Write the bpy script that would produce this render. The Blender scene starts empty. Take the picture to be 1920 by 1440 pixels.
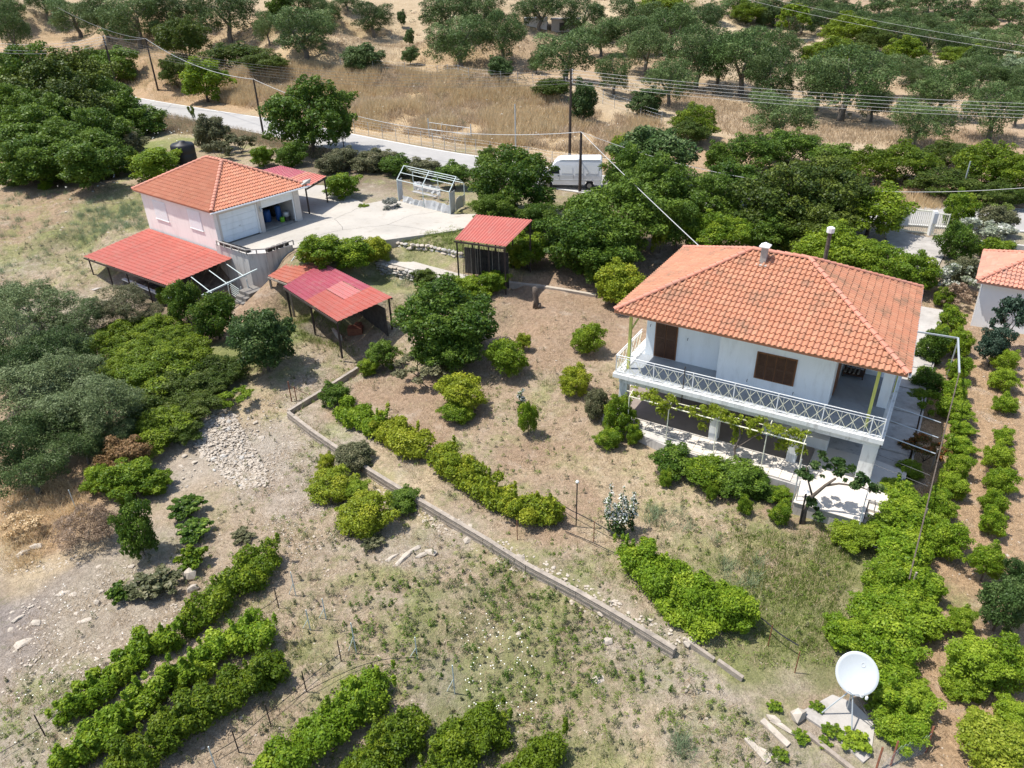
import bpy, math, random
import numpy as np
from mathutils import Matrix, Vector
random.seed(7)
# ------------------------------------------------------------------ camera, sky, sun, exposure
S = bpy.context.scene
FPX, PITCH, ROLL, CH = 1400.0, math.radians(30.0), math.radians(-1.4), 20.0
cr, sr = math.cos(ROLL), math.sin(ROLL)
UPV = Vector((0, math.sin(PITCH), math.cos(PITCH))); FWD = Vector((0, math.cos(PITCH), -math.sin(PITCH))); RGT = Vector((1, 0, 0))
XA = cr*RGT + sr*UPV; YA = -sr*RGT + cr*UPV; ZA = -FWD
cd = bpy.data.cameras.new('camera'); cam = bpy.data.objects.new('camera', cd); S.collection.objects.link(cam); S.camera = cam
cam.matrix_world = Matrix(((XA.x, YA.x, ZA.x, 0), (XA.y, YA.y, ZA.y, 0), (XA.z, YA.z, ZA.z, CH), (0, 0, 0, 1)))
cd.sensor_width = 36; cd.lens = 36*FPX/1920; cd.clip_start = .3; cd.clip_end = 6000
SUN_EL = math.radians(67); SUN_AZ = Vector((-1.0, .10))          # horizontal direction towards the sun
SUN_AZ.normalize()
w = bpy.data.worlds.new('World'); S.world = w; w.use_nodes = True
nt = w.node_tree; bg = nt.nodes['Background']; sky = nt.nodes.new('ShaderNodeTexSky')
sky.sky_type = 'NISHITA'; sky.sun_disc = False; sky.sun_elevation = SUN_EL
sky.sun_rotation = math.atan2(SUN_AZ.x, SUN_AZ.y); sky.altitude = 200; sky.dust_density = 1.5
nt.links.new(sky.outputs[0], bg.inputs[0]); bg.inputs[1].default_value = 0.15
sl = bpy.data.lights.new('sun', 'SUN'); sl.energy = 4.5; sl.angle = math.radians(.53); sl.color = (1, .955, .89)
so = bpy.data.objects.new('sun', sl); S.collection.objects.link(so)
sd = Vector((SUN_AZ.x*math.cos(SUN_EL), SUN_AZ.y*math.cos(SUN_EL), math.sin(SUN_EL)))
so.rotation_euler = sd.to_track_quat('Z', 'Y').to_euler(); so.location = (-30, 0, 60)
S.view_settings.view_transform = 'Standard'; S.view_settings.look = 'None'; S.view_settings.exposure = 0.47
S.view_settings.gamma = 1; S.view_settings.use_curve_mapping = False
S.render.engine = 'CYCLES'; S.cycles.max_bounces = 5; S.cycles.diffuse_bounces = 3; S.cycles.transparent_max_bounces = 4
S.cycles.glossy_bounces = 2; S.cycles.transmission_bounces = 3

# ------------------------------------------------------------------ geometry of the view: a pixel of the photograph to a place on the ground
def ray(px, py):
    x = (px-960)/FPX; y = -(py-720)/FPX
    x, y = cr*x - sr*y, sr*x + cr*y
    return np.array([x, math.cos(PITCH)+y*math.sin(PITCH), -math.sin(PITCH)+y*math.cos(PITCH)])
def atz(px, py, z):
    d = ray(px, py); t = (z-CH)/d[2]; return np.array([d[0]*t, d[1]*t, z])

# ------------------------------------------------------------------ terrain height from survey points
CP = []
def c(px, py, z): p = atz(px, py, z); CP.append((p[0], p[1], z))
for p in [(-20,14,-1),(-5,12,-.9),(0,15,-.7),(-12,25,-.5),(-15,35,-.2),(-20,40,0),(-25,45,0),(-25,30,-.4),(-35,30,-.3),(8,11,-.6),(-35,42,-.1),
          (-8,35,.0),(0,30,0),(5,25,0),(10,20,-.1),(12,15,-.3),(-5,40,.2),(0,40,.3),(5,37,.3),(15,20,-.1),(2,26,0),(9,24,0),(-3,33,.05),
          (20,25,.1),(25,30,.2),(30,40,.25),(20,15,-.2),(30,25,.2),(35,40,.4),(14,28,.1),(12,32,.2),(10,36,.3),(16,34,.2),(27,40,.2),(45,40,.4),(40,25,.2),(30,12,-.2),(14,8,-.4),(0,5,-1.1),(-25,5,-1.2),(30,4,-.5),
          (2,45,.9),(5,50,1.3),(12,45,1.0),(20,45,.75),(20,55,1.3),(24,48,.7),(29,53,.95),(23,40,.5),(19,37,.4),(35,50,.8),
          (-19,51,2.85),(-15,55,2.85),(-8,53,2.85),(-4,52,2.75),(-12,50,2.85),(-20,60,2.95),(-12,62,2.95),(-5,60,2.85),(-25,57,2.9),(-22,55,2.85),(-1,53,2.4),(1,56,2.3)]: CP.append(p)
for p in [(560,473,2.9),(600,463,2.93),(640,457,2.93),(680,452,2.93),(720,450,2.93),(760,446,2.9),(800,440,2.9),(850,436,2.85),(890,404,2.9),(885,396,2.9),(502,548,0),(440,565,0),(560,600,0),(640,640,0),(740,600,.1),(180,560,0),(100,600,0),(200,650,-.1),(20,560,0),(430,620,0),(330,560,0),(300,900,-.5),
          (50,900,-.4),(450,700,-.2),(230,430,2.2),(100,430,1.9),(0,420,1.9),(150,380,2.5),(50,330,2.7),(200,350,2.8),(0,500,.6),(130,480,.8),(20,450,1.3),
          (350,315,3),(450,300,3),(600,330,3),(700,340,2.9),(680,370,2.88),(800,390,2.85),(870,380,2.8),(600,380,2.85),
          (600,448,2.85),(660,440,2.85),(700,436,2.8),(760,430,2.75),(850,418,2.6),
          (620,485,1.0),(660,500,.6),(720,525,.8),(800,550,.7),(725,480,1.85),(880,522,1.75),(800,500,1.85),(760,462,2.8),(860,480,2.3),(820,468,2.65),
          (728,518,.85),(760,527,.85),(800,538,.85),(840,548,.8),(880,555,.75),(960,545,.5),(1110,562,.4),(1000,560,.4),(940,520,1.2),(950,500,1.4),(960,440,2.2),(1050,420,1.9),(1000,500,1.1),
          (1100,540,.7),(1100,480,1.2),(1200,540,.5),(1180,600,.3),(400,270,3),(300,280,3.1),(620,310,3),(700,310,2.9),(800,315,2.9),(100,200,3.4),(30,250,3.1),(100,300,2.9),
          (500,170,4.2),(700,200,4),(900,230,3.3),(1000,260,2.8),(500,130,6),(700,130,6.3),(900,140,6),(1050,160,4.5),(300,100,7),(100,100,8),(0,100,8.2),
          (0,0,13),(300,0,13),(600,0,12.5),(600,70,9),(900,60,9),(900,0,11.5),(1200,0,10),(1200,100,5),(1200,200,3),(1400,250,2.1),(1400,100,3.5),(1400,0,8),(1600,0,7),(1900,0,6),
          (1900,100,2.6),(1600,120,3),(1600,260,1.9),(1900,260,1.6),(1900,330,1.4),(1700,350,1.5),(1300,260,2.4),(1200,320,2),(1500,330,1.7),(300,150,5),(150,150,5.5),
          (1780,470,.9),(1720,520,.75),(1690,430,1.0),(1600,430,1.0),(1500,450,.9),(1400,440,.9)]: c(*p)
ROAD = [(-120,168,4.5),(-90,142,3.9),(-62,118.5,3.3),(-54.5,111.5,3.1),(-41,101,3.05),(-28.3,91.7,3),(-20,84.3,3),(-13,78.3,2.95),(-7.5,74.3,2.8),(-3,72,2.6),(6,67,2.1),(15,63.2,1.8),(24,60.3,1.5),(34,57.4,1.25),(48,54.5,1.1),(75,51,1),(120,48,1)]
for (x, y, z) in ROAD: CP.append((x, y, z-.07)); CP.append((x, y, z-.07))
for i in range(len(ROAD)-1):
    a, b = np.array(ROAD[i]), np.array(ROAD[i+1]); n = max(1, int(np.linalg.norm(b-a)/5))
    t = (b-a)[:2]/np.linalg.norm((b-a)[:2]); nn = np.array([-t[1], t[0]])
    for k in range(n):
        q = a+(b-a)*(k+.5)/n
        for s in (-2.8, 2.8): CP.append((q[0]+nn[0]*s, q[1]+nn[1]*s, q[2]-.07))
# retaining walls: pairs of points either side of the edge
WALL = [(-7.2,39.2), (-8.1,37.5), (-9.7,34.9), (-11.35,32.3), (-9.8,30.6), (-8.0,28.8), (-6.3,27.1), (-4.66,25.6), (-3.0,24.15), (-1.2,22.55), (.44,21.0), (2.2,19.6), (3.7,18.3), (5.2,16.9)]
def densify(pts, st):
    out = []
    for i in range(len(pts)-1):
        a, b = np.array(pts[i], float), np.array(pts[i+1], float); n = max(1, int(round(np.linalg.norm(b-a)/st)))
        for k in range(n): out.append(a+(b-a)*k/n)
    out.append(np.array(pts[-1], float)); return out
GPATH = [atz(716, 483, 1.95), atz(760, 494, 1.92), atz(800, 505, 1.88), atz(850, 518, 1.82), atz(905, 528, 1.72)]
for i in range(4):
    for f in (.2, .7):
        q = GPATH[i]*(1-f)+GPATH[i+1]*f; t = (GPATH[i+1]-GPATH[i])[:2]; t /= np.linalg.norm(t); nn = np.array([-t[1], t[0]])
        for o_, z_ in ((-1.0, .95), (-1.6, .85), (-.35, 1.75), (.9, 1.85), (1.5, 2.1), (2.0, 2.4)): CP.append((q[0]+nn[0]*o_, q[1]+nn[1]*o_, z_))
_u = np.array([math.cos(math.radians(51.7)), math.sin(math.radians(51.7))]); _v = np.array([-_u[1], _u[0]])
for (a0, b0), (a1, b1) in zip([(2.6, -4.8), (4.1, -5.9), (7.3, -8.8), (11.6, -11.5), (14.3, -12.1)], [(4.1, -5.9), (7.3, -8.8), (11.6, -11.5), (14.3, -12.1), (16.3, -10.9)]):
    n = max(1, int(math.hypot(a1-a0, b1-b0)/.8))
    for k in range(n):
        f = (k+.5)/n; a, b = a0+(a1-a0)*f, b0+(b1-b0)*f; q = np.array([-19.8, 49.28])+_u*a+_v*b; CP.append((q[0], q[1], 2.93)); CP.append((q[0]+.25, q[1]-.5, 2.8))
dw = densify(WALL, 1.3)
for i in range(len(dw)-1):
    t = dw[i+1]-dw[i]; t /= np.linalg.norm(t); nn = np.array([-t[1], t[0]]); q = (dw[i]+dw[i+1])/2   # left of travel = garden side
    f = 1-.6*i/len(dw)
    CP.append((q[0]+nn[0]*.7, q[1]+nn[1]*.7, .0 if i > 3 else -.05)); CP.append((q[0]-nn[0]*.6, q[1]-nn[1]*.6, -.5-.1*f*0))
CPA = np.array(CP)
def hgt(x, y):
    x = np.atleast_1d(np.asarray(x, float)); y = np.atleast_1d(np.asarray(y, float)); out = np.empty(x.shape)
    for s in range(0, len(x), 20000):
        dx = x[s:s+20000, None]-CPA[None, :, 0]; dy = y[s:s+20000, None]-CPA[None, :, 1]
        d2 = dx*dx+dy*dy+.15; wt = 1/(d2**1.75)
        out[s:s+20000] = (wt*CPA[None, :, 2]).sum(1)/wt.sum(1)
    return out
def h1(x, y): return float(hgt(x, y)[0])
def at(px, py, up=0.0):
    """place on the terrain seen at a pixel (up = height above it)"""
    d = ray(px, py); t = 14.0; last = t
    ts = np.concatenate([np.arange(10, 60, .5), np.arange(60, 200, 1.5), np.arange(200, 900, 6)])
    P = d[None]*ts[:, None]; z = CH+P[:, 2]; g = z-hgt(P[:, 0], P[:, 1])-up
    k = int(np.argmax(g < 0)) if (g < 0).any() else len(ts)-1
    if k == 0: k = 1
    a, b = ts[k-1], ts[k]
    for _ in range(10):
        m = (a+b)/2; q = d*m
        if CH+q[2]-h1(q[0], q[1])-up < 0: b = m
        else: a = m
    q = d*b; return np.array([q[0], q[1], CH+q[2]])

# ------------------------------------------------------------------ object helpers
COL = S.collection
def tag(o, label=None, cat=None, group=None, kind=None):
    if label: o['label'] = label
    if cat: o['category'] = cat
    if group: o['group'] = group
    if kind: o['kind'] = kind
    return o
def thing(name, label, cat, loc=(0, 0, 0), rz=0, group=None):
    o = bpy.data.objects.new(name, None); COL.objects.link(o); o.location = loc; o.rotation_euler = (0, 0, rz); o.empty_display_size = .3
    return tag(o, label, cat, group)
class MB:
    def __init__(s): s.v = []; s.f = []; s.r = []
    def add(s, vs, fs, r=None):
        n = len(s.v); s.v += [tuple(float(q) for q in v) for v in vs]; s.f += [tuple(i+n for i in f) for f in fs]
        s.r += [random.random() if r is None else r]*len(fs); return s
    def box(s, x0, x1, y0, y1, z0, z1, r=.5):
        return s.add([(x0,y0,z0),(x1,y0,z0),(x1,y1,z0),(x0,y1,z0),(x0,y0,z1),(x1,y0,z1),(x1,y1,z1),(x0,y1,z1)],
                     [(3,2,1,0),(4,5,6,7),(0,1,5,4),(1,2,6,5),(2,3,7,6),(3,0,4,7)], r)
    def bar(s, p, q, wx, wz=None, r=.5):
        p, q = Vector(p), Vector(q); wz = wx if wz is None else wz; t = (q-p).normalized()
        u = t.cross(Vector((0, 0, 1)))
        if u.length < 1e-3: u = Vector((1, 0, 0))
        u.normalize(); n = u.cross(t).normalized(); vs = []
        for e in (p, q):
            for a, b in ((-1,-1),(1,-1),(1,1),(-1,1)): vs.append(tuple(e+u*a*wx/2+n*b*wz/2))
        return s.add(vs, [(0,1,2,3),(7,6,5,4),(0,4,5,1),(1,5,6,2),(2,6,7,3),(3,7,4,0)], r)
    def tube(s, pts, rad, n=6, r=.5, caps=True):
        pts = [Vector(p) for p in pts]; rad = rad if isinstance(rad, (list, tuple)) else [rad]*len(pts); vs = []; fs = []
        ref = None
        for i, p in enumerate(pts):
            t = (pts[min(i+1, len(pts)-1)]-pts[max(i-1, 0)]).normalized()
            if ref is None:
                ref = t.cross(Vector((0, 0, 1)))
                if ref.length < .05: ref = t.cross(Vector((1, 0, 0)))
            u = (ref-t*ref.dot(t)).normalized(); ref = u; v = t.cross(u)
            for k in range(n):
                a = 2*math.pi*k/n; vs.append(tuple(p+(u*math.cos(a)+v*math.sin(a))*rad[i]))
        for i in range(len(pts)-1):
            for k in range(n): fs.append((i*n+k, i*n+(k+1) % n, (i+1)*n+(k+1) % n, (i+1)*n+k))
        if caps: fs.append(tuple(range(n-1, -1, -1))); fs.append(tuple(range((len(pts)-1)*n, len(pts)*n)))
        return s.add(vs, fs, r)
    def lathe(s, prof, n=16, cx=0, cy=0, r=.5):
        vs = []; fs = []
        for (rd, z) in prof:
            for k in range(n): a = 2*math.pi*k/n; vs.append((cx+rd*math.cos(a), cy+rd*math.sin(a), z))
        for i in range(len(prof)-1):
            for k in range(n): fs.append((i*n+k, i*n+(k+1) % n, (i+1)*n+(k+1) % n, (i+1)*n+k))
        fs.append(tuple(range(n-1, -1, -1))); fs.append(tuple(range((len(prof)-1)*n, len(prof)*n)))
        return s.add(vs, fs, r)
    def prism(s, poly, z0, z1, r=.5):
        n = len(poly); vs = [(p[0], p[1], z0) for p in poly]+[(p[0], p[1], z1) for p in poly]
        return s.add(vs, [tuple(range(n-1, -1, -1)), tuple(range(n, 2*n))]+[(i, (i+1) % n, n+(i+1) % n, n+i) for i in range(n)], r)
    def mesh(s, name, m, smooth=False):
        me = bpy.data.meshes.new(name); me.from_pydata(s.v, [], s.f); me.materials.append(m)
        at_ = me.attributes.new('r', 'FLOAT', 'FACE'); at_.data.foreach_set('value', s.r)
        if smooth: me.polygons.foreach_set('use_smooth', [True]*len(me.polygons))
        me.update(); return me
    def build(s, name, m, parent=None, smooth=False, bevel=0):
        o = bpy.data.objects.new(name, s.mesh(name, m, smooth)); COL.objects.link(o)
        if parent is not None: o.parent = parent
        if bevel:
            b = o.modifiers.new('bevel', 'BEVEL'); b.width = bevel; b.segments = 2; b.limit_method = 'ANGLE'
        return o
def npmesh(name, V, Fc, m, R=None, C=None):
    """mesh from arrays: Fc (n,4) or (n,3)"""
    me = bpy.data.meshes.new(name); k = Fc.shape[1]; n = len(Fc)
    me.vertices.add(len(V)); me.vertices.foreach_set('co', np.asarray(V, np.float32).ravel())
    me.loops.add(n*k); me.loops.foreach_set('vertex_index', Fc.astype(np.int32).ravel())
    me.polygons.add(n); me.polygons.foreach_set('loop_start', np.arange(0, n*k, k, dtype=np.int32)); me.polygons.foreach_set('loop_total', np.full(n, k, np.int32))
    me.update(calc_edges=True); me.materials.append(m)
    if R is not None: a = me.attributes.new('r', 'FLOAT', 'FACE'); a.data.foreach_set('value', np.asarray(R, np.float32))
    if C is not None: a = me.attributes.new('c', 'FLOAT', 'FACE'); a.data.foreach_set('value', np.asarray(C, np.float32))
    return me
def place(name, me, parent=None, loc=(0, 0, 0), rot=(0, 0, 0), sc=(1, 1, 1), mat=None):
    o = bpy.data.objects.new(name, me); COL.objects.link(o); o.parent = parent; o.location = loc; o.rotation_euler = rot; o.scale = sc
    if mat is not None: o.material_slots[0].link = 'OBJECT'; o.material_slots[0].material = mat
    return o

# ------------------------------------------------------------------ materials
def newmat(name):
    m = bpy.data.materials.new(name); m.use_nodes = True; return m, m.node_tree, m.node_tree.nodes['Principled BSDF']
def N(t, typ, **kw):
    n = t.nodes.new(typ)
    for k, v in kw.items():
        if k in ('inp',):
            for kk, vv in v.items(): n.inputs[kk].default_value = vv
        else: setattr(n, k, v)
    return n
def mixc(t, fac, a, b, blend='MIX'):
    n = t.nodes.new('ShaderNodeMix'); n.data_type = 'RGBA'; n.blend_type = blend
    for i, v in ((0, fac), (6, a), (7, b)):
        if hasattr(v, 'links') or hasattr(v, 'is_linked'): t.links.new(v, n.inputs[i])
        else: n.inputs[i].default_value = v if i == 0 else (tuple(v)+(1,))[:4]
    return n.outputs[2]
def noise(t, scale, detail=4, rough=.6, vec=None, w=None):
    n = t.nodes.new('ShaderNodeTexNoise'); n.inputs['Scale'].default_value = scale; n.inputs['Detail'].default_value = detail; n.inputs['Roughness'].default_value = rough
    if vec is None:
        g = t.nodes.new('ShaderNodeNewGeometry'); vec = g.outputs['Position']
    t.links.new(vec, n.inputs['Vector']); return n.outputs['Fac']
def ramp(t, src, a, b):
    n = t.nodes.new('ShaderNodeMapRange'); n.inputs[1].default_value = a; n.inputs[2].default_value = b; t.links.new(src, n.inputs[0]); return n.outputs[0]
def math_(t, op, a, b=None):
    n = t.nodes.new('ShaderNodeMath'); n.operation = op
    for i, v in enumerate((a, b)):
        if v is None: continue
        if isinstance(v, (int, float)): n.inputs[i].default_value = v
        else: t.links.new(v, n.inputs[i])
    return n.outputs[0]
def bump(t, bs, h, strength, dist=.02):
    n = t.nodes.new('ShaderNodeBump'); n.inputs['Strength'].default_value = strength; n.inputs['Distance'].default_value = dist
    t.links.new(h, n.inputs['Height']); t.links.new(n.outputs[0], bs.inputs['Normal'])
def attr(t, name):
    n = t.nodes.new('ShaderNodeAttribute'); n.attribute_name = name; return n
def simple(name, col, rough=.6, metal=0, var=.12, scale=3, bmp=.15, dirt=None, dirt_amt=.4, spec=.4, stretch=None):
    """a weathered plain surface: colour with noise, optional stains in colour dirt"""
    m, t, b = newmat(name); vec = None
    g = t.nodes.new('ShaderNodeNewGeometry'); vec = g.outputs['Position']
    if stretch:
        mp = t.nodes.new('ShaderNodeMapping'); mp.inputs['Scale'].default_value = stretch; t.links.new(vec, mp.inputs[0]); vec = mp.outputs[0]
    n = noise(t, scale, 6, .65, vec)
    c1 = tuple(q*(1-var) for q in col); c2 = tuple(min(1, q*(1+var)) for q in col)
    out = mixc(t, ramp(t, n, .3, .7), c1, c2)
    rr = attr(t, 'r').outputs['Fac']; ob = t.nodes.new('ShaderNodeObjectInfo').outputs['Random']
    out = mixc(t, math_(t, 'MULTIPLY', math_(t, 'ADD', rr, ob), .12), out, tuple(q*.72 for q in col))
    if dirt:
        n2 = noise(t, scale*.6+.7, 8, .75, vec)
        out = mixc(t, math_(t, 'MULTIPLY', ramp(t, n2, .5, .72), dirt_amt), out, dirt)
    t.links.new(out, b.inputs['Base Color']); b.inputs['Roughness'].default_value = rough; b.inputs['Metallic'].default_value = metal
    b.inputs['Specular IOR Level'].default_value = spec
    if bmp: bump(t, b, noise(t, scale*6, 5, .7, vec), bmp)
    return m
M = {}
M['wall_blue'] = simple('pale_blue_render', (.79, .835, .86), .8, var=.04, scale=1.2, bmp=.1, dirt=(.42, .44, .43), dirt_amt=.35, stretch=(1.6, 1.6, .35))
M['white'] = simple('white_paint', (.8, .8, .78), .7, var=.03, scale=2, bmp=.1, dirt=(.35, .33, .3), dirt_amt=.35, stretch=(1, 1, .35))
M['whiteclean'] = simple('white_enamel', (.82, .83, .83), .35, var=.02, bmp=0)
M['stained'] = simple('stained_white_concrete', (.74, .74, .71), .85, var=.06, scale=1.6, bmp=.3, dirt=(.22, .21, .19), dirt_amt=.75, stretch=(1.5, 1.5, .3))
M['greywall'] = simple('pale_grey_render', (.66, .66, .65), .8, var=.05, bmp=.1, dirt=(.4, .38, .36), dirt_amt=.35)
M['pink'] = simple('pale_pink_render', (.84, .785, .735), .85, var=.04, scale=1.1, bmp=.1, dirt=(.5, .43, .38), dirt_amt=.35, stretch=(1.5, 1.5, .4))
M['beige'] = simple('beige_render', (.62, .56, .5), .85, var=.04, bmp=.1, dirt=(.4, .36, .33), dirt_amt=.3)
M['concrete'] = simple('worn_concrete', (.42, .39, .35), .9, var=.14, scale=.8, bmp=.5, dirt=(.2, .175, .15), dirt_amt=.6)
M['yard'] = simple('yard_concrete', (.44, .405, .35), .9, var=.2, scale=.5, bmp=.5, dirt=(.22, .19, .15), dirt_amt=.7)
M['patio'] = simple('cream_paving', (.64, .585, .51), .75, var=.05, scale=1.2, bmp=.2, dirt=(.45, .37, .3), dirt_amt=.35)
M['pathgrey'] = simple('grey_screed', (.4, .375, .34), .9, var=.25, scale=1.3, bmp=.4, dirt=(.16, .14, .12), dirt_amt=.7)
M['brownfloor'] = simple('shade_dark_brown_floor', (.27, .22, .185), .7, var=.12, scale=2, bmp=.1, dirt=(.15, .125, .1), dirt_amt=.4)
M['floorgrey'] = simple('shade_tinted_screed', (.30, .325, .35), .7, var=.16, scale=2.2, bmp=.1, dirt=(.22, .23, .24), dirt_amt=.6, stretch=(1, .4, 1))  # dark bluish tone paints the roof's shade into the balcony floor
M['oldwall'] = simple('boardmarked_concrete', (.34, .29, .235), .9, var=.28, scale=3, bmp=.6, dirt=(.12, .105, .09), dirt_amt=.75, stretch=(1, 1, 2.5))
M['retaining'] = simple('grey_streaked_concrete', (.5, .475, .44), .9, var=.1, scale=1.5, bmp=.3, dirt=(.16, .15, .14), dirt_amt=.8, stretch=(2.5, 2.5, .25))
M['road'] = simple('pale_asphalt', (.36, .345, .32), .9, var=.1, scale=.35, bmp=.2, dirt=(.27, .26, .25), dirt_amt=.5)
M['line'] = simple('road_line_paint', (.75, .74, .7), .7, var=.1, scale=1.5, bmp=.1, dirt=(.4, .38, .36), dirt_amt=.6)
M['wood_dark'] = simple('dark_brown_shutter', (.075, .035, .02), .45, var=.3, scale=3, bmp=.1)
M['shutter_frame'] = simple('brown_shutter_frame', (.2, .085, .035), .45, var=.2, bmp=.1)
M['oldwood'] = simple('weathered_wood', (.3, .25, .2), .9, var=.3, scale=6, bmp=.4)
M['pole'] = simple('creosoted_pole', (.055, .04, .032), .9, var=.3, scale=4, bmp=.3)
M['steel'] = simple('galvanised_steel', (.5, .53, .54), .45, .4, var=.08, bmp=.05)
M['paintsteel'] = simple('pale_green_steel', (.55, .62, .6), .5, 0, var=.06, bmp=.05)
M['yellow'] = simple('pale_yellow_paint', (.56, .58, .16), .5, var=.06, bmp=.05)
M['cream'] = simple('cream_paint', (.76, .74, .58), .5, var=.06, bmp=.05)
M['rust'] = simple('rusty_iron', (.22, .085, .045), .85, var=.3, scale=8, bmp=.3)
M['black'] = simple('black_plastic', (.018, .018, .02), .5, var=.1, bmp=.05)
M['blackpipe'] = simple('black_pipe', (.02, .02, .02), .5, var=.1, bmp=0)
M['dark'] = simple('dark_clutter_and_shade', (.06, .055, .05), .9, var=.5, scale=4, bmp=.3)
M['wire'] = simple('weathered_cable', (.42, .42, .41), .5, var=.05, bmp=0)
M['darkwire'] = simple('dark_wire', (.1, .1, .1), .6, var=.05, bmp=0)
M['stone'] = simple('limestone', (.46, .435, .39), .9, var=.25, scale=3, bmp=.6, dirt=(.2, .185, .16), dirt_amt=.55)
M['stonepale'] = simple('pale_limestone', (.46, .40, .325), .9, var=.18, scale=3, bmp=.5, dirt=(.3, .27, .23), dirt_amt=.4)
M['bark'] = simple('grey_brown_bark', (.12, .095, .075), .95, var=.35, scale=7, bmp=.8)
M['barkpale'] = simple('pale_olive_bark', (.17, .15, .125), .95, var=.35, scale=6, bmp=.8)
M['glass'] = simple('dark_glass', (.02, .025, .03), .08, var=.1, bmp=0, spec=.8)
M['van'] = simple('white_van_paint', (.82, .83, .85), .25, var=.01, bmp=0, spec=.6)
M['tyre'] = simple('tyre_rubber', (.02, .02, .02), .9, var=.1, bmp=0)
M['rim'] = simple('steel_wheel', (.3, .29, .28), .5, .5, var=.1, bmp=0)
M['dish'] = simple('dish_enamel', (.47, .5, .51), .4, var=.02, bmp=0)
M['film'] = simple('old_plastic_sheet', (.55, .56, .56), .35, var=.15, scale=3, bmp=.5)
M['block'] = simple('concrete_block', (.4, .38, .35), .95, var=.15, scale=4, bmp=.5)
M['blue'] = simple('blue_plastic', (.03, .1, .3), .5, bmp=0)
M['green_plastic'] = simple('green_plastic', (.2, .5, .03), .5, bmp=0)
M['orange_sign'] = simple('orange_sign_paint', (.75, .12, .03), .5, bmp=0)
M['yellow_sign'] = simple('yellow_sign_face', (.8, .5, .05), .5, bmp=0)
M['hose'] = M['blackpipe']
M['petal'] = simple('white_petal', (.82, .82, .74), .6, var=.05, bmp=0)
def tile_mat(name, cols, lichen, amt):
    m, t, b = newmat(name)
    rr = attr(t, 'r').outputs['Fac']; ob = t.nodes.new('ShaderNodeObjectInfo').outputs['Random']
    v = math_(t, 'FRACT', math_(t, 'ADD', rr, ob))
    n = t.nodes.new('ShaderNodeValToRGB'); e = n.color_ramp.elements
    while len(e) < len(cols): e.new(.5)
    for i, cc in enumerate(cols): e[i].position = i/(len(cols)-1); e[i].color = cc+(1,)
    t.links.new(v, n.inputs[0]); out = n.outputs[0]
    out = mixc(t, math_(t, 'MULTIPLY', ramp(t, noise(t, .9, 7, .75), .5, .66), amt), out, lichen)
    out = mixc(t, math_(t, 'MULTIPLY', ramp(t, noise(t, 9, 4, .7), .55, .75), amt*.8), out, lichen)
    t.links.new(out, b.inputs['Base Color']); b.inputs['Roughness'].default_value = .75
    bump(t, b, noise(t, 30, 3, .6), .2); return m
M['tile'] = tile_mat('terracotta_tile', [(.45,.19,.105),(.475,.21,.12),(.455,.195,.11),(.5,.24,.14),(.43,.19,.115)], (.2,.13,.08), .75)
M['tile_new'] = tile_mat('bright_terracotta_tile', [(.5,.195,.105),(.55,.225,.13),(.52,.2,.115),(.57,.26,.155),(.48,.19,.115)], (.4,.2,.12), .25)
M['tile_old'] = tile_mat('faded_terracotta_tile', [(.5,.24,.17),(.58,.27,.18),(.53,.25,.17),(.6,.31,.22)], (.28,.18,.14), .6)
M['ridge'] = tile_mat('ridge_tile_clay', [(.5,.2,.13),(.56,.24,.16),(.52,.22,.15)], (.3,.2,.15), .5)
def sheet_mat(name, col):
    m, t, b = newmat(name)
    out = mixc(t, ramp(t, noise(t, .7, 5, .6), .3, .7), tuple(q*.93 for q in col), tuple(min(1, q*1.08) for q in col))
    ob = t.nodes.new('ShaderNodeObjectInfo').outputs['Random']; out = mixc(t, math_(t, 'MULTIPLY', ob, .22), out, tuple(q*.8+.03 for q in col))
    out = mixc(t, math_(t, 'MULTIPLY', ramp(t, noise(t, 2.2, 8, .8), .48, .72), .55), out, (.42, .25, .2))
    t.links.new(out, b.inputs['Base Color']); b.inputs['Roughness'].default_value = .45; b.inputs['Specular IOR Level'].default_value = .4; return m
M['sheet_red'] = sheet_mat('red_plastic_roof_sheet', (.47, .13, .095))
M['sheet_purple'] = sheet_mat('crimson_roof_sheet', (.40, .09, .115))
M['sheet_pink'] = sheet_mat('faded_pink_roof_sheet', (.55, .2, .18))
M['sheet_orange'] = sheet_mat('orange_red_roof_sheet', (.47, .15, .095))
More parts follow.
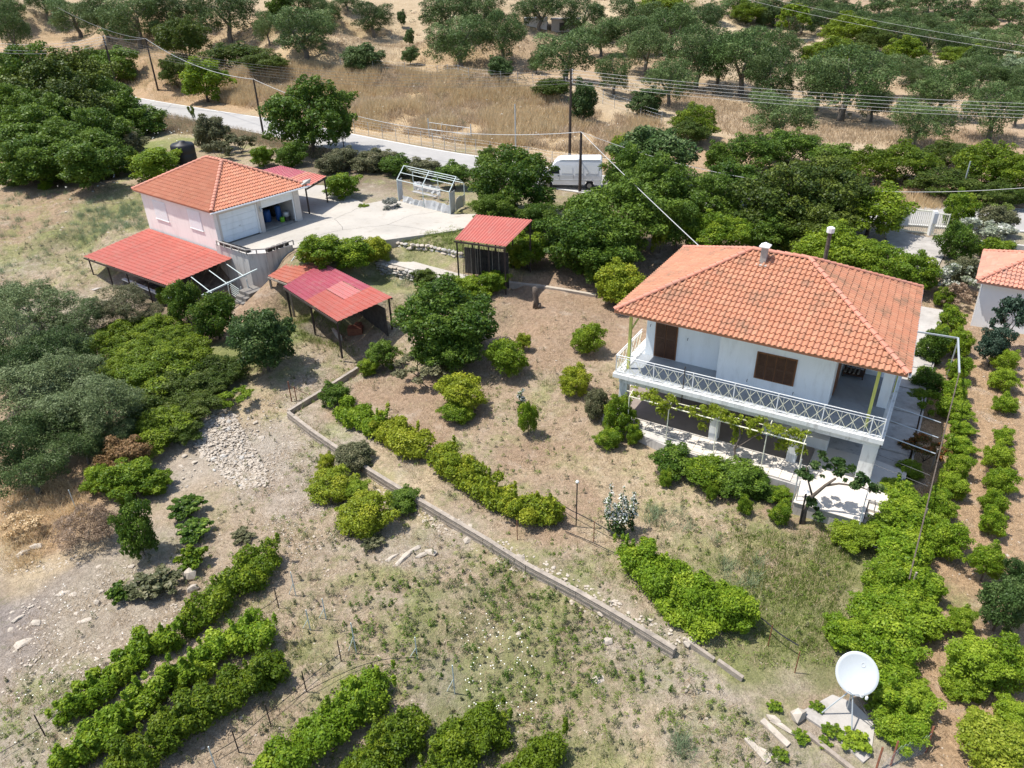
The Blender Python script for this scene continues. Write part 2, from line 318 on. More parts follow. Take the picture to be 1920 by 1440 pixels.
def leafmat(name, dark, light, tip, transl=.25, rough=.5):
    m, t, b = newmat(name)
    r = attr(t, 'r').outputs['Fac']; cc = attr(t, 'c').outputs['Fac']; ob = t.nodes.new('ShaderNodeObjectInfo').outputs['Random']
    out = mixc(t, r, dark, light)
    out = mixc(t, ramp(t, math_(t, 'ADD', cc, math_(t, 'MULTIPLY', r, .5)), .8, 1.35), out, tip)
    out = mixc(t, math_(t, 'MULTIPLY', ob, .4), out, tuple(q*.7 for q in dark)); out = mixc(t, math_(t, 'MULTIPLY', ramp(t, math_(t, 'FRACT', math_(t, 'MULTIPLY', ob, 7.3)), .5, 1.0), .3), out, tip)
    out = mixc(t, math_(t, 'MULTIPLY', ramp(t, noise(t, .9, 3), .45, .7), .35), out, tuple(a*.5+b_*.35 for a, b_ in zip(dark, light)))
    t.links.new(out, b.inputs['Base Color']); b.inputs['Roughness'].default_value = rough; b.inputs['Specular IOR Level'].default_value = .2
    tr = t.nodes.new('ShaderNodeBsdfTranslucent'); br = mixc(t, .5, out, tuple(min(1, q*1.5) for q in tip)); t.links.new(br, tr.inputs[0])
    ms = t.nodes.new('ShaderNodeMixShader'); ms.inputs[0].default_value = transl
    t.links.new(b.outputs[0], ms.inputs[1]); t.links.new(tr.outputs[0], ms.inputs[2]); t.links.new(ms.outputs[0], t.nodes['Material Output'].inputs[0]); return m
L = {}
L['olivesilver'] = leafmat('silvery_olive_leaf', (.045, .082, .022), (.135, .185, .06), (.28, .33, .16), .15)
L['flowerwhite'] = leafmat('white_blossom_petal', (.6, .6, .52), (.8, .8, .72), (.85, .85, .8), .2)
L['citrus'] = leafmat('citrus_leaf', (.06, .12, .008), (.17, .27, .018), (.34, .42, .03))
L['lemon'] = leafmat('yellow_green_citrus_leaf', (.1, .155, .01), (.28, .35, .022), (.5, .5, .045))
L['orange'] = leafmat('dark_orange_tree_leaf', (.025, .065, .007), (.085, .155, .016), (.18, .25, .03), .3)
L['walnut'] = leafmat('deep_green_leaf', (.028, .068, .008), (.095, .17, .016), (.2, .29, .035), .2)
L['fig'] = leafmat('fig_leaf', (.022, .055, .012), (.075, .135, .032), (.17, .24, .07), .2)
L['olive'] = leafmat('olive_leaf', (.03, .068, .014), (.1, .165, .04), (.23, .3, .11), .12)
L['olivedark'] = leafmat('dark_olive_leaf', (.022, .05, .011), (.07, .12, .028), (.16, .22, .07), .12)
L['mastic'] = leafmat('mastic_leaf', (.055, .1, .007), (.15, .225, .012), (.25, .31, .02))
L['masticdark'] = leafmat('dark_mastic_leaf', (.032, .062, .008), (.085, .135, .015), (.14, .17, .03))
L['vine'] = leafmat('vine_leaf', (.085, .165, .01), (.21, .32, .02), (.38, .47, .04), .3)
L['vineyellow'] = leafmat('fresh_vine_leaf', (.14, .2, .015), (.28, .34, .03), (.42, .45, .06), .35)
L['scrub'] = leafmat('dusty_scrub_leaf', (.07, .085, .035), (.17, .175, .085), (.3, .27, .15), .2)
L['pine'] = leafmat('dark_broom_leaf', (.026, .05, .007), (.085, .125, .014), (.17, .21, .025), .12)
L['rusty'] = leafmat('rust_brown_leaf', (.1, .075, .025), (.27, .15, .065), (.4, .25, .13), .2)
L['dead'] = leafmat('dead_tan_twig', (.22, .15, .095), (.4, .29, .2), (.5, .38, .28), .1)
L['grassblue'] = leafmat('blue_green_grass', (.11, .16, .08), (.22, .29, .15), (.34, .4, .24), .2)
L['grassgreen'] = leafmat('green_grass', (.08, .13, .02), (.2, .27, .05), (.32, .37, .1), .25)
L['grassdry'] = leafmat('dry_golden_grass', (.5, .34, .18), (.75, .55, .32), (.8, .65, .42), .25)
L['grasspale'] = leafmat('pale_dry_grass', (.34, .25, .155), (.52, .4, .26), (.62, .5, .35), .2)
L['silver'] = leafmat('silver_grey_leaf', (.16, .17, .13), (.34, .35, .3), (.5, .5, .45), .1)
L['redflower'] = leafmat('red_flowering_shrub', (.05, .09, .02), (.2, .09, .03), (.5, .12, .03), .2)
L['whiteflower'] = leafmat('white_blossom', (.1, .15, .05), (.4, .42, .3), (.85, .84, .78))
L['glaucous'] = leafmat('bluish_dark_leaf', (.02, .045, .025), (.05, .09, .055), (.1, .15, .1), .1)

# ------------------------------------------------------------------ ground
def axis(segs):
    out = []
    for a, b, st in segs: out += list(np.arange(a, b, st))
    out.append(segs[-1][1]); return np.array(out)
rng = np.random.default_rng(5)
XS = axis([(-2200,-500,150),(-500,-160,20),(-160,-60,2.5),(-60,-34,.8),(-34,34,.3),(34,60,.8),(60,180,2.5),(180,500,20),(500,2200,150)])
YS = axis([(-300,0,60),(0,8,2),(8,60,.3),(60,95,.6),(95,170,1.3),(170,420,5),(420,2600,160)])
GX, GY = np.meshgrid(XS, YS); fx, fy = GX.ravel(), GY.ravel()
GZ = hgt(fx, fy)
def vnoise(x, y, s, seed):
    r = np.random.default_rng(seed); T = r.random((256, 256)); u = x/s+1000; v = y/s+1000
    i = np.floor(u).astype(int); j = np.floor(v).astype(int); a = u-i; b = v-j; a = a*a*(3-2*a); b = b*b*(3-2*b)
    g = lambda p, q: T[p % 256, q % 256]
    return (g(i, j)*(1-a)+g(i+1, j)*a)*(1-b)+(g(i, j+1)*(1-a)+g(i+1, j+1)*a)*b
nearw = np.clip((75-fy)/40, 0, 1)*np.clip((45-abs(fx))/15, 0, 1)
def inpoly(x, y, poly):
    ins = np.zeros(x.shape, bool); n = len(poly)
    for i in range(n):
        x1, y1 = poly[i][:2]; x2, y2 = poly[(i+1) % n][:2]
        if y1 == y2: continue
        k = ((y1 > y) != (y2 > y)) & (x < (x2-x1)*(y-y1)/(y2-y1)+x1); ins ^= k
    return ins
GZ = GZ+(vnoise(fx, fy, 1.1, 1)-.5)*.1*nearw+(vnoise(fx, fy, .4, 2)-.5)*.05*nearw+(vnoise(fx, fy, 9, 3)-.5)*.3*np.clip((fy-105)/30, 0, 1)
far = np.clip((np.hypot(fx, fy-100)-420)/600, 0, 1); GZ = GZ+far*(vnoise(fx, fy, 300, 4))*60
# ground cover zones: (pixel x, pixel y, colour, greenness)
TAN=(.42,.335,.245); RED=(.37,.265,.185); ORG=(.44,.305,.19); GOLD=(.47,.35,.21); PALE=(.48,.38,.26); GREY=(.405,.35,.28); DARK=(.2,.155,.11); GRN=(.22,.24,.09); STRAW=(.48,.385,.26)
Zc = [(60,1380,GREY,.45),(200,1150,GREY,.1),(60,1150,(.3,.26,.235),.05),(250,1250,TAN,.1),(100,1050,STRAW,.1),(400,1400,TAN,.1),(480,1150,TAN,.35),(600,1250,TAN,.55),(600,1380,TAN,.35),(700,1100,TAN,.45),(850,1150,TAN,.75),
      (850,1300,GREY,.8),(1000,1200,TAN,.75),(1000,1350,TAN,.65),(1150,1250,GREY,.45),(1200,1400,STRAW,.45),(1300,1350,GREY,.45),(1400,1400,GREY,.5),(800,1000,GREY,.2),(700,1050,GREY,.2),(600,1000,TAN,.25),(520,900,(.4,.34,.28),.15),
      (450,850,(.42,.37,.31),.1),(500,750,STRAW,.25),(600,800,GREY,.35),(450,1000,TAN,.2),(350,950,TAN,.2),(300,1050,GREY,.2),(150,930,ORG,.05),(50,980,ORG,.05),(600,680,TAN,.4),(560,620,(.25,.28,.1),.95),(590,610,(.22,.3,.08),1),(640,660,TAN,.4),(700,630,TAN,.15),
      (640,720,GREY,.3),(620,850,GREY,.3),(760,900,STRAW,.25),(900,1000,TAN,.35),(700,720,RED,.1),(780,750,RED,.1),(850,820,RED,.05),(950,750,TAN,.35),(1000,700,RED,.15),(1040,640,RED,.1),(960,600,RED,.05),(1000,560,RED,.05),(1080,590,RED,.12),
      (1150,640,RED,.1),(1100,680,TAN,.2),(1050,850,RED,.25),(900,870,TAN,.4),(1120,900,STRAW,.2),(1200,950,STRAW,.35),(1300,960,STRAW,.4),(1100,950,RED,.15),(1300,1020,TAN,.4),(1400,1050,STRAW,.75),(1480,1100,(.33,.3,.15),.9),(1550,1050,(.34,.3,.16),.7),
      (1450,950,RED,.35),(1450,1200,(.3,.28,.14),.9),(1530,1200,(.3,.28,.15),.9),(1420,1300,TAN,.45),(1500,1320,RED,.25),(1600,1400,GREY,.2),(1350,1250,GREY,.3),(1250,1250,GREY,.3),(1750,1250,ORG,.05),(1780,1380,ORG,.05),(1840,800,ORG,0),(1800,1000,ORG,.05),
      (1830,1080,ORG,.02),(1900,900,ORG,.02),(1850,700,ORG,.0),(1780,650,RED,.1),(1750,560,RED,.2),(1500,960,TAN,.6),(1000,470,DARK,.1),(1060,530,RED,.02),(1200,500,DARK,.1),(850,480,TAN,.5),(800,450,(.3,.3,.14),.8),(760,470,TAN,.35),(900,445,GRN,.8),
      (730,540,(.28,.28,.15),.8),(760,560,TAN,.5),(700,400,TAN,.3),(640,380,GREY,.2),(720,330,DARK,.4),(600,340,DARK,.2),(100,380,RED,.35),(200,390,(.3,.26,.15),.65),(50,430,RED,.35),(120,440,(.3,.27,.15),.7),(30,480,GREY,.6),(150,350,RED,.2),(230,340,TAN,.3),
      (100,520,TAN,.45),(60,560,TAN,.4),(220,500,TAN,.5),(150,560,GREY,.2),(200,560,GREY,.2),(300,580,DARK,.2),(340,500,(.16,.14,.12),0),(440,580,RED,.15),(480,570,RED,.1),(330,600,RED,.1),(650,600,(.17,.14,.12),0),  # darkest soil, under carport and crimson shed, has their shade painted in
      (300,330,TAN,.3),(400,290,(.34,.27,.18),.3),(480,290,TAN,.3),(250,270,GRN,.5),(350,240,STRAW,.3),(30,310,ORG,.1),(100,250,DARK,.4),(300,180,ORG,.1),(250,160,ORG,.2),(450,190,ORG,.05),(500,180,GOLD,.05),(600,160,GOLD,0),(700,180,GOLD,0),(800,200,GOLD,.03),
      (900,220,GOLD,.03),(1000,230,GOLD,.03),(1100,250,GOLD,.05),(1200,250,GOLD,.05),(700,230,GOLD,.05),(1000,140,(.46,.34,.22),0),(950,135,(.46,.34,.22),0),(560,130,GOLD,.03),(500,100,STRAW,.03),(620,60,(.46,.35,.2),.05),(720,100,STRAW,.05),(760,60,STRAW,.05),
      (780,110,GOLD,.08),(60,90,(.46,.33,.21),.03),(130,70,(.44,.32,.2),.02),(20,10,STRAW,.1),(300,80,(.4,.3,.2),.02),(450,60,(.46,.35,.22),.02),(640,20,STRAW,.05),(1020,90,(.42,.3,.19),.02),(1190,180,PALE,.02),(1230,200,PALE,.02),(1310,40,(.62,.52,.36),0),(1350,60,(.6,.5,.34),0),
      (1420,75,(.6,.5,.34),0),(1520,75,(.6,.5,.34),0),(1500,100,(.5,.4,.27),0),(1720,95,(.6,.49,.34),0),(1760,110,(.6,.49,.34),0),(1860,130,(.55,.46,.32),0),(1380,230,PALE,.03),(1550,260,PALE,.05),(1640,265,PALE,.08),(1500,140,PALE,0),(1690,190,(.5,.38,.26),0),(1830,280,(.42,.3,.2),0),(1300,210,STRAW,0),
      (1250,220,STRAW,0),(1300,290,ORG,.1),(1320,330,(.4,.3,.2),.2),(1720,370,(.36,.24,.16),.1),(1650,30,(.42,.31,.22),0),(1850,20,(.44,.32,.23),0),(1800,40,(.4,.29,.21),0),(1550,5,(.4,.29,.2),0),(1300,10,(.38,.3,.18),.1),(1860,480,GREY,.3),(1700,460,GREY,.1)]
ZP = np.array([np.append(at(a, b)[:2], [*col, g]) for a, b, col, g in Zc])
def zone(x, y):
    out = np.empty((len(x), 4))
    for s in range(0, len(x), 20000):
        xx, yy = x[s:s+20000], y[s:s+20000]
        jx = xx+(vnoise(xx, yy, 2.3, 11)-.5)*3.2*(1+yy/60); jy = yy+(vnoise(xx, yy, 2.3, 12)-.5)*3.2*(1+yy/60)
        sc = 1/(6+yy[:, None]*.35)
        d2 = ((jx[:, None]-ZP[None, :, 0])*sc)**2+((jy[:, None]-ZP[None, :, 1])*sc)**2+.004
        wt = 1/d2**2.2; out[s:s+20000] = (wt[:, :, None]*ZP[None, :, 2:]).sum(1)/wt.sum(1)[:, None]
    return out
ZZ = zone(fx, fy)
nx, ny = len(XS), len(YS); ii = np.arange(nx-1)[None, :]+np.arange(ny-1)[:, None]*nx
FF = np.stack([ii, ii+1, ii+nx+1, ii+nx], -1).reshape(-1, 4)
def ground_mat():
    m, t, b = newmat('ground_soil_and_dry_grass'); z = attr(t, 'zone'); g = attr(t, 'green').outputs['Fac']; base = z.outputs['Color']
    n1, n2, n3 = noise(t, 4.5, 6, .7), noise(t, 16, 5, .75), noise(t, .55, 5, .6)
    out = mixc(t, 1, base, mixc(t, ramp(t, n1, .25, .75), (.62, .6, .58), (1.3, 1.3, 1.28)), 'MULTIPLY')
    out = mixc(t, 1, out, mixc(t, ramp(t, n2, .3, .7), (.66, .64, .6), (1.3, 1.3, 1.3)), 'MULTIPLY')
    out = mixc(t, math_(t, 'MULTIPLY', ramp(t, n3, .5, .68), .3), out, (.27, .195, .135))
    gp_ = ramp(t, math_(t, 'ADD', noise(t, .42, 6, .68), math_(t, 'MULTIPLY', g, .16)), .56, .68)
    out = mixc(t, math_(t, 'MULTIPLY', math_(t, 'MULTIPLY', gp_, ramp(t, g, .08, .35)), .6), out, mixc(t, ramp(t, n1, .3, .7), (.17, .21, .06), (.36, .37, .13)))
    out = mixc(t, math_(t, 'MULTIPLY', ramp(t, noise(t, .9, 5, .6), .56, .7), .35), out, (.56, .48, .39))
    fy_ = t.nodes.new('ShaderNodeSeparateXYZ'); t.links.new(t.nodes.new('ShaderNodeNewGeometry').outputs['Position'], fy_.inputs[0])
    hill = ramp(t, fy_.outputs['Y'], 88, 120)
    out = mixc(t, math_(t, 'MULTIPLY', math_(t, 'MULTIPLY', ramp(t, noise(t, .22, 8, .75), .45, .62), hill), .6), out, (.27, .19, .105))
    out = mixc(t, math_(t, 'MULTIPLY', math_(t, 'MULTIPLY', ramp(t, noise(t, .9, 6, .8), .5, .62), hill), .5), out, (.3, .22, .12))
    # low green weeds: where the zone is green
    wn = math_(t, 'ADD', math_(t, 'MULTIPLY', noise(t, 1.3, 6, .72), .6), math_(t, 'MULTIPLY', noise(t, 7, 5, .8), .4))
    mask = ramp(t, math_(t, 'ADD', wn, math_(t, 'MULTIPLY', g, .22)), .56, .7)
    gcol = mixc(t, ramp(t, n2, .35, .65), (.115, .135, .05), (.21, .22, .085))
    out = mixc(t, math_(t, 'MULTIPLY', mask, .62), out, gcol)
    st = ramp(t, noise(t, 38, 2, .5), .66, .72); out = mixc(t, math_(t, 'MULTIPLY', st, .5), out, (.6, .54, .45))
    t.links.new(out, b.inputs['Base Color']); b.inputs['Roughness'].default_value = .95; b.inputs['Specular IOR Level'].default_value = .15
    h = math_(t, 'ADD', noise(t, 14, 6, .75), math_(t, 'MULTIPLY', noise(t, 3, 5, .7), 2.0)); bump(t, b, h, 1.0, .09); return m
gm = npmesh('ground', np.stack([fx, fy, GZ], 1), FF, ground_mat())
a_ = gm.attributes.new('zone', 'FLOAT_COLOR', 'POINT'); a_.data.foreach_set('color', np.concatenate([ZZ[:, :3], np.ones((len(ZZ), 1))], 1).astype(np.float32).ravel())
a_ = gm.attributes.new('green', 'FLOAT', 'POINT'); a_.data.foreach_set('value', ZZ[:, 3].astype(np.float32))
gm.polygons.foreach_set('use_smooth', [True]*len(gm.polygons))
ground = place('ground', gm); tag(ground, kind='structure')

# ------------------------------------------------------------------ road, its white edge lines
def ribbon(name, pts, w0, w1, m, lift=0.0, parent=None, kind='structure', skirt=0):
    """strip between offsets w0..w1 left of a 3D polyline"""
    P = densify(pts, 1.5); V = []; n = len(P)
    for i, p in enumerate(P):
        t = P[min(i+1, n-1)]-P[max(i-1, 0)]; t = t[:2]/np.linalg.norm(t[:2]); nn = np.array([-t[1], t[0]])
        V.append((p[0]+nn[0]*w0, p[1]+nn[1]*w0, p[2]+lift)); V.append((p[0]+nn[0]*w1, p[1]+nn[1]*w1, p[2]+lift))
    mb = MB(); mb.add(V, [(2*i, 2*i+2, 2*i+3, 2*i+1) for i in range(n-1)], .5)
    if skirt:
        V2 = [(x, y, z-skirt) for x, y, z in V]; nV = len(V); fs = []
        for i in range(n-1): fs += [(2*i, nV+2*i, nV+2*i+2, 2*i+2), (2*i+1, 2*i+3, nV+2*i+3, nV+2*i+1)]
        mb.add(V+V2, fs, .5)
    o = mb.build(name, m, parent)
    if kind and parent is None: tag(o, kind=kind)
    return o
# smooth the road polyline
def smooth(pts, it=2):
    p = [np.array(q, float) for q in pts]
    for _ in range(it):
        q = [p[0]]
        for i in range(len(p)-1): q += [p[i]*.75+p[i+1]*.25, p[i]*.25+p[i+1]*.75]
        p = q+[p[-1]]
    return p
RS = smooth(ROAD)
road = ribbon('road', RS, -3.1, 3.1, M['road'], .02, skirt=.5)
ribbon('road_line', RS, 2.8, 2.95, M['line'], .026, parent=road)
ribbon('road_line', RS, -2.95, -2.8, M['line'], .026, parent=road)

# ------------------------------------------------------------------ foliage meshes
def foliage(name, lumps, n, leaf, mat, seed=0, narrow=1.0, up=.35, zmin=None, inner=.25, jitter=.9, aspect=1.2):
    """leaf-sized faces scattered over and inside lumps (x,y,z,rx,ry,rz)"""
    r = np.random.default_rng(seed); Lp = np.array(lumps, float)
    ar = (Lp[:, 3]*Lp[:, 4]+Lp[:, 3]*Lp[:, 5]+Lp[:, 4]*Lp[:, 5]); k = r.choice(len(Lp), int(n*1.7), p=ar/ar.sum())
    d = r.normal(size=(len(k), 3)); d /= np.linalg.norm(d, axis=1)[:, None]
    low = d[:, 2] < -.3; d[low, 2] *= r.choice([-1, 1], low.sum(), p=[.5, .5])
    rad = 1-np.abs(r.normal(size=len(k)))*inner*.7; rad += (r.random(len(k)) < .3)*r.random(len(k))*.34
    p = Lp[k, :3]+d*Lp[k, 3:6]*rad[:, None]
    # drop leaves deep inside other lumps
    keep = np.ones(len(k), bool)
    for j in range(len(Lp)):
        q = (p-Lp[j, :3])/Lp[j, 3:6]; keep &= ~(((q*q).sum(1) < .42) & (k != j))
    if zmin is not None: keep &= p[:, 2] > zmin
    idx = np.nonzero(keep)[0][:n]; p = p[idx]; d = d[idx]; k = k[idx]
    nrm = d*.8+r.normal(size=d.shape)*jitter*.75; nrm[:, 2] += up; nrm /= np.linalg.norm(nrm, axis=1)[:, None]
    a = np.cross(nrm, r.normal(size=nrm.shape)); a /= np.linalg.norm(a, axis=1)[:, None]; b = np.cross(nrm, a)
    s = leaf*(.4+1.15*r.random(len(p)))[:, None]
    A = a*s*aspect; B = b*s*.7*narrow; bend = nrm*s*.25
    V = np.stack([p-A, p-B+bend*.0, p+A-bend, p+B], 1).reshape(-1, 3); F = np.arange(len(p)*4).reshape(-1, 4)
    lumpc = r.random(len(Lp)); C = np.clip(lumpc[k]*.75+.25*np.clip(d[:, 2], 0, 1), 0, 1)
    return npmesh(name, V, F, mat, r.random(len(p)), C)
def sublumps(nb, seed, size=(.28, .42), flat=1.0, spread=.72, low=-.35, skew=0):
    """a lumpy unit crown: lumps spread over an uneven ellipsoid"""
    r = random.Random(seed); out = [(0, 0, -.05, .62, .62, .6*flat)]
    for i in range(nb):
        z = r.uniform(low, 1); a = i*2.399+r.uniform(-.5, .5); q = math.sqrt(max(0, 1-z*z)); f = spread*r.uniform(.72, 1.12); s = r.uniform(*size)
        c0 = (q*math.cos(a)*f, q*math.sin(a)*f, z*f*.95*flat); out.append((*c0, s, s, s*r.uniform(.75, 1)*flat))
        for _ in range(2):
            v = Vector((r.gauss(0, 1), r.gauss(0, 1), r.gauss(0, 1)*.8)).normalized()+Vector(c0).normalized()*.5; t = s*r.uniform(.38, .6)
            out.append((c0[0]+v.x*s*.8, c0[1]+v.y*s*.8, c0[2]+v.z*s*.8, t, t, t*.8))
    return out
_t = L['citrus']
CROWN = {}
for i in range(3):
    CROWN['olive', i] = foliage('olive_crown', sublumps(26, 10+i, (.2, .38), spread=.72, low=-.7), 19000, .025, _t, 10+i, narrow=.55, inner=.35, jitter=1.1)
    CROWN['round', i] = foliage('round_crown', sublumps(30, 30+i, (.2, .36), spread=.68, low=-.75), 15000, .031, _t, 30+i, inner=.35)
    CROWN['dome', i] = foliage('dome_crown', sublumps(44, 50+i, (.16, .3), spread=.74, low=-.4), 18000, .024, _t, 50+i, inner=.3, jitter=.8)
    CROWN['big', i] = foliage('big_crown', sublumps(60, 70+i, (.14, .28), spread=.76, low=-.8), 26000, .0235, _t, 70+i, inner=.4)
    CROWN['loose', i] = foliage('loose_crown', sublumps(16, 90+i, (.16, .36), spread=.8)[1:], 5200, .045, _t, 90+i, inner=.8, jitter=1.2)
CROWN['weed', 0] = foliage('weed_crown', sublumps(24, 140, (.1, .22), spread=.85, low=-.1), 2600, .085, _t, 140, inner=.8, jitter=1.4)
CROWN['farolive', 0] = foliage('far_olive_crown', sublumps(14, 120, (.25, .4), spread=.66, low=-.7), 4500, .042, _t, 120, narrow=.7, inner=.3)
CROWN['farolive', 1] = foliage('far_olive_crown', sublumps(14, 121, (.25, .4), spread=.66, low=-.7), 4500, .042, _t, 121, narrow=.7, inner=.3)
CROWN['twigs', 0] = foliage('twig_crown', sublumps(24, 130, (.2, .4)), 5200, .05, _t, 130, narrow=.25, inner=.9, jitter=1.4)
def trunk_mesh(name, seed, limbs, spread, mat, r0=.09, gnarl=.12, h0=.45):
    """unit trunk: base at z=-.1, limbs reaching z=1"""
    r = random.Random(seed); mb = MB(); fork = Vector((r.uniform(-.08, .08), r.uniform(-.08, .08), h0))
    mb.tube([(0, 0, -.15), (r.uniform(-1, 1)*gnarl*.3, r.uniform(-1, 1)*gnarl*.3, .18), tuple(fork)], [r0*1.35, r0, r0*.85], 7)
    for k in range(limbs):
        a = 2*math.pi*k/limbs+r.uniform(-.5, .5); e = Vector((math.cos(a)*spread, math.sin(a)*spread, r.uniform(.85, 1.1)))
        mid = fork.lerp(e, .5)+Vector((r.uniform(-1, 1)*gnarl, r.uniform(-1, 1)*gnarl, .05))
        mb.tube([tuple(fork-Vector((0, 0, .03))), tuple(mid), tuple(e)], [r0*.62, r0*.42, r0*.2], 5)
        for q in range(2):
            f = mid.lerp(e, r.uniform(.1, .6)); g = f+Vector((r.uniform(-.25, .25), r.uniform(-.25, .25), r.uniform(.15, .4)))
            mb.tube([tuple(f), tuple(g)], [r0*.25, r0*.1], 4)
    return mb.mesh(name, mat, True)
TRUNK = {('olive', i): trunk_mesh('olive_trunk', i, 3, .5, M['barkpale'], .085, .16) for i in range(3)}
TRUNK.update({('tree', i): trunk_mesh('tree_trunk', 10+i, 4, .5, M['bark'], .055, .08, .35) for i in range(3)})
TRUNK.update({('stem', 0): trunk_mesh('stem', 20, 5, .6, M['bark'], .03, .08, .12)})
CATS = {'olive': 'olive tree', 'farolive': 'olive tree'}
cnt = [0]
def plant(cx, cy, wpx, hpx, crown, leaf, label, name, cat, k=.5, trunk='stem', group=None, rot=None, squash=.85):
    """a tree or shrub whose crown is seen centred at (cx,cy) with the given size in the photograph"""
    d = ray(cx, cy); el = math.asin(-d[2]/np.linalg.norm(d))
    ts = np.concatenate([np.arange(12, 60, .25), np.arange(60, 200, .7), np.arange(200, 700, 3)])
    P = d[None]*ts[:, None]; rr = wpx*ts*1.0/FPX/2; app = hpx*ts/FPX/2; mn = {'olive': .66, 'farolive': .66, 'big': .7, 'round': .6}.get(crown, .45)
    hz = np.sqrt(np.maximum(app**2-(rr*math.sin(el))**2, (mn*rr*math.cos(el))**2))/math.cos(el)
    zc = hz*2*k; g = CH+P[:, 2]-hgt(P[:, 0], P[:, 1])-zc; j = int(np.argmax(g < 0))
    t = ts[j]; R = rr[j]; Hz = hz[j]; gx, gy = P[j, 0], P[j, 1]; gz = h1(gx, gy)
    cnt[0] += 1; rnd = random.Random(cnt[0]*77+int(cx))
    rot = rnd.uniform(0, 6.28) if rot is None else rot
    o = thing(name, label, cat, (gx, gy, gz), rot, group)
    keys = [q for q in CROWN if q[0] == crown]; me = CROWN[keys[rnd.randrange(len(keys))]]
    sc = {'olive': 1.12, 'farolive': 1.1, 'big': 1.13, 'dome': 1.12, 'round': 1.08}.get(crown, 1.06)
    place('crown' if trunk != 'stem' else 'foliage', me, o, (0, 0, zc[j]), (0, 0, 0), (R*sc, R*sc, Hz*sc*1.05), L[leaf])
    tk = [q for q in TRUNK if q[0] == trunk]; tm = TRUNK[tk[rnd.randrange(len(tk))]]
    th = max(zc[j]+Hz*.25, .3)
    place('trunk' if trunk != 'stem' else 'stem', tm, o, (0, 0, 0), (0, 0, 0), (R*.95, R*.95, th))
    return o

# ------------------------------------------------------------------ tiled roofs
TW, TL = .222, .315
def tile_mesh(m):
    mb = MB(); pr = [(x*.9, z) for x, z in ((0, .0), (.04, -.014), (.09, -.014), (.122, .012), (.15, .05), (.185, .066), (.22, .05), (.255, .008))]
    vs = [(x, 0, z+.05) for x, z in pr]+[(x, TL*1.06, z) for x, z in pr]+[(x, 0, z-.0) for x, z in pr]; n = len(pr)
    fs = [(i, i+1, n+i+1, n+i) for i in range(n-1)]+[(2*n+i, 2*n+i+1, i+1, i) for i in range(n-1)]
    mb.add(vs, fs, .0); return mb
def roof_faces(x0, x1, y0, y1, ze, zr, ridge0, ridge1, axis='x', cs=None):
    """hip roof: list of (origin, e, s, n, width, length, lo, hi) in local coordinates"""
    cy = (y0+y1)/2 if axis == 'x' else (x0+x1)/2; out = []
    if axis == 'x': A, B = Vector((ridge0, cy, zr)), Vector((ridge1, cy, zr))
    else: A, B = Vector((cy, ridge0, zr)), Vector((cy, ridge1, zr))
    c0, c1, c2, c3 = Vector((x0, y0, ze)), Vector((x1, y0, ze)), Vector((x1, y1, ze)), Vector((x0, y1, ze))
    if cs: c0, c1, c2, c3 = cs; m0 = (c0+c1+c2+c3)/4; du = ((c1-c0)+(c2-c3)).normalized(); A = m0+du*ridge0; B = m0+du*ridge1; A.z = B.z = zr
    if axis == 'x': fs = [(c0, c1, B, A), (c1, c2, B, B), (c2, c3, A, B), (c3, c0, A, A)]
    else: fs = [(c0, c1, A, A), (c1, c2, B, A), (c2, c3, B, B), (c3, c0, A, B)]
    for p0, p1, q1, q0 in fs:
        e = (p1-p0); wdt = e.length; e.normalize(); up = (q0-p0); s = up-e*up.dot(e); ln = s.length; s.normalize()
        out.append((p0, e, s, e.cross(s).normalized(), wdt, ln, (q0-p0).dot(e), (q1-p0).dot(e)))
    return out, [c0, c1, c2, c3, A, B], fs
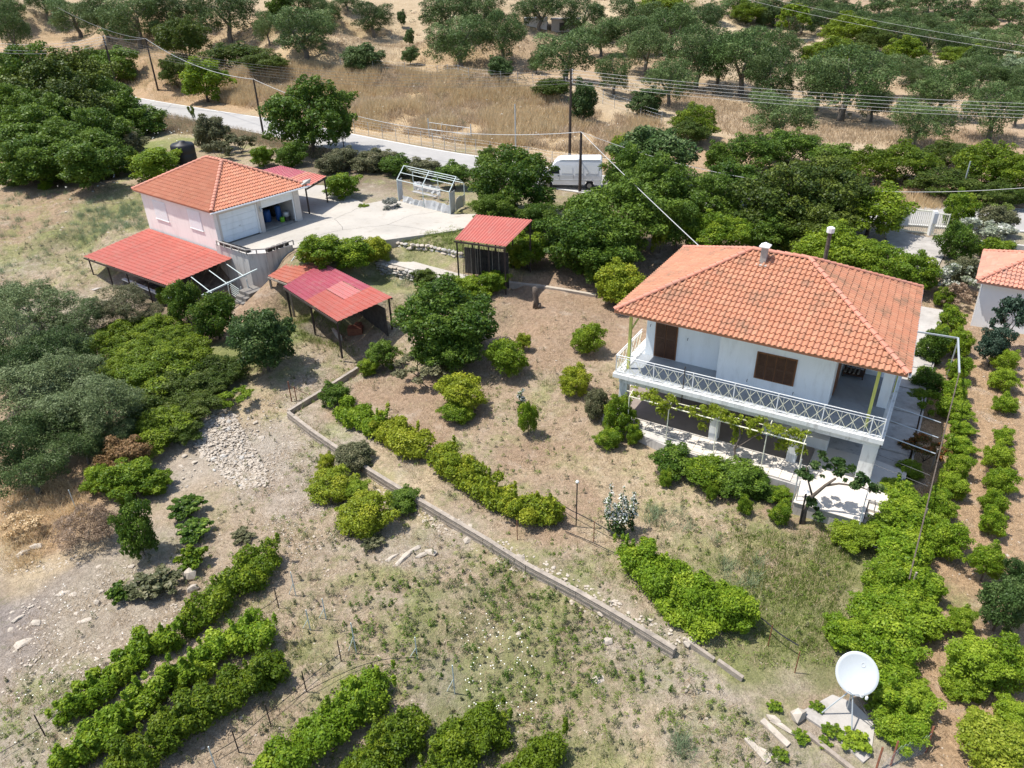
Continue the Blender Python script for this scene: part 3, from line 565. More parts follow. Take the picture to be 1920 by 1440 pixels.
def tiled_roof(parent, faces, corners, quads, mat, individual, cam_local, capmat, soffit, thick=.12, capw=.11):
    rb = MB()
    for q in quads:
        vs = [tuple(v) for v in q]; 
        if (q[2]-q[3]).length < 1e-6: vs = vs[:3]
        rb.add(vs, [tuple(range(len(vs)))], .5)
        rb.add([(v[0], v[1], v[2]-thick) for v in vs[:2]]+[vs[1], vs[0]], [(0, 1, 2, 3)], .5)
    roof = rb.build('roof', mat, parent)
    c0, c1, c2, c3 = corners[:4]; sb = MB(); sb.prism([(c_.x*.995+.0, c_.y*.995) for c_ in (c0, c1, c2, c3)], c0.z-thick-.02, c0.z-.03); sb.build('soffit', soffit, roof)
    me = tile_mesh(mat).mesh('roof_tile', mat); base = tile_mesh(mat); cand = []
    for fi, (o, e, s, n, wd, ln, lo, hi) in enumerate(faces):
        rows = int(ln/TL)+1
        for r in range(rows):
            t = -.06+r*TL; f0 = max(0, min(1, (t+TL*.5)/ln)); xa, xb = lo*f0, wd-(wd-hi)*f0
            if t+TL > ln+.12: continue
            x = 0.0
            k0 = int(xa/TW); k1 = int(xb/TW)+1
            for k in range(k0, k1+1):
                x = k*TW
                if x+TW < xa or x > xb: continue
                p = o+e*x+s*t+n*.012; full = x > xa+.05 and x+TW < xb-.02
                cand.append((fi, p, e, s, n, x, t, xa, xb, full, (p-cam_local).length-(3 if fi == 0 else 0)))
    cand.sort(key=lambda q: q[-1]); used = 0; sv = MB()
    for (fi, p, e, s, n, x, t, xa, xb, full, dd) in cand:
        if individual and full and used < individual:
            used += 1; ob = bpy.data.objects.new('roof_tile', me); COL.objects.link(ob); ob.parent = roof
            mt = Matrix((e, s, n)).transposed().to_4x4(); j = random.uniform(-.012, .012); mt.translation = p+e*j*.4+s*j; ob.matrix_local = mt
        else:
            j = random.uniform(-.01, .01); vs = []
            for v in base.v:
                xx = min(max(x+v[0], xa-.0), xb)-x; vs.append(p+e*xx+s*(v[1]+j)+n*v[2])
            sv.add(vs, base.f, random.random())
    if sv.v: tag(sv.build('roof_tile', mat, roof), kind='stuff')
    # ridge and hip caps
    c = corners; A, B = c[4], c[5]; lines = []
    for q in c[:4]: lines.append((q, A if (q-A).length < (q-B).length else B))
    lines.append((A, B))
    cm = {}
    for a, b in lines:
        dv = b-a; L_ = dv.length; dv.normalize(); n = max(1, round(L_/.36)); side = dv.cross(Vector((0, 0, 1))).normalized(); upn = side.cross(dv)
        for k in range(n):
            st = L_/n; key = round(st, 3)
            if key not in cm:
                mb = MB(); pr = [(math.cos(q)*capw, math.sin(q)*capw*.85) for q in [math.pi*i/6 for i in range(7)]]
                vs = [(0, x*1.08, z*1.12+.02) for x, z in pr]+[(st*1.08, x*.92, z*.92) for x, z in pr]+[(0, x*.9, z*.9) for x, z in pr]
                mb.add(vs, [(i+1, i, 7+i, 8+i) for i in range(6)]+[(i, i+1, 15+i, 14+i) for i in range(6)], 0); cm[key] = mb.mesh('ridge_tile', capmat)
            ob = bpy.data.objects.new('ridge_tile', cm[key]); COL.objects.link(ob); ob.parent = roof
            mt = Matrix((dv, side, upn)).transposed().to_4x4(); mt.translation = a+dv*(k*st)+upn*.045; ob.matrix_local = mt
    return roof
class Fr:
    def __init__(s, ox, oy, deg): s.o = Vector((ox, oy)); s.t = math.radians(deg); s.u = Vector((math.cos(s.t), math.sin(s.t))); s.v = Vector((-s.u.y, s.u.x))
    def w(s, a, b, z=0): q = s.o+s.u*a+s.v*b; return Vector((q.x, q.y, z))
    def loc(s, p): d = Vector((p[0], p[1]))-s.o; return Vector((d.dot(s.u), d.dot(s.v), p[2]))
    def thing(s, name, label, cat, group=None): return thing(name, label, cat, (s.o.x, s.o.y, 0), s.t, group)
CAM = Vector((0, 0, CH))
# ================================================================== main house
H = Fr(12.24, 31.85, -31.3)
house = H.thing('villa', 'two storey pale blue and white villa with a big orange hipped tile roof and balcony', 'house')
TZ = .6       # terrace level
_c = [H.loc(atz(*p, 6.12)) for p in ((1152, 582), (1703, 703), (1727, 540), (1283, 465))]
RX0, RX1, RY0, RY1, RZ = (_c[0].x+_c[3].x)/2, (_c[1].x+_c[2].x)/2, (_c[0].y+_c[1].y)/2, (_c[2].y+_c[3].y)/2, 6.12
print('roof', RX0, RX1, RY0, RY1)
fc, cn, qd = roof_faces(RX0, RX1, RY0, RY1, RZ, RZ+2.15, -1.25, 1.2, 'x', _c)
tiled_roof(house, fc, cn, qd, M['tile'], 300, H.loc(CAM), M['ridge'], M['white'])
gut = MB(); gut.tube([(_c[1].x+.07, _c[1].y, RZ-.07), (_c[2].x+.07, _c[2].y, RZ-.07)], .05, 6); gut.tube([(_c[3].x, _c[3].y+.06, RZ-.07), (_c[2].x, _c[2].y+.06, RZ-.07)], .05, 6); gut.build('gutter', M['whiteclean'], house)
mb = MB()   # upper floor walls: stepped block
foot = [(-5.05, -2.75), (-1.3, -2.75), (-1.3, -3.55), (3.55, -3.55), (3.55, .2), (5.2, .2), (5.2, 3.9), (-5.05, 3.9)]
mb.prism(foot, 2.95, 5.96); mb.build('upper_wall', M['wall_blue'], house)
mb = MB(); mb.box(5.35, 5.75, -2.6, -.9, 2.953, 5.96); mb.build('wall_pier', M['wall_blue'], house)
mb = MB(); mb.box(-5.66, 6.0, -5.2, 4.2, 2.72, 2.95); sl_ = mb.build('balcony_slab', M['stained'], house, bevel=.015)
mb = MB(); mb.box(-5.2, 5.72, -4.92, -2.76, 2.953, 2.962); mb.box(3.56, 5.72, -2.75, .19, 2.953, 2.961); mb.build('balcony_floor', M['floorgrey'], house)
mb = MB(); mb.box(-5.4, 5.9, -5.02, -4.74, 2.45, 2.72); mb.box(5.55, 5.9, -4.73, 4.0, 2.45, 2.72); mb.box(-5.4, -5.1, -4.73, 4.0, 2.45, 2.72); mb.build('edge_beam', M['stained'], house)
for a, b in ((-5.4, -4.95), (-5.1, -1.8), (-.95, -4.95), (2.5, -4.95)):
    mb = MB(); wd = .4 if b < -4 else .3; mb.box(a, a+wd, b+.0, b+.38, TZ, 2.45); mb.build('pillar', M['stained'], house, bevel=.02)
mb = MB(); mb.box(5.3, 5.88, -5.0, -4.45, .3, 2.45); mb.build('pillar', M['stained'], house, bevel=.02)
mb = MB(); mb.prism([(-5.05, -1.6), (1.2, -1.6), (1.2, -2.9), (3.75, -2.9), (3.75, -1.6), (5.75, -1.6), (5.75, 3.9), (-5.05, 3.9)], .2, 2.71); mb.build('lower_wall', M['greywall'], house)
mb = MB(); mb.box(3.95, 5.2, -2.0, -1.62, TZ+.55, 2.25); wn = mb.build('lower_window', M['beige'], house); mb = MB(); mb.box(4.0, 5.15, -2.03, -2.005, 2.02, 2.1); mb.build('window_sill', M['white'], wn)
mb = MB(); mb.box(-4.6, -1.4, -1.66, -1.603, TZ, 2.35); mb.build('store_door', M['floorgrey'], house)
mb = MB(); mb.box(1.05, 3.9, -3.35, -2.95, TZ, TZ+.55); mb.build('parapet', M['white'], house)
for a in (-5.25, 5.15):   # yellow veranda posts
    mb = MB(); mb.box(a, a+.12, -4.55, -4.43, 2.96, 5.98); mb.build('veranda_post', M['yellow'], house)
mb = MB(); mb.box(5.8, 5.9, -1.0, -.9, 2.955, 5.98); mb.build('veranda_post', M['yellow'], house)
mb = MB(); mb.bar((-5.15, -4.5, 5.0), (-5.1, -2.75, 5.6), .06); mb.build('brace', M['yellow'], house)
def shutters(a0, a1, z0, z1, b, n, nm):
    f = MB(); f.box(a0, a1, b-.05, b-.004, z0, z1); fo = f.build(nm, M['shutter_frame'], house)
    wv = (a1-a0-.08)/n
    for i in range(n):
        x0 = a0+.04+i*wv+.02; x1 = x0+wv-.04; s = MB()
        for q in range(int((z1-z0-.12)/.062)):
            z = z0+.06+q*.062; s.box(x0+.05, x1-.05, b-.078, b-.052, z, z+.045, random.random())
        s.box(x0, x0+.05, b-.09, b-.051, z0+.04, z1-.04); s.box(x1-.05, x1, b-.09, b-.051, z0+.04, z1-.04); zm = (z0+z1)/2; s.box(x0+.05, x1-.05, b-.09, b-.051, zm-.04, zm+.04)
        s.build('shutter', M['wood_dark'], fo)
shutters(.35, 2.05, 3.52, 4.82, -3.55, 4, 'window'); shutters(-4.6, -3.5, 3.0, 5.15, -2.75, 2, 'balcony_door')
mb = MB(); mb.box(3.553, 3.6, -2.6, -1.6, 3.0, 5.1); mb.build('side_door', M['shutter_frame'], house)
for a, b, z in ((-4.85, -2.75, 4.6), (-3.0, -2.75, 4.3), (.1, -3.55, 3.35), (2.1, -3.55, 3.25)):   # small hooks that hold the shutters
    mb = MB(); mb.tube([(a, b, z), (a, b-.07, z-.02), (a, b-.09, z-.1)], .012, 4); mb.build('shutter_hook', M['pole'], house)
lg = H.thing('log_store', 'dark two shelf log store against the villa wall on the covered veranda', 'shelf'); 
for z in (3.1, 3.55, 4.0): mb = MB(); mb.box(3.62, 4.5, -.55, .1, z, z+.05); mb.build('shelf_board', M['wood_dark'], lg)
for x, y in ((3.64, -.53), (4.46, -.53), (3.64, .06), (4.46, .06)): mb = MB(); mb.box(x, x+.04, y, y+.04, 2.964, 4.05); mb.build('leg', M['wood_dark'], lg)
for i in range(8): mb = MB(); mb.tube([(3.72+i*.09, -.5, 3.2+.45*(i % 2)), (3.72+i*.09, .02, 3.2+.45*(i % 2))], .045, 7); mb.build('log', M['oldwood'], lg)
# railing
def railing(p, q, parent, bay=.46, h=.92, z=2.95, names=True):
    p, q = Vector((p[0], p[1], 0)), Vector((q[0], q[1], 0)); L_ = (q-p).length; d = (q-p).normalized(); n = round(L_/bay); st = L_/n
    mb = MB(); mb.bar(p+Vector((0, 0, z+h)), q+Vector((0, 0, z+h)), .035, .025); rl = mb.build('top_rail', M['whiteclean'], parent)
    mb = MB(); mb.bar(p+Vector((0, 0, z+.1)), q+Vector((0, 0, z+.1)), .025); mb.bar(p+Vector((0, 0, z+h-.12)), q+Vector((0, 0, z+h-.12)), .025); mb.build('bottom_rail', M['whiteclean'], parent)
    cross = MB()
    cross.bar((0, 0, .1), (st, 0, h-.12), .02); cross.bar((0, 0, h-.12), (st, 0, .1), .02); cross.bar((st/2, 0, .1), (st/2, 0, h-.12), .014)
    me = cross.mesh('cross_panel', M['cream'])
    for i in range(n):
        ob = place('cross_panel', me, parent, tuple(p+d*st*i+Vector((0, 0, z))), (0, 0, math.atan2(d.y, d.x)))
    pm = MB(); pm.box(-.02, .02, -.02, .02, 0, h); pme = pm.mesh('rail_post', M['whiteclean'])
    for i in range(0, n+1, 4): place('rail_post', pme, parent, tuple(p+d*st*min(i, n)+Vector((0, 0, z))))
rg = thing('railing_anchor', None, None); bpy.data.objects.remove(rg)
mb = MB(); mb.prism([(-5.9, -4.78), (3.4, -4.78), (3.4, -1.72), (-5.9, -1.72)], TZ+.006, TZ+.016); mb.build('inner_floor', M['brownfloor'], house)  # brown sheet over the paving, darkened for the shade under the balcony slab
railing((-5.55, -5.08), (5.88, -5.08), house); railing((5.88, -5.08), (5.88, 3.8), house); railing((-5.55, -5.08), (-5.55, -2.0), house)
mb = MB(); mb.tube([(-2.3, -5.1, 2.2), (-2.3, -5.1, 4.1)], .02, 6); mb.build('rail_pole', M['pole'], house)
# chimney and things on the roof
ch = MB(); zc = 7.25; ch.box(-.6, -.34, -1.42, -1.16, 7.0, 8.7); ch.box(-.7, -.24, -1.62, -1.08, 7.2, 7.95, .6); co = ch.build('chimney', M['block'], house)
mb = MB(); mb.box(-.69, -.25, -1.51, -1.07, 8.7, 8.75); mb.add([(-.69,-1.51,8.75),(-.25,-1.51,8.75),(-.25,-1.07,8.75),(-.69,-1.07,8.75),(-.47,-1.29,8.9)], [(0,1,4),(1,2,4),(2,3,4),(3,0,4)], .5); mb.build('chimney_cap', M['white'], co)
flue = H.thing('flue_pipe', 'tall brown stove flue pipe with a white cap behind the villa roof', 'chimney pipe')
mb = MB(); mb.tube([(1.2, 5.3, .5), (1.2, 5.3, 7.6)], .1, 8); mb.build('pipe', M['bark'], flue); mb = MB(); mb.lathe([(.12, 7.6), (.19, 7.62), (.19, 7.85), (.1, 7.9)], 10, 1.2, 5.3); mb.build('cap', M['white'], flue)
# terrace, patio with steps
ter = H.thing('terrace', None, None); tag(ter, kind='structure')
mb = MB(); poly = [(-6.1, -5.2), (-4.6, -5.75), (-2.2, -6.35), (3.45, -6.4), (3.45, -1.7), (-6.1, -1.7)]; mb.prism(poly, -.6, TZ-.045); tb = mb.build('terrace_base', M['retaining'], ter)
k = 0; pavers = {}
for i in range(20):       # paving slabs, two sizes
    for j in range(10):
        a0, b0 = -6.1+i*.48, -6.3+j*.48
        if a0+.48 > 3.42 or b0+.48 > -1.72: continue
        if b0 < -6.3+.48*1.1 and a0 < -2.2: continue
        if b0 < -5.3 and a0 < -4.3: continue
        if 'm' not in pavers:
            q = MB(); q.box(.008, .472, .008, .472, -.04, 0); pavers['m'] = q.mesh('paving_slab', M['patio'])
        place('paving_slab', pavers['m'], ter, (a0, b0, TZ+random.uniform(-.004, .004)), (random.uniform(-.004, .004), random.uniform(-.004, .004), 0)); k += 1
pat = H.thing('patio', None, None); tag(pat, kind='structure')
mb = MB(); mb.prism([(3.46, -7.6), (6.0, -7.55), (6.0, -6.05), (7.15, -6.05), (7.15, -3.2), (5.9, -1.8), (3.46, -1.8)], -.7, TZ-.03); mb.build('patio_base', M['retaining'], pat)
mb = MB(); mb.prism([(3.44, -7.64), (6.04, -7.59), (6.04, -6.03), (7.15, -6.03), (7.15, -3.3), (5.9, -3.0), (3.44, -3.0)], TZ-.03, TZ+.015); mb.build('patio_floor', M['patio'], pat, bevel=.01)
for i in range(5): mb = MB(); mb.box(6.06, 7.1, -6.45-i*.38, -6.06-i*.38, -.9, TZ-.13*(i+1)); mb.build('step', M['patio'], pat, bevel=.01)
mb = MB(); mb.tube([(3.52, -7.5, TZ), (3.52, -7.5, TZ+1.0)], .02); mb.tube([(5.93, -7.45, TZ), (5.93, -7.45, TZ+.9)], .02); mb.tube([(5.93, -6.1, TZ), (5.93, -6.1, TZ+.9), (5.93, -7.45, TZ+.9), (5.98, -8.0, .1)], .02); mb.build('handrail', M['steel'], pat)
sp = H.thing('side_path', None, None); tag(sp, kind='structure')
for i, (b0, b1, z) in enumerate([(-3.28, -2.0, .6), (-1.98, .4, .66), (.42, 1.6, .7), (1.62, 4.0, .74), (4.02, 6.4, .78), (6.42, 9.0, .82), (9.02, 14.8, .86)]):
    mb = MB(); mb.box(5.92 if b0 < 4.5 else 5.2, 7.1+.05*i*.3, b0, b1, -.3, z); mb.build('path_slab', M['pathgrey'] if i < 4 else M['concrete'], sp, bevel=.01)
mb = MB(); mb.box(7.2, 7.28, -3.2, 14.8, -.2, .72, .9); mb.build('kerb', M['concrete'], sp)
# driveway behind the house up to the gate
drive = MB(); dp = [atz(*p) for p in ((1668, 470, .95), (1655, 425, 1.0), (1768, 437, 1.0), (1775, 470, .95), (1740, 535, .88), (1712, 520, .88))]
drive.add([(p[0], p[1], p[2]+.06) for p in dp]+[(p[0], p[1], p[2]-.5) for p in dp], [(0, 5, 4, 3, 2, 1)]+[(i, (i+1) % 6, 6+(i+1) % 6, 6+i) for i in range(6)], .5)
tag(drive.build('driveway', M['pathgrey']), kind='structure')
# pergola in front of the terrace
pg = H.thing('pergola', 'cream painted pipe pergola with vines along the villa terrace', 'pergola')
PZ = 2.35
mb = MB(); mb.tube([(-4.45, -5.85, PZ), (3.3, -5.95, PZ)], .028); mb.build('front_rail', M['cream'], pg)
mb = MB(); mb.tube([(-4.9, -5.2, 2.2), (3.4, -5.2, 2.3)], .02); mb.build('back_rail', M['cream'], pg)
for a in (-4.5, -2.6, -.4, 1.7, 3.2):
    mb = MB(); mb.tube([(a, -5.88, TZ), (a, -5.88, PZ)], .025); mb.build('post', M['cream'], pg); mb = MB(); mb.tube([(a, -5.88, PZ), (a, -5.05, PZ+.25)], .02); mb.build('rafter', M['cream'], pg)
mb = MB(); mb.tube([(-4.5, -6.1, .95), (3.3, -6.38, .95)], .008); mb.tube([(-4.5, -6.1, .75), (3.3, -6.38, .75)], .008); mb.build('terrace_rail', M['cream'], pg)
# side trellis over the path
st_ = H.thing('trellis', 'white steel pipe trellis spanning the path on the right side of the villa', 'trellis')
mb = MB(); mb.bar((6.1, 6.6, 2.7), (7.95, 6.75, 2.7), .07); mb.build('top_bar', M['steel'], st_); mb = MB(); mb.bar((7.95, 6.75, 2.7), (8.25, 3.0, 2.6), .08); mb.build('side_bar', M['steel'], st_)
mb = MB(); mb.bar((7.98, 6.8, .1), (7.98, 6.75, 2.7), .06); mb.build('post', M['steel'], st_)
for b in (-1.2, -2.5, -3.8): mb = MB(); mb.tube([(5.95, b, 2.4), (7.9, b-.2, 2.25)], .022); mb.build('cross_pipe', M['steel'], st_)
for b in (-4.6, -5.4): mb = MB(); mb.tube([(5.9, b, 1.9), (7.9, b-.2, 1.7)], .011, 4); mb.build('wire', M['darkwire'], st_)
mb = MB(); mb.tube([(8.25, 3.0, 2.6), (8.1, -2.0, 2.0), (8.0, -6.5, 1.5), (7.9, -10.5, 1.0)], .026, 6); mb.build('long_beam', M['bark'], st_)
for b in (-2.0, -6.5, -10.4): mb = MB(); mb.tube([(8.05, b, -.1), (8.05, b, 1.3)], .04, 6); mb.build('post', M['oldwood'], st_)

# ================================================================== garage and its yard
G = Fr(-19.8, 49.28, 51.7)
gar = G.thing('garage', 'pale pink two bay garage with an orange tiled pyramid roof beside the concrete yard', 'garage')
fc, cn, qd = roof_faces(-.22, 7.75, -.3, 9.75, 5.5, 7.55, 3.7, 5.6, 'y')
tiled_roof(gar, fc, cn, qd, M['tile_new'], 0, G.loc(CAM), M['ridge'], M['white'], capw=.13)
mb = MB(); mb.box(.02, .24, 0.02, 9.18, 0, 2.45); mb.build('basement_wall', M['retaining'], gar)  # coloured darker than the pink wall above, for the shade under the carport
mb = MB(); mb.box(0, .25, 0, 9.2, 2.46, 5.36); mb.box(.26, 7.1, 8.95, 9.2, 0, 5.36); mb.box(6.85, 7.1, .25, 8.94, 2.5, 5.36); mb.build('side_wall', M['pink'], gar)
mb = MB(); mb.box(0.26, .42, -.004, .25, 2.9, 5.36); mb.box(3.48, 3.8, -.03, .25, 2.9, 5.36); mb.box(6.6, 7.1, -.03, .24, 2.9, 5.36); mb.box(.42, 3.48, .0, .25, 5.1, 5.36); mb.box(3.8, 6.6, 0, .25, 5.3, 5.36); mb.build('front_pier', M['beige'], gar)
mb = MB(); mb.box(0.26, 6.84, .26, 8.9, 2.7, 3.02); mb.build('floor', M['pathgrey'], gar)
mb = MB(); d0 = mb
for i in range(5): d0.box(.45, 3.32, .06, .1, 3.06+i*.41, 3.06+i*.41+.4)
dr = d0.build('garage_door', M['wall_blue'], gar); mb = MB(); mb.box(1.8, 1.95, .02, .06, 3.95, 4.0); mb.build('handle', M['steel'], dr)
mb = MB(); mb.box(3.33, 3.47, .03, .12, 3.02, 5.1); mb.box(.42, .449, .03, .12, 3.02, 5.1); mb.build('door_frame', M['white'], gar)
mb = MB(); mb.box(3.83, 6.5, .06, .1, 4.68, 5.29); dr = mb.build('garage_door', M['white'], gar); tag(dr, 'raised white garage door')
mb = MB(); mb.box(6.5, 6.595, .03, .12, 3.02, 5.3); mb.build('door_frame', M['white'], gar)
for b0, b1, z0 in ((1.6, 3.15, 3.78), (6.0, 7.7, 3.66)):
    mb = MB(); mb.box(-.03, -.003, b0, b1, z0, z0+1.35); w_ = mb.build('window', M['whiteclean'], gar); mb = MB(); mb.box(-.07, -.004, b0-.05, b1+.05, z0-.05, z0-.003); mb.build('sill', M['white'], w_)
    mb = MB(); [mb.box(-.042, -.031, b0+.03, b1-.03, z0+.03+q*.09, z0+.11+q*.09) for q in range(14)]; mb.build('shutter', M['whiteclean'], w_)
mb = MB(); mb.tube([(-.4, -.42, 5.42), (7.85, -.42, 5.42)], .06, 6); mb.build('gutter', M['whiteclean'], gar)
mb = MB(); mb.add([(7.3, -.3, 5.6), (7.95, -.45, 5.62), (7.95, -.1, 5.85), (7.4, .2, 5.7), (8.05, -.5, 5.95)], [(0, 1, 4, 3), (1, 2, 4), (0, 3, 2, 1)], .5); mb.build('roof_flashing', M['concrete'], gar)
lamp = MB(); lamp.box(3.6, 3.7, -.16, -.03, 4.75, 4.85); lamp.lathe([(.05, 4.5), (.09, 4.52), (.09, 4.7), (.04, 4.75)], 8, 3.65, -.14); lamp.build('wall_lamp', M['steel'], gar)
def can(px, name, lab, m, a, b, z, r, h, cat='container'):
    p = G.w(a, b, z); mb = MB(); mb.lathe([(r*.85, 0), (r, h*.1), (r, h*.85), (r*.9, h), (r*.6, h)], 12); o = mb.build(name, m, None, True); o.location = p; tag(o, lab, cat); return o
can(0, 'barrel', 'blue plastic barrel standing inside the open garage bay', M['blue'], 5.3, 1.8, 3.02, .3, .85, 'barrel')
can(0, 'barrel', 'dark blue drum against the right wall inside the garage', M['blue'], 6.0, 1.3, 3.02, .22, 1.1, 'barrel')
can(0, 'bucket', 'lime green bucket on the garage floor near its right side', M['green_plastic'], 5.9, .8, 3.02, .18, .35, 'bucket')
can(0, 'cooking_pot', 'steel pot on a stand just inside the open garage', M['steel'], 6.25, .75, 3.35, .24, .35, 'pot')
mb = MB(); mb.box(6.05, 6.45, .55, .95, 3.02, 3.34); o = mb.build('crate', M['dark']); o.location = (G.o.x, G.o.y, 0); o.rotation_euler = (0, 0, G.t); tag(o, 'dark crate that carries the steel pot in the garage', 'crate')
mb = MB(); [mb.box(.6+i*.8, 1.3+i*.8, 8.2, 8.8, 3.02, 3.5+(i % 3)*.5) for i in range(7)]; mb.box(6.3, 6.8, 2.4, 8.0, 3.02, 4.2); o = mb.build('shelf', M['dark']); o.location = (G.o.x, G.o.y, 0); o.rotation_euler = (0, 0, G.t); tag(o, 'dim row of boxes and shelving along the back of the garage', 'shelving')
# yard slab
yard = G.thing('concrete_yard', None, None); tag(yard, kind='structure')
yp = [(.15, -.06), (.15, -3.0), (1.1, -3.95), (2.5, -4.35), (4.1, -5.6), (7.3, -8.5), (11.6, -11.2), (14.3, -11.8), (15.9, -10.6), (14.6, -8.8), (14.9, -3.8), (14.4, -1.6), (12.6, -.9), (13.4, 2.5), (14.6, 6.1), (13.2, 8.0), (7.4, 8.4), (7.15, -.06)]
mb = MB(); mb.prism(yp, 1.5, 3.0); mb.build('yard_slab', M['yard'], yard)
mb = MB()
for pts in ([(1.5, -3.2), (4.5, -3.6), (7.2, -4.4), (9.8, -6.2)], [(7.2, -4.4), (8.6, -1.9), (12.4, -1.1)], [(9.8, -6.2), (12.5, -6.0), (14.6, -7.4)], [(9.8, -6.2), (10.6, -9.6)]):
    P = densify(pts, .7); P = [(p[0]+random.uniform(-.12, .12), p[1]+random.uniform(-.12, .12)) for p in P]
    for i in range(len(P)-1):
        a, b = Vector(P[i]), Vector(P[i+1]); n = (b-a).orthogonal().normalized()*.012; mb.add([(a.x-n.x, a.y-n.y, 3.004), (a.x+n.x, a.y+n.y, 3.004), (b.x+n.x, b.y+n.y, 3.004), (b.x-n.x, b.y-n.y, 3.004)], [(3, 2, 1, 0)], .5)
mb.build('crack', M['dark'], yard)
# retaining wall block with planters, stair down
rw = G.thing('retaining_wall', 'grey streaked concrete retaining wall with planters along its top', 'retaining wall')
mb = MB(); mb.prism([(-.3, -.35), (-.3, -.05), (.14, -.05), (.14, -3.1), (1.05, -3.98), (2.6, -4.4), (2.6, -4.62), (.55, -4.5), (-.28, -3.6)], -.2, 3.28); mb.build('wall', M['retaining'], rw)
def lpx(px, py, z): return G.loc(atz(px, py, z))
mb = MB(); q = [(-.42, -.45), (-.4, -3.75), (.5, -4.68), (2.6, -4.75)]
for a, b in zip(q[:-1], q[1:]):
    mb.bar((*a, 3.62), (*b, 3.62), .07); n = max(2, int(math.dist(a, b)/.7))
    for i in range(n+1): f = i/n; mb.box(a[0]+(b[0]-a[0])*f-.03, a[0]+(b[0]-a[0])*f+.03, a[1]+(b[1]-a[1])*f-.03, a[1]+(b[1]-a[1])*f+.03, 3.28, 3.6)
mb.build('planter_rail', M['concrete'], rw)
for i in range(7):
    a, b = -.15+.02*i, -.7-i*.43; mb = MB(); mb.box(a-.13, a+.17, b-.17, b+.17, 3.282, 3.5); mb.build('planter', M['black'], rw)
for i in range(4):
    a, b = .9+i*.45, -4.35; mb = MB(); mb.box(a-.17, a+.17, b-.15, b+.15, 3.282, 3.5); mb.build('planter', M['black'], rw)
stair = G.thing('outdoor_stair', 'concrete outdoor stair descending beside the grey retaining wall', 'stairs')
mb = MB()
for i in range(11): mb.box(2.45-i*.3, 2.75-i*.3, -5.7, -4.72, -.1, 2.75-i*.26)
mb.build('steps', M['concrete'], stair); mb = MB(); mb.tube([(2.8, -5.75, 3.6), (.4, -5.75, 1.9)], .03); mb.tube([(2.8, -5.75, 2.7), (2.8, -5.75, 3.6)], .025); mb.build('handrail', M['paintsteel'], stair)
M['darkconc'] = simple('dark_concrete', (.2, .185, .165), .9, var=.2, bmp=.4)
lowst = G.thing('low_stair', 'short concrete steps and ramp below the retaining wall', 'stairs')
mb = MB()
for i in range(5): mb.box(-1.6-i*.3, -1.3-i*.3, -5.0, -3.9, -.1, 1.25-i*.24, .9)
mb.box(-1.29, -.5, -5.0, -3.9, -.1, 1.25); mb.build('steps', M['darkconc'], lowst)
for i in range(6): mb = MB(); mb.tube([(-1.5, -3.8, .45+i*.16), (-1.2, -2.3, .45+i*.16)], .018, 5); mb.build('rail', M['paintsteel'], lowst)
for b in (-3.8, -2.3): mb = MB(); mb.tube([(-1.4, b, 0), (-1.35, b, 1.4)], .03, 5); mb.build('post', M['paintsteel'], lowst)

# ================================================================== sheds with corrugated sheet roofs
def sheet_roof(parent, c00, c10, c11, c01, strips, wave=.2, amp=.025, rowstep=.34):
    """roof over corners (low-left, low-right, high-right, high-left); strips = [(u0,u1,v0,v1,material)]"""
    c00, c10, c11, c01 = map(Vector, (c00, c10, c11, c01)); wd = (c10-c00).length; ln = (c01-c00).length
    n = (c10-c00).cross(c01-c00).normalized()
    for (u0, u1, v0, v1, m) in strips:
        nu = max(2, int((u1-u0)*wd/wave*6)); rows = max(1, int(round((v1-v0)*ln/rowstep))); vs = []; fs = []
        us = [u0+(u1-u0)*i/nu for i in range(nu+1)]
        vv = []
        for r in range(rows): vv += [(v0+(v1-v0)*r/rows, .04), (v0+(v1-v0)*(r+1)/rows, .0)]
        for v, off in vv:
            for u in us:
                p = (c00*(1-u)+c10*u)*(1-v)+(c01*(1-u)+c11*u)*v; vs.append(p+n*(math.sin(u*wd/wave*2*math.pi)*amp+off))
        m_ = nu+1
        for j in range(len(vv)-1):
            for i in range(nu): fs.append((j*m_+i, j*m_+i+1, (j+1)*m_+i+1, (j+1)*m_+i))
        mb = MB(); mb.add(vs, fs, .5); mb.build('roof_sheet', m, parent)
def shed_frame(parent, c00, c10, c11, c01, ground, mat, nposts=3, prad=.045, both=True, beams=4):
    c00, c10, c11, c01 = map(Vector, (c00, c10, c11, c01)); dz = Vector((0, 0, -.1))
    for a, b in ((c00, c10), (c01, c11)): mb = MB(); mb.bar(a+dz, b+dz, .08, .1); mb.build('beam', mat, parent)
    for i in range(beams): f = (i+.5)/beams; mb = MB(); mb.bar(c00.lerp(c10, f)+dz*.7, c01.lerp(c11, f)+dz*.7, .05, .06); mb.build('rafter', mat, parent)
    for a, b in ((c00, c10), (c01, c11)) if both else ((c00, c10),):
        for i in range(nposts):
            f = .03+.94*i/(nposts-1); p = a.lerp(b, f); q = p+(c01-c00)*(.03 if a == c00 else -.03)
            mb = MB(); mb.box(q.x-prad, q.x+prad, q.y-prad, q.y+prad, ground-.1, p.z-.1); mb.build('post', mat, parent)
GW = lambda a, b, z: tuple(G.w(a, b, z))
cp = thing('carport', 'wide carport with a bright red tile pattern sheet roof below the pink garage wall', 'carport')
C_ = (GW(-5.25, 9.1, 1.95), GW(-4.75, -.95, 1.95), GW(-.12, -1.75, 2.62), GW(-.12, 9.1, 2.62))
sheet_roof(cp, *C_, [(i/10+.001, (i+1)/10, 0, 1, M['sheet_red']) for i in range(10)], .21)
shed_frame(cp, *C_, 0, M['pole'], 5, .035, False)
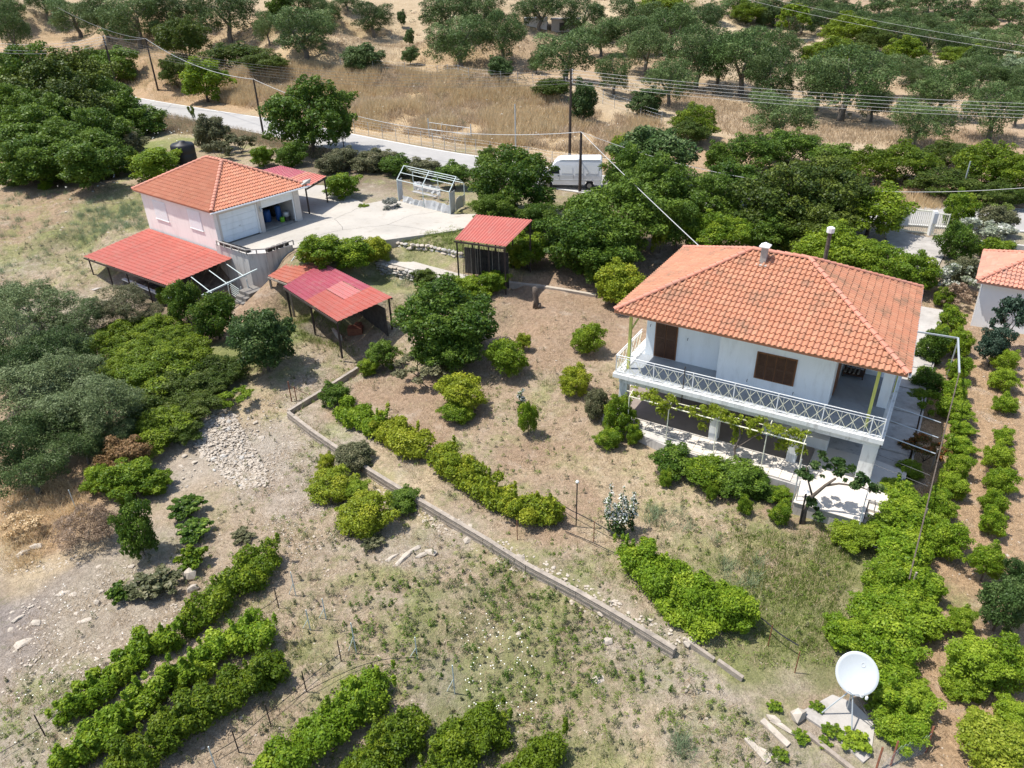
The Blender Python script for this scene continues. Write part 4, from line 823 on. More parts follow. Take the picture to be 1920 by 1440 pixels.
cf = G.thing('steel_frame', 'bare pale steel pipe frame joining the red carport to the retaining wall', 'steel frame')
for i in range(4): mb = MB(); mb.tube([(-.6-i*1.25, -.9+i*.02, 2.35-i*.12), (-1.2-i*1.25, -4.3, 2.15-i*.12)], .03, 6); mb.build('pipe', M['paintsteel'], cf)
mb = MB(); mb.bar((-.2, -4.3, 2.35), (-5.2, -4.0, 1.75), .09); mb.build('main_pipe', M['paintsteel'], cf)
for a in (-1.0, -5.0): mb = MB(); mb.tube([(a, -4.1, 0), (a, -4.1, 1.9)], .035); mb.build('post', M['paintsteel'], cf)
mb = MB(); mb.prism([tuple(G.w(a, b))[:2] for a, b in ((-5.3, 9.6), (-6.4, 9.3), (-6.0, 7.2), (-4.9, 7.3), (-.2, 7.3), (-.2, -1.5), (-4.4, -1.2), (-4.8, 7.0), (-4.9, 9.7))][:4], -.2, .12); tag(mb.build('apron_slab', M['concrete']), kind='structure')
bar_ = G.thing('low_wall', 'white topped low wall under the front edge of the carport', 'low wall')
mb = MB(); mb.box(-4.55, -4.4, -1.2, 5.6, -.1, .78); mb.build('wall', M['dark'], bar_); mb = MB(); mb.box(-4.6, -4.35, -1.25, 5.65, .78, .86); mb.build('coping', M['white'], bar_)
s2 = thing('open_shed', 'open sided shed with crimson sheet roof and one faded pink panel', 'shed')
q = [tuple(atz(*p)) for p in ((531, 538, 2.45), (632, 603, 2.35), (735, 557, 2.6), (605, 492, 2.7))]
# low edge runs from far-left to near; slope falls to the lower left
st = []
for i in range(7):
    u0, u1 = i/7+.001, (i+1)/7
    if i in (3, 4): st += [(u0, u1, 0, .45, M['sheet_red']), (u0, u1, .452, .8, M['sheet_pink']), (u0, u1, .802, 1, M['sheet_purple'])]
    elif i > 4: st += [(u0, u1, 0, 1, M['sheet_red'])]
    else: st += [(u0, u1, 0, 1, M['sheet_purple'])]
# roof corners ordered along the falling edge: (531,538)-(632,603) is the left eave
sheet_roof(s2, q[0], q[1], q[2], q[3], [(a, b, c_, d, m) for a, b, c_, d, m in st], .19)
shed_frame(s2, q[0], q[1], q[2], q[3], 0, M['pole'], 3, .05, True)
s3 = thing('lean_to', 'small lean-to with orange red tile pattern roof between the stair and the crimson shed', 'shed')
q3 = [tuple(atz(*p)) for p in ((502, 518, 2.35), (540, 532, 2.35), (612, 493, 2.65), (556, 484, 2.65))]
sheet_roof(s3, *q3, [(i/3+.001, (i+1)/3, 0, 1, M['sheet_orange']) for i in range(3)], .21)
shed_frame(s3, *q3, 0, M['oldwood'], 2, .06, True, 2)
s4 = thing('wooden_shed', 'dark slatted shed with a plain red corrugated roof under the big trees', 'shed')
q4 = [tuple(atz(*p)) for p in ((852, 450, 4.45), (948, 463, 4.45), (998, 412, 4.85), (893, 402, 4.85))]
sheet_roof(s4, *q4, [(i/6+.001, (i+1)/6, 0, 1, M['sheet_red']) for i in range(6)], .2, .03, 30)
shed_frame(s4, *q4, 1.2, M['pole'], 4, .05, True)
a0, a1 = Vector(q4[0]), Vector(q4[1]); dn = (Vector(q4[3])-a0).normalized(); dd = (a1-a0)
nsl = 26
for i in range(nsl):
    f = .06+.86*i/nsl; p = a0+dd*f+dn*.75; wdt = random.uniform(.05, .1)
    if random.random() < .12: continue
    mb = MB(); mb.bar((p.x, p.y, 1.15), (p.x+random.uniform(-.04, .04), p.y, 4.1+random.uniform(-.3, 0)), wdt, .03); mb.build('slat', M['oldwood'] if random.random() < .2 else M['pole'], s4)
mb = MB(); p0 = a0+dd*.05+dn*1.2; p1 = a0+dd*.93+dn*1.2; mb.bar((p0.x, p0.y, 2.4), (p1.x, p1.y, 2.4), .05, 2.4); mb.build('back_panel', M['dark'], s4)
s5 = thing('rear_carport', 'flat red and crimson sheet carport behind the garage roof', 'carport')
q5 = [tuple(atz(*p)) for p in ((562, 355, 5.1), (612, 331, 5.1), (520, 311, 5.45), (440, 330, 5.45))]
q5 = [tuple(atz(575, 352, 5.05)), tuple(atz(612, 331, 5.05)), tuple(atz(525, 311, 5.4)), tuple(atz(455, 328, 5.4))]
sheet_roof(s5, *q5, [(0, 1, 0, .3, M['sheet_red']), (0, 1, .302, .42, M['sheet_orange']), (0, 1, .422, 1, M['sheet_purple'])], .2)
shed_frame(s5, *q5, 2.9, M['pole'], 2, .05, True)
def junk(pts, label, cat, seed, m='dark', name='clutter'):
    r = random.Random(seed); t = thing(name, label, cat, tuple(pts[0])); 
    return t
# things under the sheds
bk = thing('shed_shade_panel', 'added shade partition along the back of the crimson shed', 'backdrop'); mb = MB(); A0, A1 = Vector(q[3]).lerp(Vector(q[0]), .15), Vector(q[2]).lerp(Vector(q[1]), .15); mb.bar((A0.x, A0.y, 1.0), (A1.x, A1.y, 1.0), .06, 2.1); mb.build('board', M['dark'], bk)  # added dark panel that deepens the shade under the shed roof
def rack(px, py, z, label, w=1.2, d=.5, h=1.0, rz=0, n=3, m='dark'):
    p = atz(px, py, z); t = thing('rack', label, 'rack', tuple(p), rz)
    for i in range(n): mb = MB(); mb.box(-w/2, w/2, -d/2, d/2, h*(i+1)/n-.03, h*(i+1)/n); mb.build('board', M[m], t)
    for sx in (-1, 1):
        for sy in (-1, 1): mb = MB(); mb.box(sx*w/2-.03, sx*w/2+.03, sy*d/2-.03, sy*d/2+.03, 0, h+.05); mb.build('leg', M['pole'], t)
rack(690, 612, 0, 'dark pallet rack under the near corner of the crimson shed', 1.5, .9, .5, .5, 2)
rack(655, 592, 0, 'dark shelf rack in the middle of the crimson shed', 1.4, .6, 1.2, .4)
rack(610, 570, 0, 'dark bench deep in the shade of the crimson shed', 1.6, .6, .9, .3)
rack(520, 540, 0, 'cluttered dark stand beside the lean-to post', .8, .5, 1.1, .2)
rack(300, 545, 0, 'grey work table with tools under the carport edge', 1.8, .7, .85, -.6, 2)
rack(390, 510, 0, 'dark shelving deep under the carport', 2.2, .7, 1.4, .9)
mb = MB(); mb.box(-.45, .45, -.3, .3, .1, .55); mb.lathe([(.2, .0), (.25, .05), (.25, .5), (.2, .55)], 10, .1, .55); o = mb.build('garden_machine', M['rust']); p = atz(668, 628, 0); o.location = p; tag(o, 'rusty red machine at the lower corner of the crimson shed', 'machine')
kb = thing('shed_kerb', 'low concrete kerb along the grassy side of the crimson shed', 'kerb'); P0, P1 = atz(602, 600, 0), atz(640, 640, 0)
mb = MB(); mb.bar((P0[0], P0[1], .15), (P1[0], P1[1], .15), .18, .35); mb.build('kerb', M['stonepale'], kb)

# ================================================================== neighbour's small house at the right edge
K = Fr(27.35, 39.9, -33)
hut = K.thing('cottage', 'small white cottage with faded hipped tile roof at the right edge', 'cottage')
fc, cn, qd = roof_faces(-.35, 6.4, -.4, 5.2, 3.12, 4.35, 2.4, 3.6)
tiled_roof(hut, fc, cn, qd, M['tile_old'], 0, K.loc(CAM), M['ridge'], M['white'])
mb = MB(); mb.box(0, 6.0, 0, 4.8, -.2, 2.98); mb.build('wall', M['whiteclean'], hut)
# ================================================================== garden wall (boards left their print in the concrete)
gw = thing('garden_wall', 'long low board marked concrete wall winding between garden and field', 'wall', (0, 0, 0))
W2 = WALL; Wd = densify(WALL[:4], 2.0)+densify(WALL[3:], 2.0)[1:]
for i in range(len(Wd)-1):
    a, b = Wd[i], Wd[i+1]; L_ = float(np.linalg.norm(b-a)); z0 = -.05-.06*(i % 3 == 1)-.012*i; ang = math.atan2(b[1]-a[1], b[0]-a[0])
    f = i/len(Wd); hh = .16 if i < 4 else .12; mb = MB(); th = .1
    zt = h1(*( (a+b)/2+np.array([-(b-a)[1], (b-a)[0]])/L_*.9))+hh
    mb.box(.01, L_-.01, -.03-th, .0, -1.3, zt-.03)
    nb = 5
    for q in range(nb): mb.box(.012, L_-.012, -.055-th-.012*(q % 2), -.031-th, zt-.075-q*.105-.085, zt-.075-q*.105, random.random())
    mb.box(0, L_, -.06-th, .02, zt-.03, zt, .3)
    o = mb.build('wall_section', M['oldwall'], gw); o.location = (a[0], a[1], 0); o.rotation_euler = (0, 0, ang)
# remaining low piece of the wall further right
for P, Q in (((1345, 1243), (1392, 1275)), ((1282, 1202), (1338, 1240))):
    a, b = at(*P), at(*Q); mb = MB(); mb.bar((a[0], a[1], a[2]+.03), (b[0], b[1], b[2]+.0), .12, .3); mb.build('wall_section', M['oldwall'], gw)
# ------------------------------------------------------------------ rough stones
def rock(seed, flat=.6):
    r = random.Random(seed); t = (1+5**.5)/2; vs = [Vector(v).normalized() for v in [(-1,t,0),(1,t,0),(-1,-t,0),(1,-t,0),(0,-1,t),(0,1,t),(0,-1,-t),(0,1,-t),(t,0,-1),(t,0,1),(-t,0,-1),(-t,0,1)]]
    fs = [(0,11,5),(0,5,1),(0,1,7),(0,7,10),(0,10,11),(1,5,9),(5,11,4),(11,10,2),(10,7,6),(7,1,8),(3,9,4),(3,4,2),(3,2,6),(3,6,8),(3,8,9),(4,9,5),(2,4,11),(6,2,10),(8,6,7),(9,8,1)]
    vs = [v*r.uniform(.7, 1.2) for v in vs]; vs = [Vector((v.x, v.y*r.uniform(.75, 1), v.z*flat)) for v in vs]; m = MB(); m.add(vs, fs, .5); return m
ROCKS = [rock(i, .5).mesh('stone', M['stone']) for i in range(6)]; ROCKP = [rock(20+i, .45).mesh('stone', M['stonepale']) for i in range(6)]
def stones(parent, P, Q, rows, ln, hgt_, m, z0, z1, off=0, seed=3, maxn=300):
    """dry stone wall face between ground points P and Q"""
    r = random.Random(seed); P, Q = Vector(P), Vector(Q); L_ = (Q-P).length; d = (Q-P).normalized(); n = 0
    for j in range(rows):
        x = r.uniform(0, .2)
        while x < L_ and n < maxn:
            s = r.uniform(.6, 1.3)*ln; z = P.lerp(Q, x/L_).z+z0+(z1-z0)*(j+.5)/rows
            p = P+d*(x+s/2); place('stone', ROCKS[r.randrange(6)] if (m == 0 and r.random() < .6) else ROCKP[r.randrange(6)], parent, (p.x+r.uniform(-.05, .05), p.y+r.uniform(-.05, .05), z), (r.uniform(-.15, .15), r.uniform(-.15, .15), math.atan2(d.y, d.x)), (s*.62, .2, (z1-z0)/rows*1.1/.5*.55)); x += s*1.02; n += 1
    return n
sw = thing('stone_wall', 'dry stone retaining wall under the concrete garden path', 'stone wall')
pts = []
for i in range(5):
    t = (GPATH[min(i+1, 4)]-GPATH[max(i-1, 0)])[:2]; t /= np.linalg.norm(t); pts.append(np.array([GPATH[i][0]+t[1]*.72, GPATH[i][1]-t[0]*.72, .92]))
for i in range(len(pts)-1): stones(sw, pts[i], pts[i+1], 6, .38, .9, 0, -.05, .98, seed=i, maxn=72)
core = MB(); 
for a, b in zip(pts[:-1], pts[1:]): core.bar((a[0], a[1]+.22, 1.25), (b[0], b[1]+.22, 1.25), .3, 1.1)
core.build('rubble_core', M['stone'], sw)
gp = ribbon('garden_path', [tuple(q) for q in GPATH], -.55, .6, M['yard'], 0, skirt=.8)
s6 = thing('stone_wall', 'tumbled grey rubble wall edging the grass above the garden path', 'stone wall')
pts = [at(735, 458), at(765, 465), at(805, 468), at(868, 483)]
for i in range(3): stones(s6, pts[i], pts[i+1], 2, .42, .4, i % 2, -.12, .35, seed=20+i, maxn=40)
kb = ribbon('garden_kerb', [tuple(at(x_, y_)+np.array([0, 0, .12])) for x_, y_ in ((950, 531), (980, 535), (1010, 538), (1035, 542), (1060, 546), (1090, 551), (1118, 556))], -.14, .14, M['stonepale'], .02, skirt=.5)
heap = thing('stone_heap', 'heap of pale broken limestone spread on the slope left of the garden wall', 'stone heap', tuple(at(430, 850)))
r = random.Random(9); hz = at(430, 850); n = 0; extra = MB()
HP = [(395,768),(428,765),(447,790),(470,830),(500,880),(503,912),(455,918),(420,893),(385,860),(362,832),(372,800)]
hpw = [at(*p)[:2] for p in HP]; cx = np.mean([p[0] for p in hpw]); cy = np.mean([p[1] for p in hpw])
while n < 2800:
    x = r.uniform(min(p[0] for p in hpw), max(p[0] for p in hpw)); y = r.uniform(min(p[1] for p in hpw), max(p[1] for p in hpw))
    ins = inpoly(np.array([x]), np.array([y]), hpw)[0]
    if not ins and r.random() > .04: continue
    e = 1-min(1, math.hypot((x-cx)/2.6, (y-cy)/3.6)); s = (r.uniform(.025, .1) if r.random() < .7 else r.uniform(.02, .05))*(2.0 if n < 70 else 1); z = h1(x, y)+e*.16*r.random()
    me = ROCKP[r.randrange(6)] if r.random() < .8 else ROCKS[r.randrange(6)]
    ro = (r.uniform(-.5, .5), r.uniform(-.5, .5), r.uniform(0, 6.3))
    if n < 290: place('stone', me, heap, (x-hz[0], y-hz[1], z-hz[2]), ro, (s*1.2, s, s))
    else:
        mt = Matrix.Translation((x-hz[0], y-hz[1], z-hz[2]))@Matrix.Rotation(ro[2], 4, 'Z')@Matrix.Rotation(ro[0], 4, 'X'); rk = rock(r.randrange(50), .5); extra.add([mt@(Vector(v)*s) for v in rk.v], rk.f)
    n += 1
tag(extra.build('stone', M['stonepale'], heap), kind='stuff')

# ================================================================== van on the road
def build_van(px, py, yaw):
    p = atz(px, py, 2.1); v = thing('van', 'white high roof panel van parked on the road behind the trees', 'van', tuple(p), yaw)
    # profile in x (front at -x), z ; body from extruded half widths
    prof = [(-2.75,.45),(-2.78,.85),(-2.6,1.12),(-1.95,1.3),(-1.45,2.05),(-1.1,2.42),(-.6,2.55),(2.6,2.6),(2.75,2.45),(2.8,1.2),(2.78,.4)]
    def width(z): return .98 if z < 1.3 else .98-(z-1.3)*.12
    bm = MB(); n = len(prof); arc = lambda cx: [(cx+.42*math.cos(math.pi-math.pi*i/6), .4+.42*math.sin(math.pi*i/6)) for i in range(7)]
    low = [(2.78,.4)]+[(x, z) for x, z in reversed(arc(1.75))]+[(x, z) for x, z in reversed(arc(-1.85))]+[(-2.75,.4)]
    poly = prof[:-1]+low; m = len(poly); vs = []
    for sgn in (-1, 1): vs += [(x, sgn*width(z), z) for x, z in poly]
    bm.add(vs, [tuple(range(m)), tuple(range(2*m-1, m-1, -1))]+[(i, m+i, m+(i+1) % m, (i+1) % m) for i in range(m)], .5)
    body = bm.build('body', M['van'], v, bevel=.05)
    for sgn in (-1, 1):
        g = MB(); g.add([(-1.75, sgn*.99, 1.38), (-.85, sgn*.99, 1.38), (-.9, sgn*.915, 1.98), (-1.38, sgn*.91, 1.98)], [(0, 1, 2, 3) if sgn < 0 else (3, 2, 1, 0)], .5); g.build('side_window', M['glass'], v)
        for cx in (-1.85, 1.75):
            t = MB(); t.tube([(cx, sgn*.72, .36), (cx, sgn*.96, .36)], .35, 16); tt = t.build('wheel', M['tyre'], v); q = MB(); q.tube([(cx, sgn*.955, .36), (cx, sgn*.975, .36)], .2, 12); q.build('rim', M['rim'], tt)
        mb = MB(); mb.box(-2.3, 2.7, min(sgn*.985, sgn*1.0), max(sgn*.985, sgn*1.0), .78, .86, .9); mb.build('side_moulding', M['greywall'], v)
        for x in (-.82, .35, 1.25): mb = MB(); mb.box(x, x+.018, min(sgn*.96, sgn*.987), max(sgn*.96, sgn*.987), .9, 1.32); mb.build('door_gap', M['darkwire'], v)
        for x0, x1 in ((-.7, .3), (.45, 1.2), (1.35, 2.5)): mb = MB(); mb.add([(x0, sgn*.985, 1.4), (x1, sgn*.985, 1.4), (x1-.04, sgn*.915, 2.1), (x0+.04, sgn*.915, 2.1)], [(0, 1, 2, 3) if sgn < 0 else (3, 2, 1, 0)], .5); mb.build('side_panel', M['whiteclean'], v)
        mb = MB(); mb.box(-.98, -.86, min(sgn*.98, sgn*1.01), max(sgn*.98, sgn*1.01), 1.16, 1.22); mb.build('door_handle', M['black'], v)
        mb = MB(); mb.box(-1.75, -1.6, min(sgn*1.0, sgn*1.15), max(sgn*1.0, sgn*1.15), 1.35, 1.65); mb.build('mirror', M['black'], v)
    mb = MB(); mb.add([(-2.0, -.85, 1.35), (-2.0, .85, 1.35), (-1.5, .8, 2.05), (-1.5, -.8, 2.05)], [(0, 3, 2, 1)], .5); mb.build('windscreen', M['glass'], v)
    mb = MB(); mb.box(-.9, 2.62, -.86, -.84, 2.5, 2.545, .6); mb.build('roof_gutter', M['greywall'], v)
    for s in (-1, 1): mb = MB(); mb.box(-2.79, -2.7, s*.75-.13, s*.75+.13, .85, 1.05); mb.build('headlight', M['glass'], v)
    return v
build_van(1068, 350, math.radians(-8))
# warning sign behind the van
p = atz(1126, 318, 2.0); ws = thing('road_sign', 'orange red triangular warning sign with yellow face beyond the van', 'road sign', tuple(atz(1124, 330, 2.0)))
mb = MB(); mb.tube([(0, 0, -.5), (0, 0, 1.5)], .03); mb.build('post', M['steel'], ws)
mb = MB(); mb.add([(-.45, -.05, .75), (.45, -.05, .75), (0, -.05, 1.55), (-.45, -.03, .75), (.45, -.03, .75), (0, -.03, 1.55)], [(0, 1, 2), (5, 4, 3), (0, 3, 4, 1), (1, 4, 5, 2), (2, 5, 3, 0)], .5); mb.build('sign_border', M['orange_sign'], ws)
mb = MB(); mb.add([(-.27, -.056, .85), (.27, -.056, .85), (0, -.056, 1.32)], [(0, 1, 2)], .5); mb.build('sign_face', M['yellow_sign'], ws)
# ================================================================== poles and wires
def up_to(bx, by, tx, ty):
    """ground point under (bx,by) and height so that the top appears at ty"""
    g = at(bx, by); best = 8; bd = 1e9
    for h in np.arange(1, 13, .05):
        q = Vector((g[0], g[1], g[2]+h))-CAM; f = -q.dot(ZA); y = 720-FPX*q.dot(YA)/f
        if abs(y-ty) < bd: bd = abs(y-ty); best = h
    return g, best
TOPS = {}
def pole(key, bx, by, tx, ty, rad, mat, label, name='utility_pole', cat='utility pole', arm=False):
    g, h = up_to(bx, by, tx, ty); o = thing(name, label, cat, tuple(g)); mb = MB(); mb.tube([(0, 0, -.4), (0, 0, h*.5), (0, 0, h)], [rad*1.15, rad, rad*.8], 8); mb.build('post', mat, o)
    if arm:
        for q in range(4): mb = MB(); mb.tube([(0, 0, h-.25-q*.32), (.12, -.12, h-.25-q*.32), (.12, -.12, h-.13-q*.32)], .025, 5); mb.lathe([(.03, h-.15-q*.32), (.055, h-.13-q*.32), (.04, h-.04-q*.32)], 8, .12, -.12); mb.build('insulator', M['greywall'], o)
    TOPS[key] = Vector((g[0], g[1], g[2]+h)); return o
pole('A', 228, 197, 193, 66, .13, M['pole'], 'tall dark wooden pole at the left end of the visible road', arm=True)
pole('B', 296, 168, 270, 72, .12, M['pole'], 'dark wooden pole beyond the road among the dry brush')
pole('C', 494, 252, 474, 148, .11, M['pole'], 'dark wooden pole at the near edge of the road left of the roadside tree')
pole('D', 1068, 292, 1071, 129, .13, M['pole'], 'tall dark wooden pole with insulators behind the white van', arm=True)
pole('E', 1087, 360, 1087, 248, .12, M['pole'], 'dark pole standing right in front of the white van')
pole('F', 1800, 372, 1818, 302, .06, M['steel'], 'grey metal pole against the bright green hedge on the right', 'metal_pole', 'pole')
pole('G', 967, 280, 966, 195, .07, M['steel'], 'grey metal pole at the roadside fence above the road', 'metal_pole', 'pole')
pole('H', 1891, 487, 1912, 452, .06, M['greywall'], 'pale leaning pipe behind the cottage roof', 'metal_pole', 'pole')
def wire(p, q, sag, rad, label, m='wire', name='cable', cat='cable', n=24, group=None):
    pts = [tuple(Vector(p).lerp(Vector(q), i/n)-Vector((0, 0, sag*4*(i/n)*(1-i/n)))) for i in range(n+1)]
    mb = MB(); mb.tube(pts, rad, 4); return tag(mb.build(name, M[m]), label, cat, group)
rf = H.w(-4.9, 4.7, 5.9)
wire(TOPS['E'], rf, .08, .03, 'white service cable running from the pole by the van down to the villa roof')
wire(TOPS['C'], TOPS['E'], 2.1, .028, 'long sagging pale cable between the roadside pole and the van pole')
wire(TOPS['B'], TOPS['C'], 1.0, .03, 'pale cable from the pole in the brush to the roadside pole')
wire(TOPS['B'], Vector(atz(110, 15, 16)), .6, .028, 'pale cable rising from the brush pole to the top left')
wire(TOPS['A'], TOPS['B'], .3, .022, 'short cable between the two left poles')
wire(TOPS['E'], Vector(atz(2000, 345, 6.0)), 2.2, .018, 'thin cable from the van pole over the trees and past the metal pole')
DR = Vector(atz(2080, 196, 9)); DL = TOPS['A']
for i in range(5):
    d = Vector((.1, -.1, -.1-i*.3)); wire(TOPS['D']+d, DR+d*1.05+Vector((0, 0, .05*i)), .5, .013, 'power line running right from the insulator pole, number %s from the top' % ['one', 'two', 'three', 'four', 'five'][i], group='power lines along the road')
    wire(TOPS['D']+d, DL+d, 2.0, .012, 'power line running left from the insulator pole, number %s from the top' % ['one', 'two', 'three', 'four', 'five'][i], 'darkwire', group='power lines along the road')
    if i < 4: wire(DL+d, Vector(atz(-120, 62+i*6, 12.5)), 1.2, .018, 'power line leaving the left pole for the picture edge, number %s from the top' % ['one', 'two', 'three', 'four'][i], group='power lines along the road')
for i in range(2): wire(Vector(atz(1400, -14+i*13, 13)), Vector(atz(2000, 98+i*12, 9)), .5, .013, 'distant %s power line crossing the olive grove top right' % ('upper', 'lower')[i], group='power lines over the grove')
# roadside fence: posts and mesh wires
fn = thing('wire_fence', 'low wire mesh fence with grey posts along the far side of the road', 'fence'); off = 3.6; P = densify([tuple(q) for q in RS], 3.0)
pl = []
for i in range(1, len(P)-1):
    t = (P[i+1]-P[i-1])[:2]; t /= np.linalg.norm(t); q = P[i][:2]+np.array([-t[1], t[0]])*off*-1 if False else P[i][:2]-np.array([t[1], -t[0]])*off
    if -26 < q[0] < 14: pl.append((q[0], q[1], h1(*q)))
for x, y, z in pl: mb = MB(); mb.tube([(x, y, z-.2), (x, y, z+1.5)], .03, 5); mb.build('fence_post', M['steel'], fn)
wm = MB()
for a, b in zip(pl[:-1], pl[1:]):
    for h in (.15, .5, .85, 1.2, 1.45): wm.tube([(a[0], a[1], a[2]+h), (b[0], b[1], b[2]+h)], .006, 3, caps=False)
wm.build('mesh_wire', M['steel'], fn)
fn2 = thing('wire_fence', 'old wire fence along the top of the dry golden slope', 'fence')
P2 = [at(*q) for q in ((640, 128), (700, 135), (760, 140), (820, 146), (880, 152), (940, 158), (1000, 163), (1060, 168), (1130, 195), (1200, 222), (1240, 235))]
P3 = densify([tuple(q) for q in P2], 3.2); P3 = [(q[0], q[1], h1(q[0], q[1])) for q in P3]
for x, y, z in P3: mb = MB(); mb.tube([(x, y, z-.2), (x+random.uniform(-.1, .1), y, z+1.6)], .035, 5); mb.build('fence_post', M['steel'], fn2)
wm = MB()
for a, b in zip(P3[:-1], P3[1:]):
    for h in (.3, .7, 1.1, 1.5): wm.tube([(a[0], a[1], a[2]+h), (b[0], b[1], b[2]+h)], .008, 3, caps=False)
wm.build('mesh_wire', M['steel'], fn2)
gt = thing('field_gate', 'grey metal field gate in the roadside fence', 'gate'); a, b = at(805, 258), at(884, 270)
for p_ in (a, b): mb = MB(); mb.tube([(p_[0], p_[1], p_[2]-.2), (p_[0], p_[1], p_[2]+2.0)], .07); mb.build('post', M['steel'], gt)
for h in (.2, .9, 1.6): mb = MB(); mb.tube([(a[0], a[1], a[2]+h), (b[0], b[1], b[2]+h)], .03, 5); mb.build('rail', M['steel'], gt)
for i in range(8): f = (i+.5)/8; mb = MB(); mb.tube([(a[0]+(b[0]-a[0])*f, a[1]+(b[1]-a[1])*f, a[2]+.2), (a[0]+(b[0]-a[0])*f, a[1]+(b[1]-a[1])*f, a[2]+1.6)], .02, 4); mb.build('upright', M['steel'], gt)
# black water tank
tk = thing('water_tank', 'black plastic water tank behind the garage roof', 'water tank', tuple(atz(352, 318, 3.0))); tk.scale = (1.15, 1.15, 1.35)
mb = MB(); mb.lathe([(.88, -.3), (.92, 0), (.92, .55), (.89, .6), (.92, .65), (.92, 1.1), (.89, 1.15), (.92, 1.2), (.92, 1.65), (.8, 1.78), (.3, 1.86), (.28, 1.93)], 24); mb.build('tank_body', M['black'], tk, True)
# greenhouse frame
gh = thing('greenhouse', 'small bare greenhouse frame of pale steel pipes with torn plastic skirts', 'greenhouse frame')
g0, g1, g2 = atz(748, 378, 2.95), atz(845, 403, 2.95), atz(872, 385, 2.95); u = Vector(g1-g0); v_ = Vector(g2-g1); g0 = Vector(g0); EH, RH = 1.75, 2.55
for i in range(3):
    f = i/2
    A_, B_ = g0+u*f, g0+u*f+v_; R_ = g0+u*f+v_*.5
    mb = MB(); mb.tube([A_, A_+Vector((0, 0, EH)), R_+Vector((0, 0, RH)), B_+Vector((0, 0, EH)), B_], .035, 5); mb.build('hoop_frame', M['paintsteel'], gh)
for off_, h in ((0, EH), (.25, (EH+RH)/2), (.5, RH), (.75, (EH+RH)/2), (1, EH)): mb = MB(); mb.tube([g0+v_*off_+Vector((0, 0, h)), g0+u+v_*off_+Vector((0, 0, h))], .03, 5); mb.build('purlin', M['paintsteel'], gh)
def sheet(name, a, b, h0, h1_, m, parent, n=10, wob=.08):
    a, b = Vector(a), Vector(b); vs = []; nn = (b-a).cross(Vector((0, 0, 1))).normalized()
    for i in range(n+1):
        for h in (h0, (h0+h1_)/2, h1_): vs.append(a.lerp(b, i/n)+Vector((0, 0, h+random.uniform(-.06, .06)))+nn*random.uniform(-wob, wob))
    mb = MB(); mb.add(vs, [(3*i+j, 3*i+3+j, 3*i+4+j, 3*i+1+j) for i in range(n) for j in range(2)], .5)
    o = mb.build(name, m, parent); s_ = o.modifiers.new('thick', 'SOLIDIFY'); s_.thickness = .015; return o
sheet('plastic_skirt', g0+u*.08, g0+u*.55, -.1, .55, M['film'], gh); sheet('plastic_skirt', g0+u*.52, g0+u, -.25, .75, M['film'], gh)
sheet('plastic_skirt', g0+v_, g0+u*.55+v_, .3, 1.0, M['film'], gh); sheet('end_panel', g0+v_*.02, g0+v_*.3, 0, 1.7, M['film'], gh, 3, .02); sheet('end_panel', g0+u+v_*.0, g0+u+v_*.35, 0, 1.7, M['film'], gh, 3, .02); sheet('plastic_skirt', g0+u+v_*.4, g0+u+v_, 0, .9, M['film'], gh, 4)
for i in range(2): mb = MB(); q = g0+u*.2+v_*(.35+.2*i); mb.bar(q+Vector((0, 0, .8+.3*i)), q+u*.45+Vector((0, 0, .8+.3*i)), .35, .05); mb.build('shelf', M['block'], gh)
# gate
ga, gb = Vector(atz(1665, 432, 1.05)), Vector(atz(1740, 440, 1.05)); gc, gd = Vector(atz(1745, 442, 1.05)), Vector(atz(1770, 445, 1.05))
def gate(a, b, h, label, panel=None):
    t = thing('gate', label, 'gate'); up = Vector((0, 0, 1))
    for z in (.12, h): mb = MB(); mb.bar(a+up*z, b+up*z, .07, .09); mb.build('frame_rail', M['cream'], t)
    for f in (0, 1): mb = MB(); q = a.lerp(b, f); mb.bar(q+up*.05, q+up*(h+.05), .08, .08); mb.build('frame_post', M['cream'], t)
    n = int((b-a).length/.13)
    for i in range(1, n): q = a.lerp(b, i/n); mb = MB(); mb.bar(q+up*.14, q+up*h, .025, .025); mb.build('bar', M['cream'], t)
    if panel: q0, q1 = a.lerp(b, panel[0]), a.lerp(b, panel[1]); mb = MB(); mb.bar(q0+up*h*.6+Vector((0, -.05, 0)), q1+up*h*.6+Vector((0, -.05, 0)), .02, h*.6); mb.build('panel', M['whiteclean'], t)
gate(ga, gb, 1.75, 'wide pale yellow barred driveway gate with a white panel', (.05, .45)); gate(gc, gd, 1.7, 'narrow pale yellow barred gate right of the gate pillar')
mb = MB(); q = (gb+gc)/2; mb.box(q.x-.14, q.x+.14, q.y-.15, q.y+.15, .8, 2.9); gp_ = thing('gate_pillar', 'white pillar with grey letterbox between the two yellow gates', 'pillar'); mb.build('pillar', M['white'], gp_); mb = MB(); mb.box(q.x-.16, q.x+.16, q.y-.25, q.y-.151, 2.0, 2.8); mb.build('letterbox', M['greywall'], gp_)
gv = thing('boundary_wall', 'low grey boundary wall right of the gate behind white flowering shrubs', 'wall'); a, b = atz(1775, 452, 1.0), atz(1990, 478, .8); mb = MB(); mb.bar((a[0], a[1], .8), (b[0], b[1], .7), .25, 1.0); mb.build('wall', M['retaining'], gv)
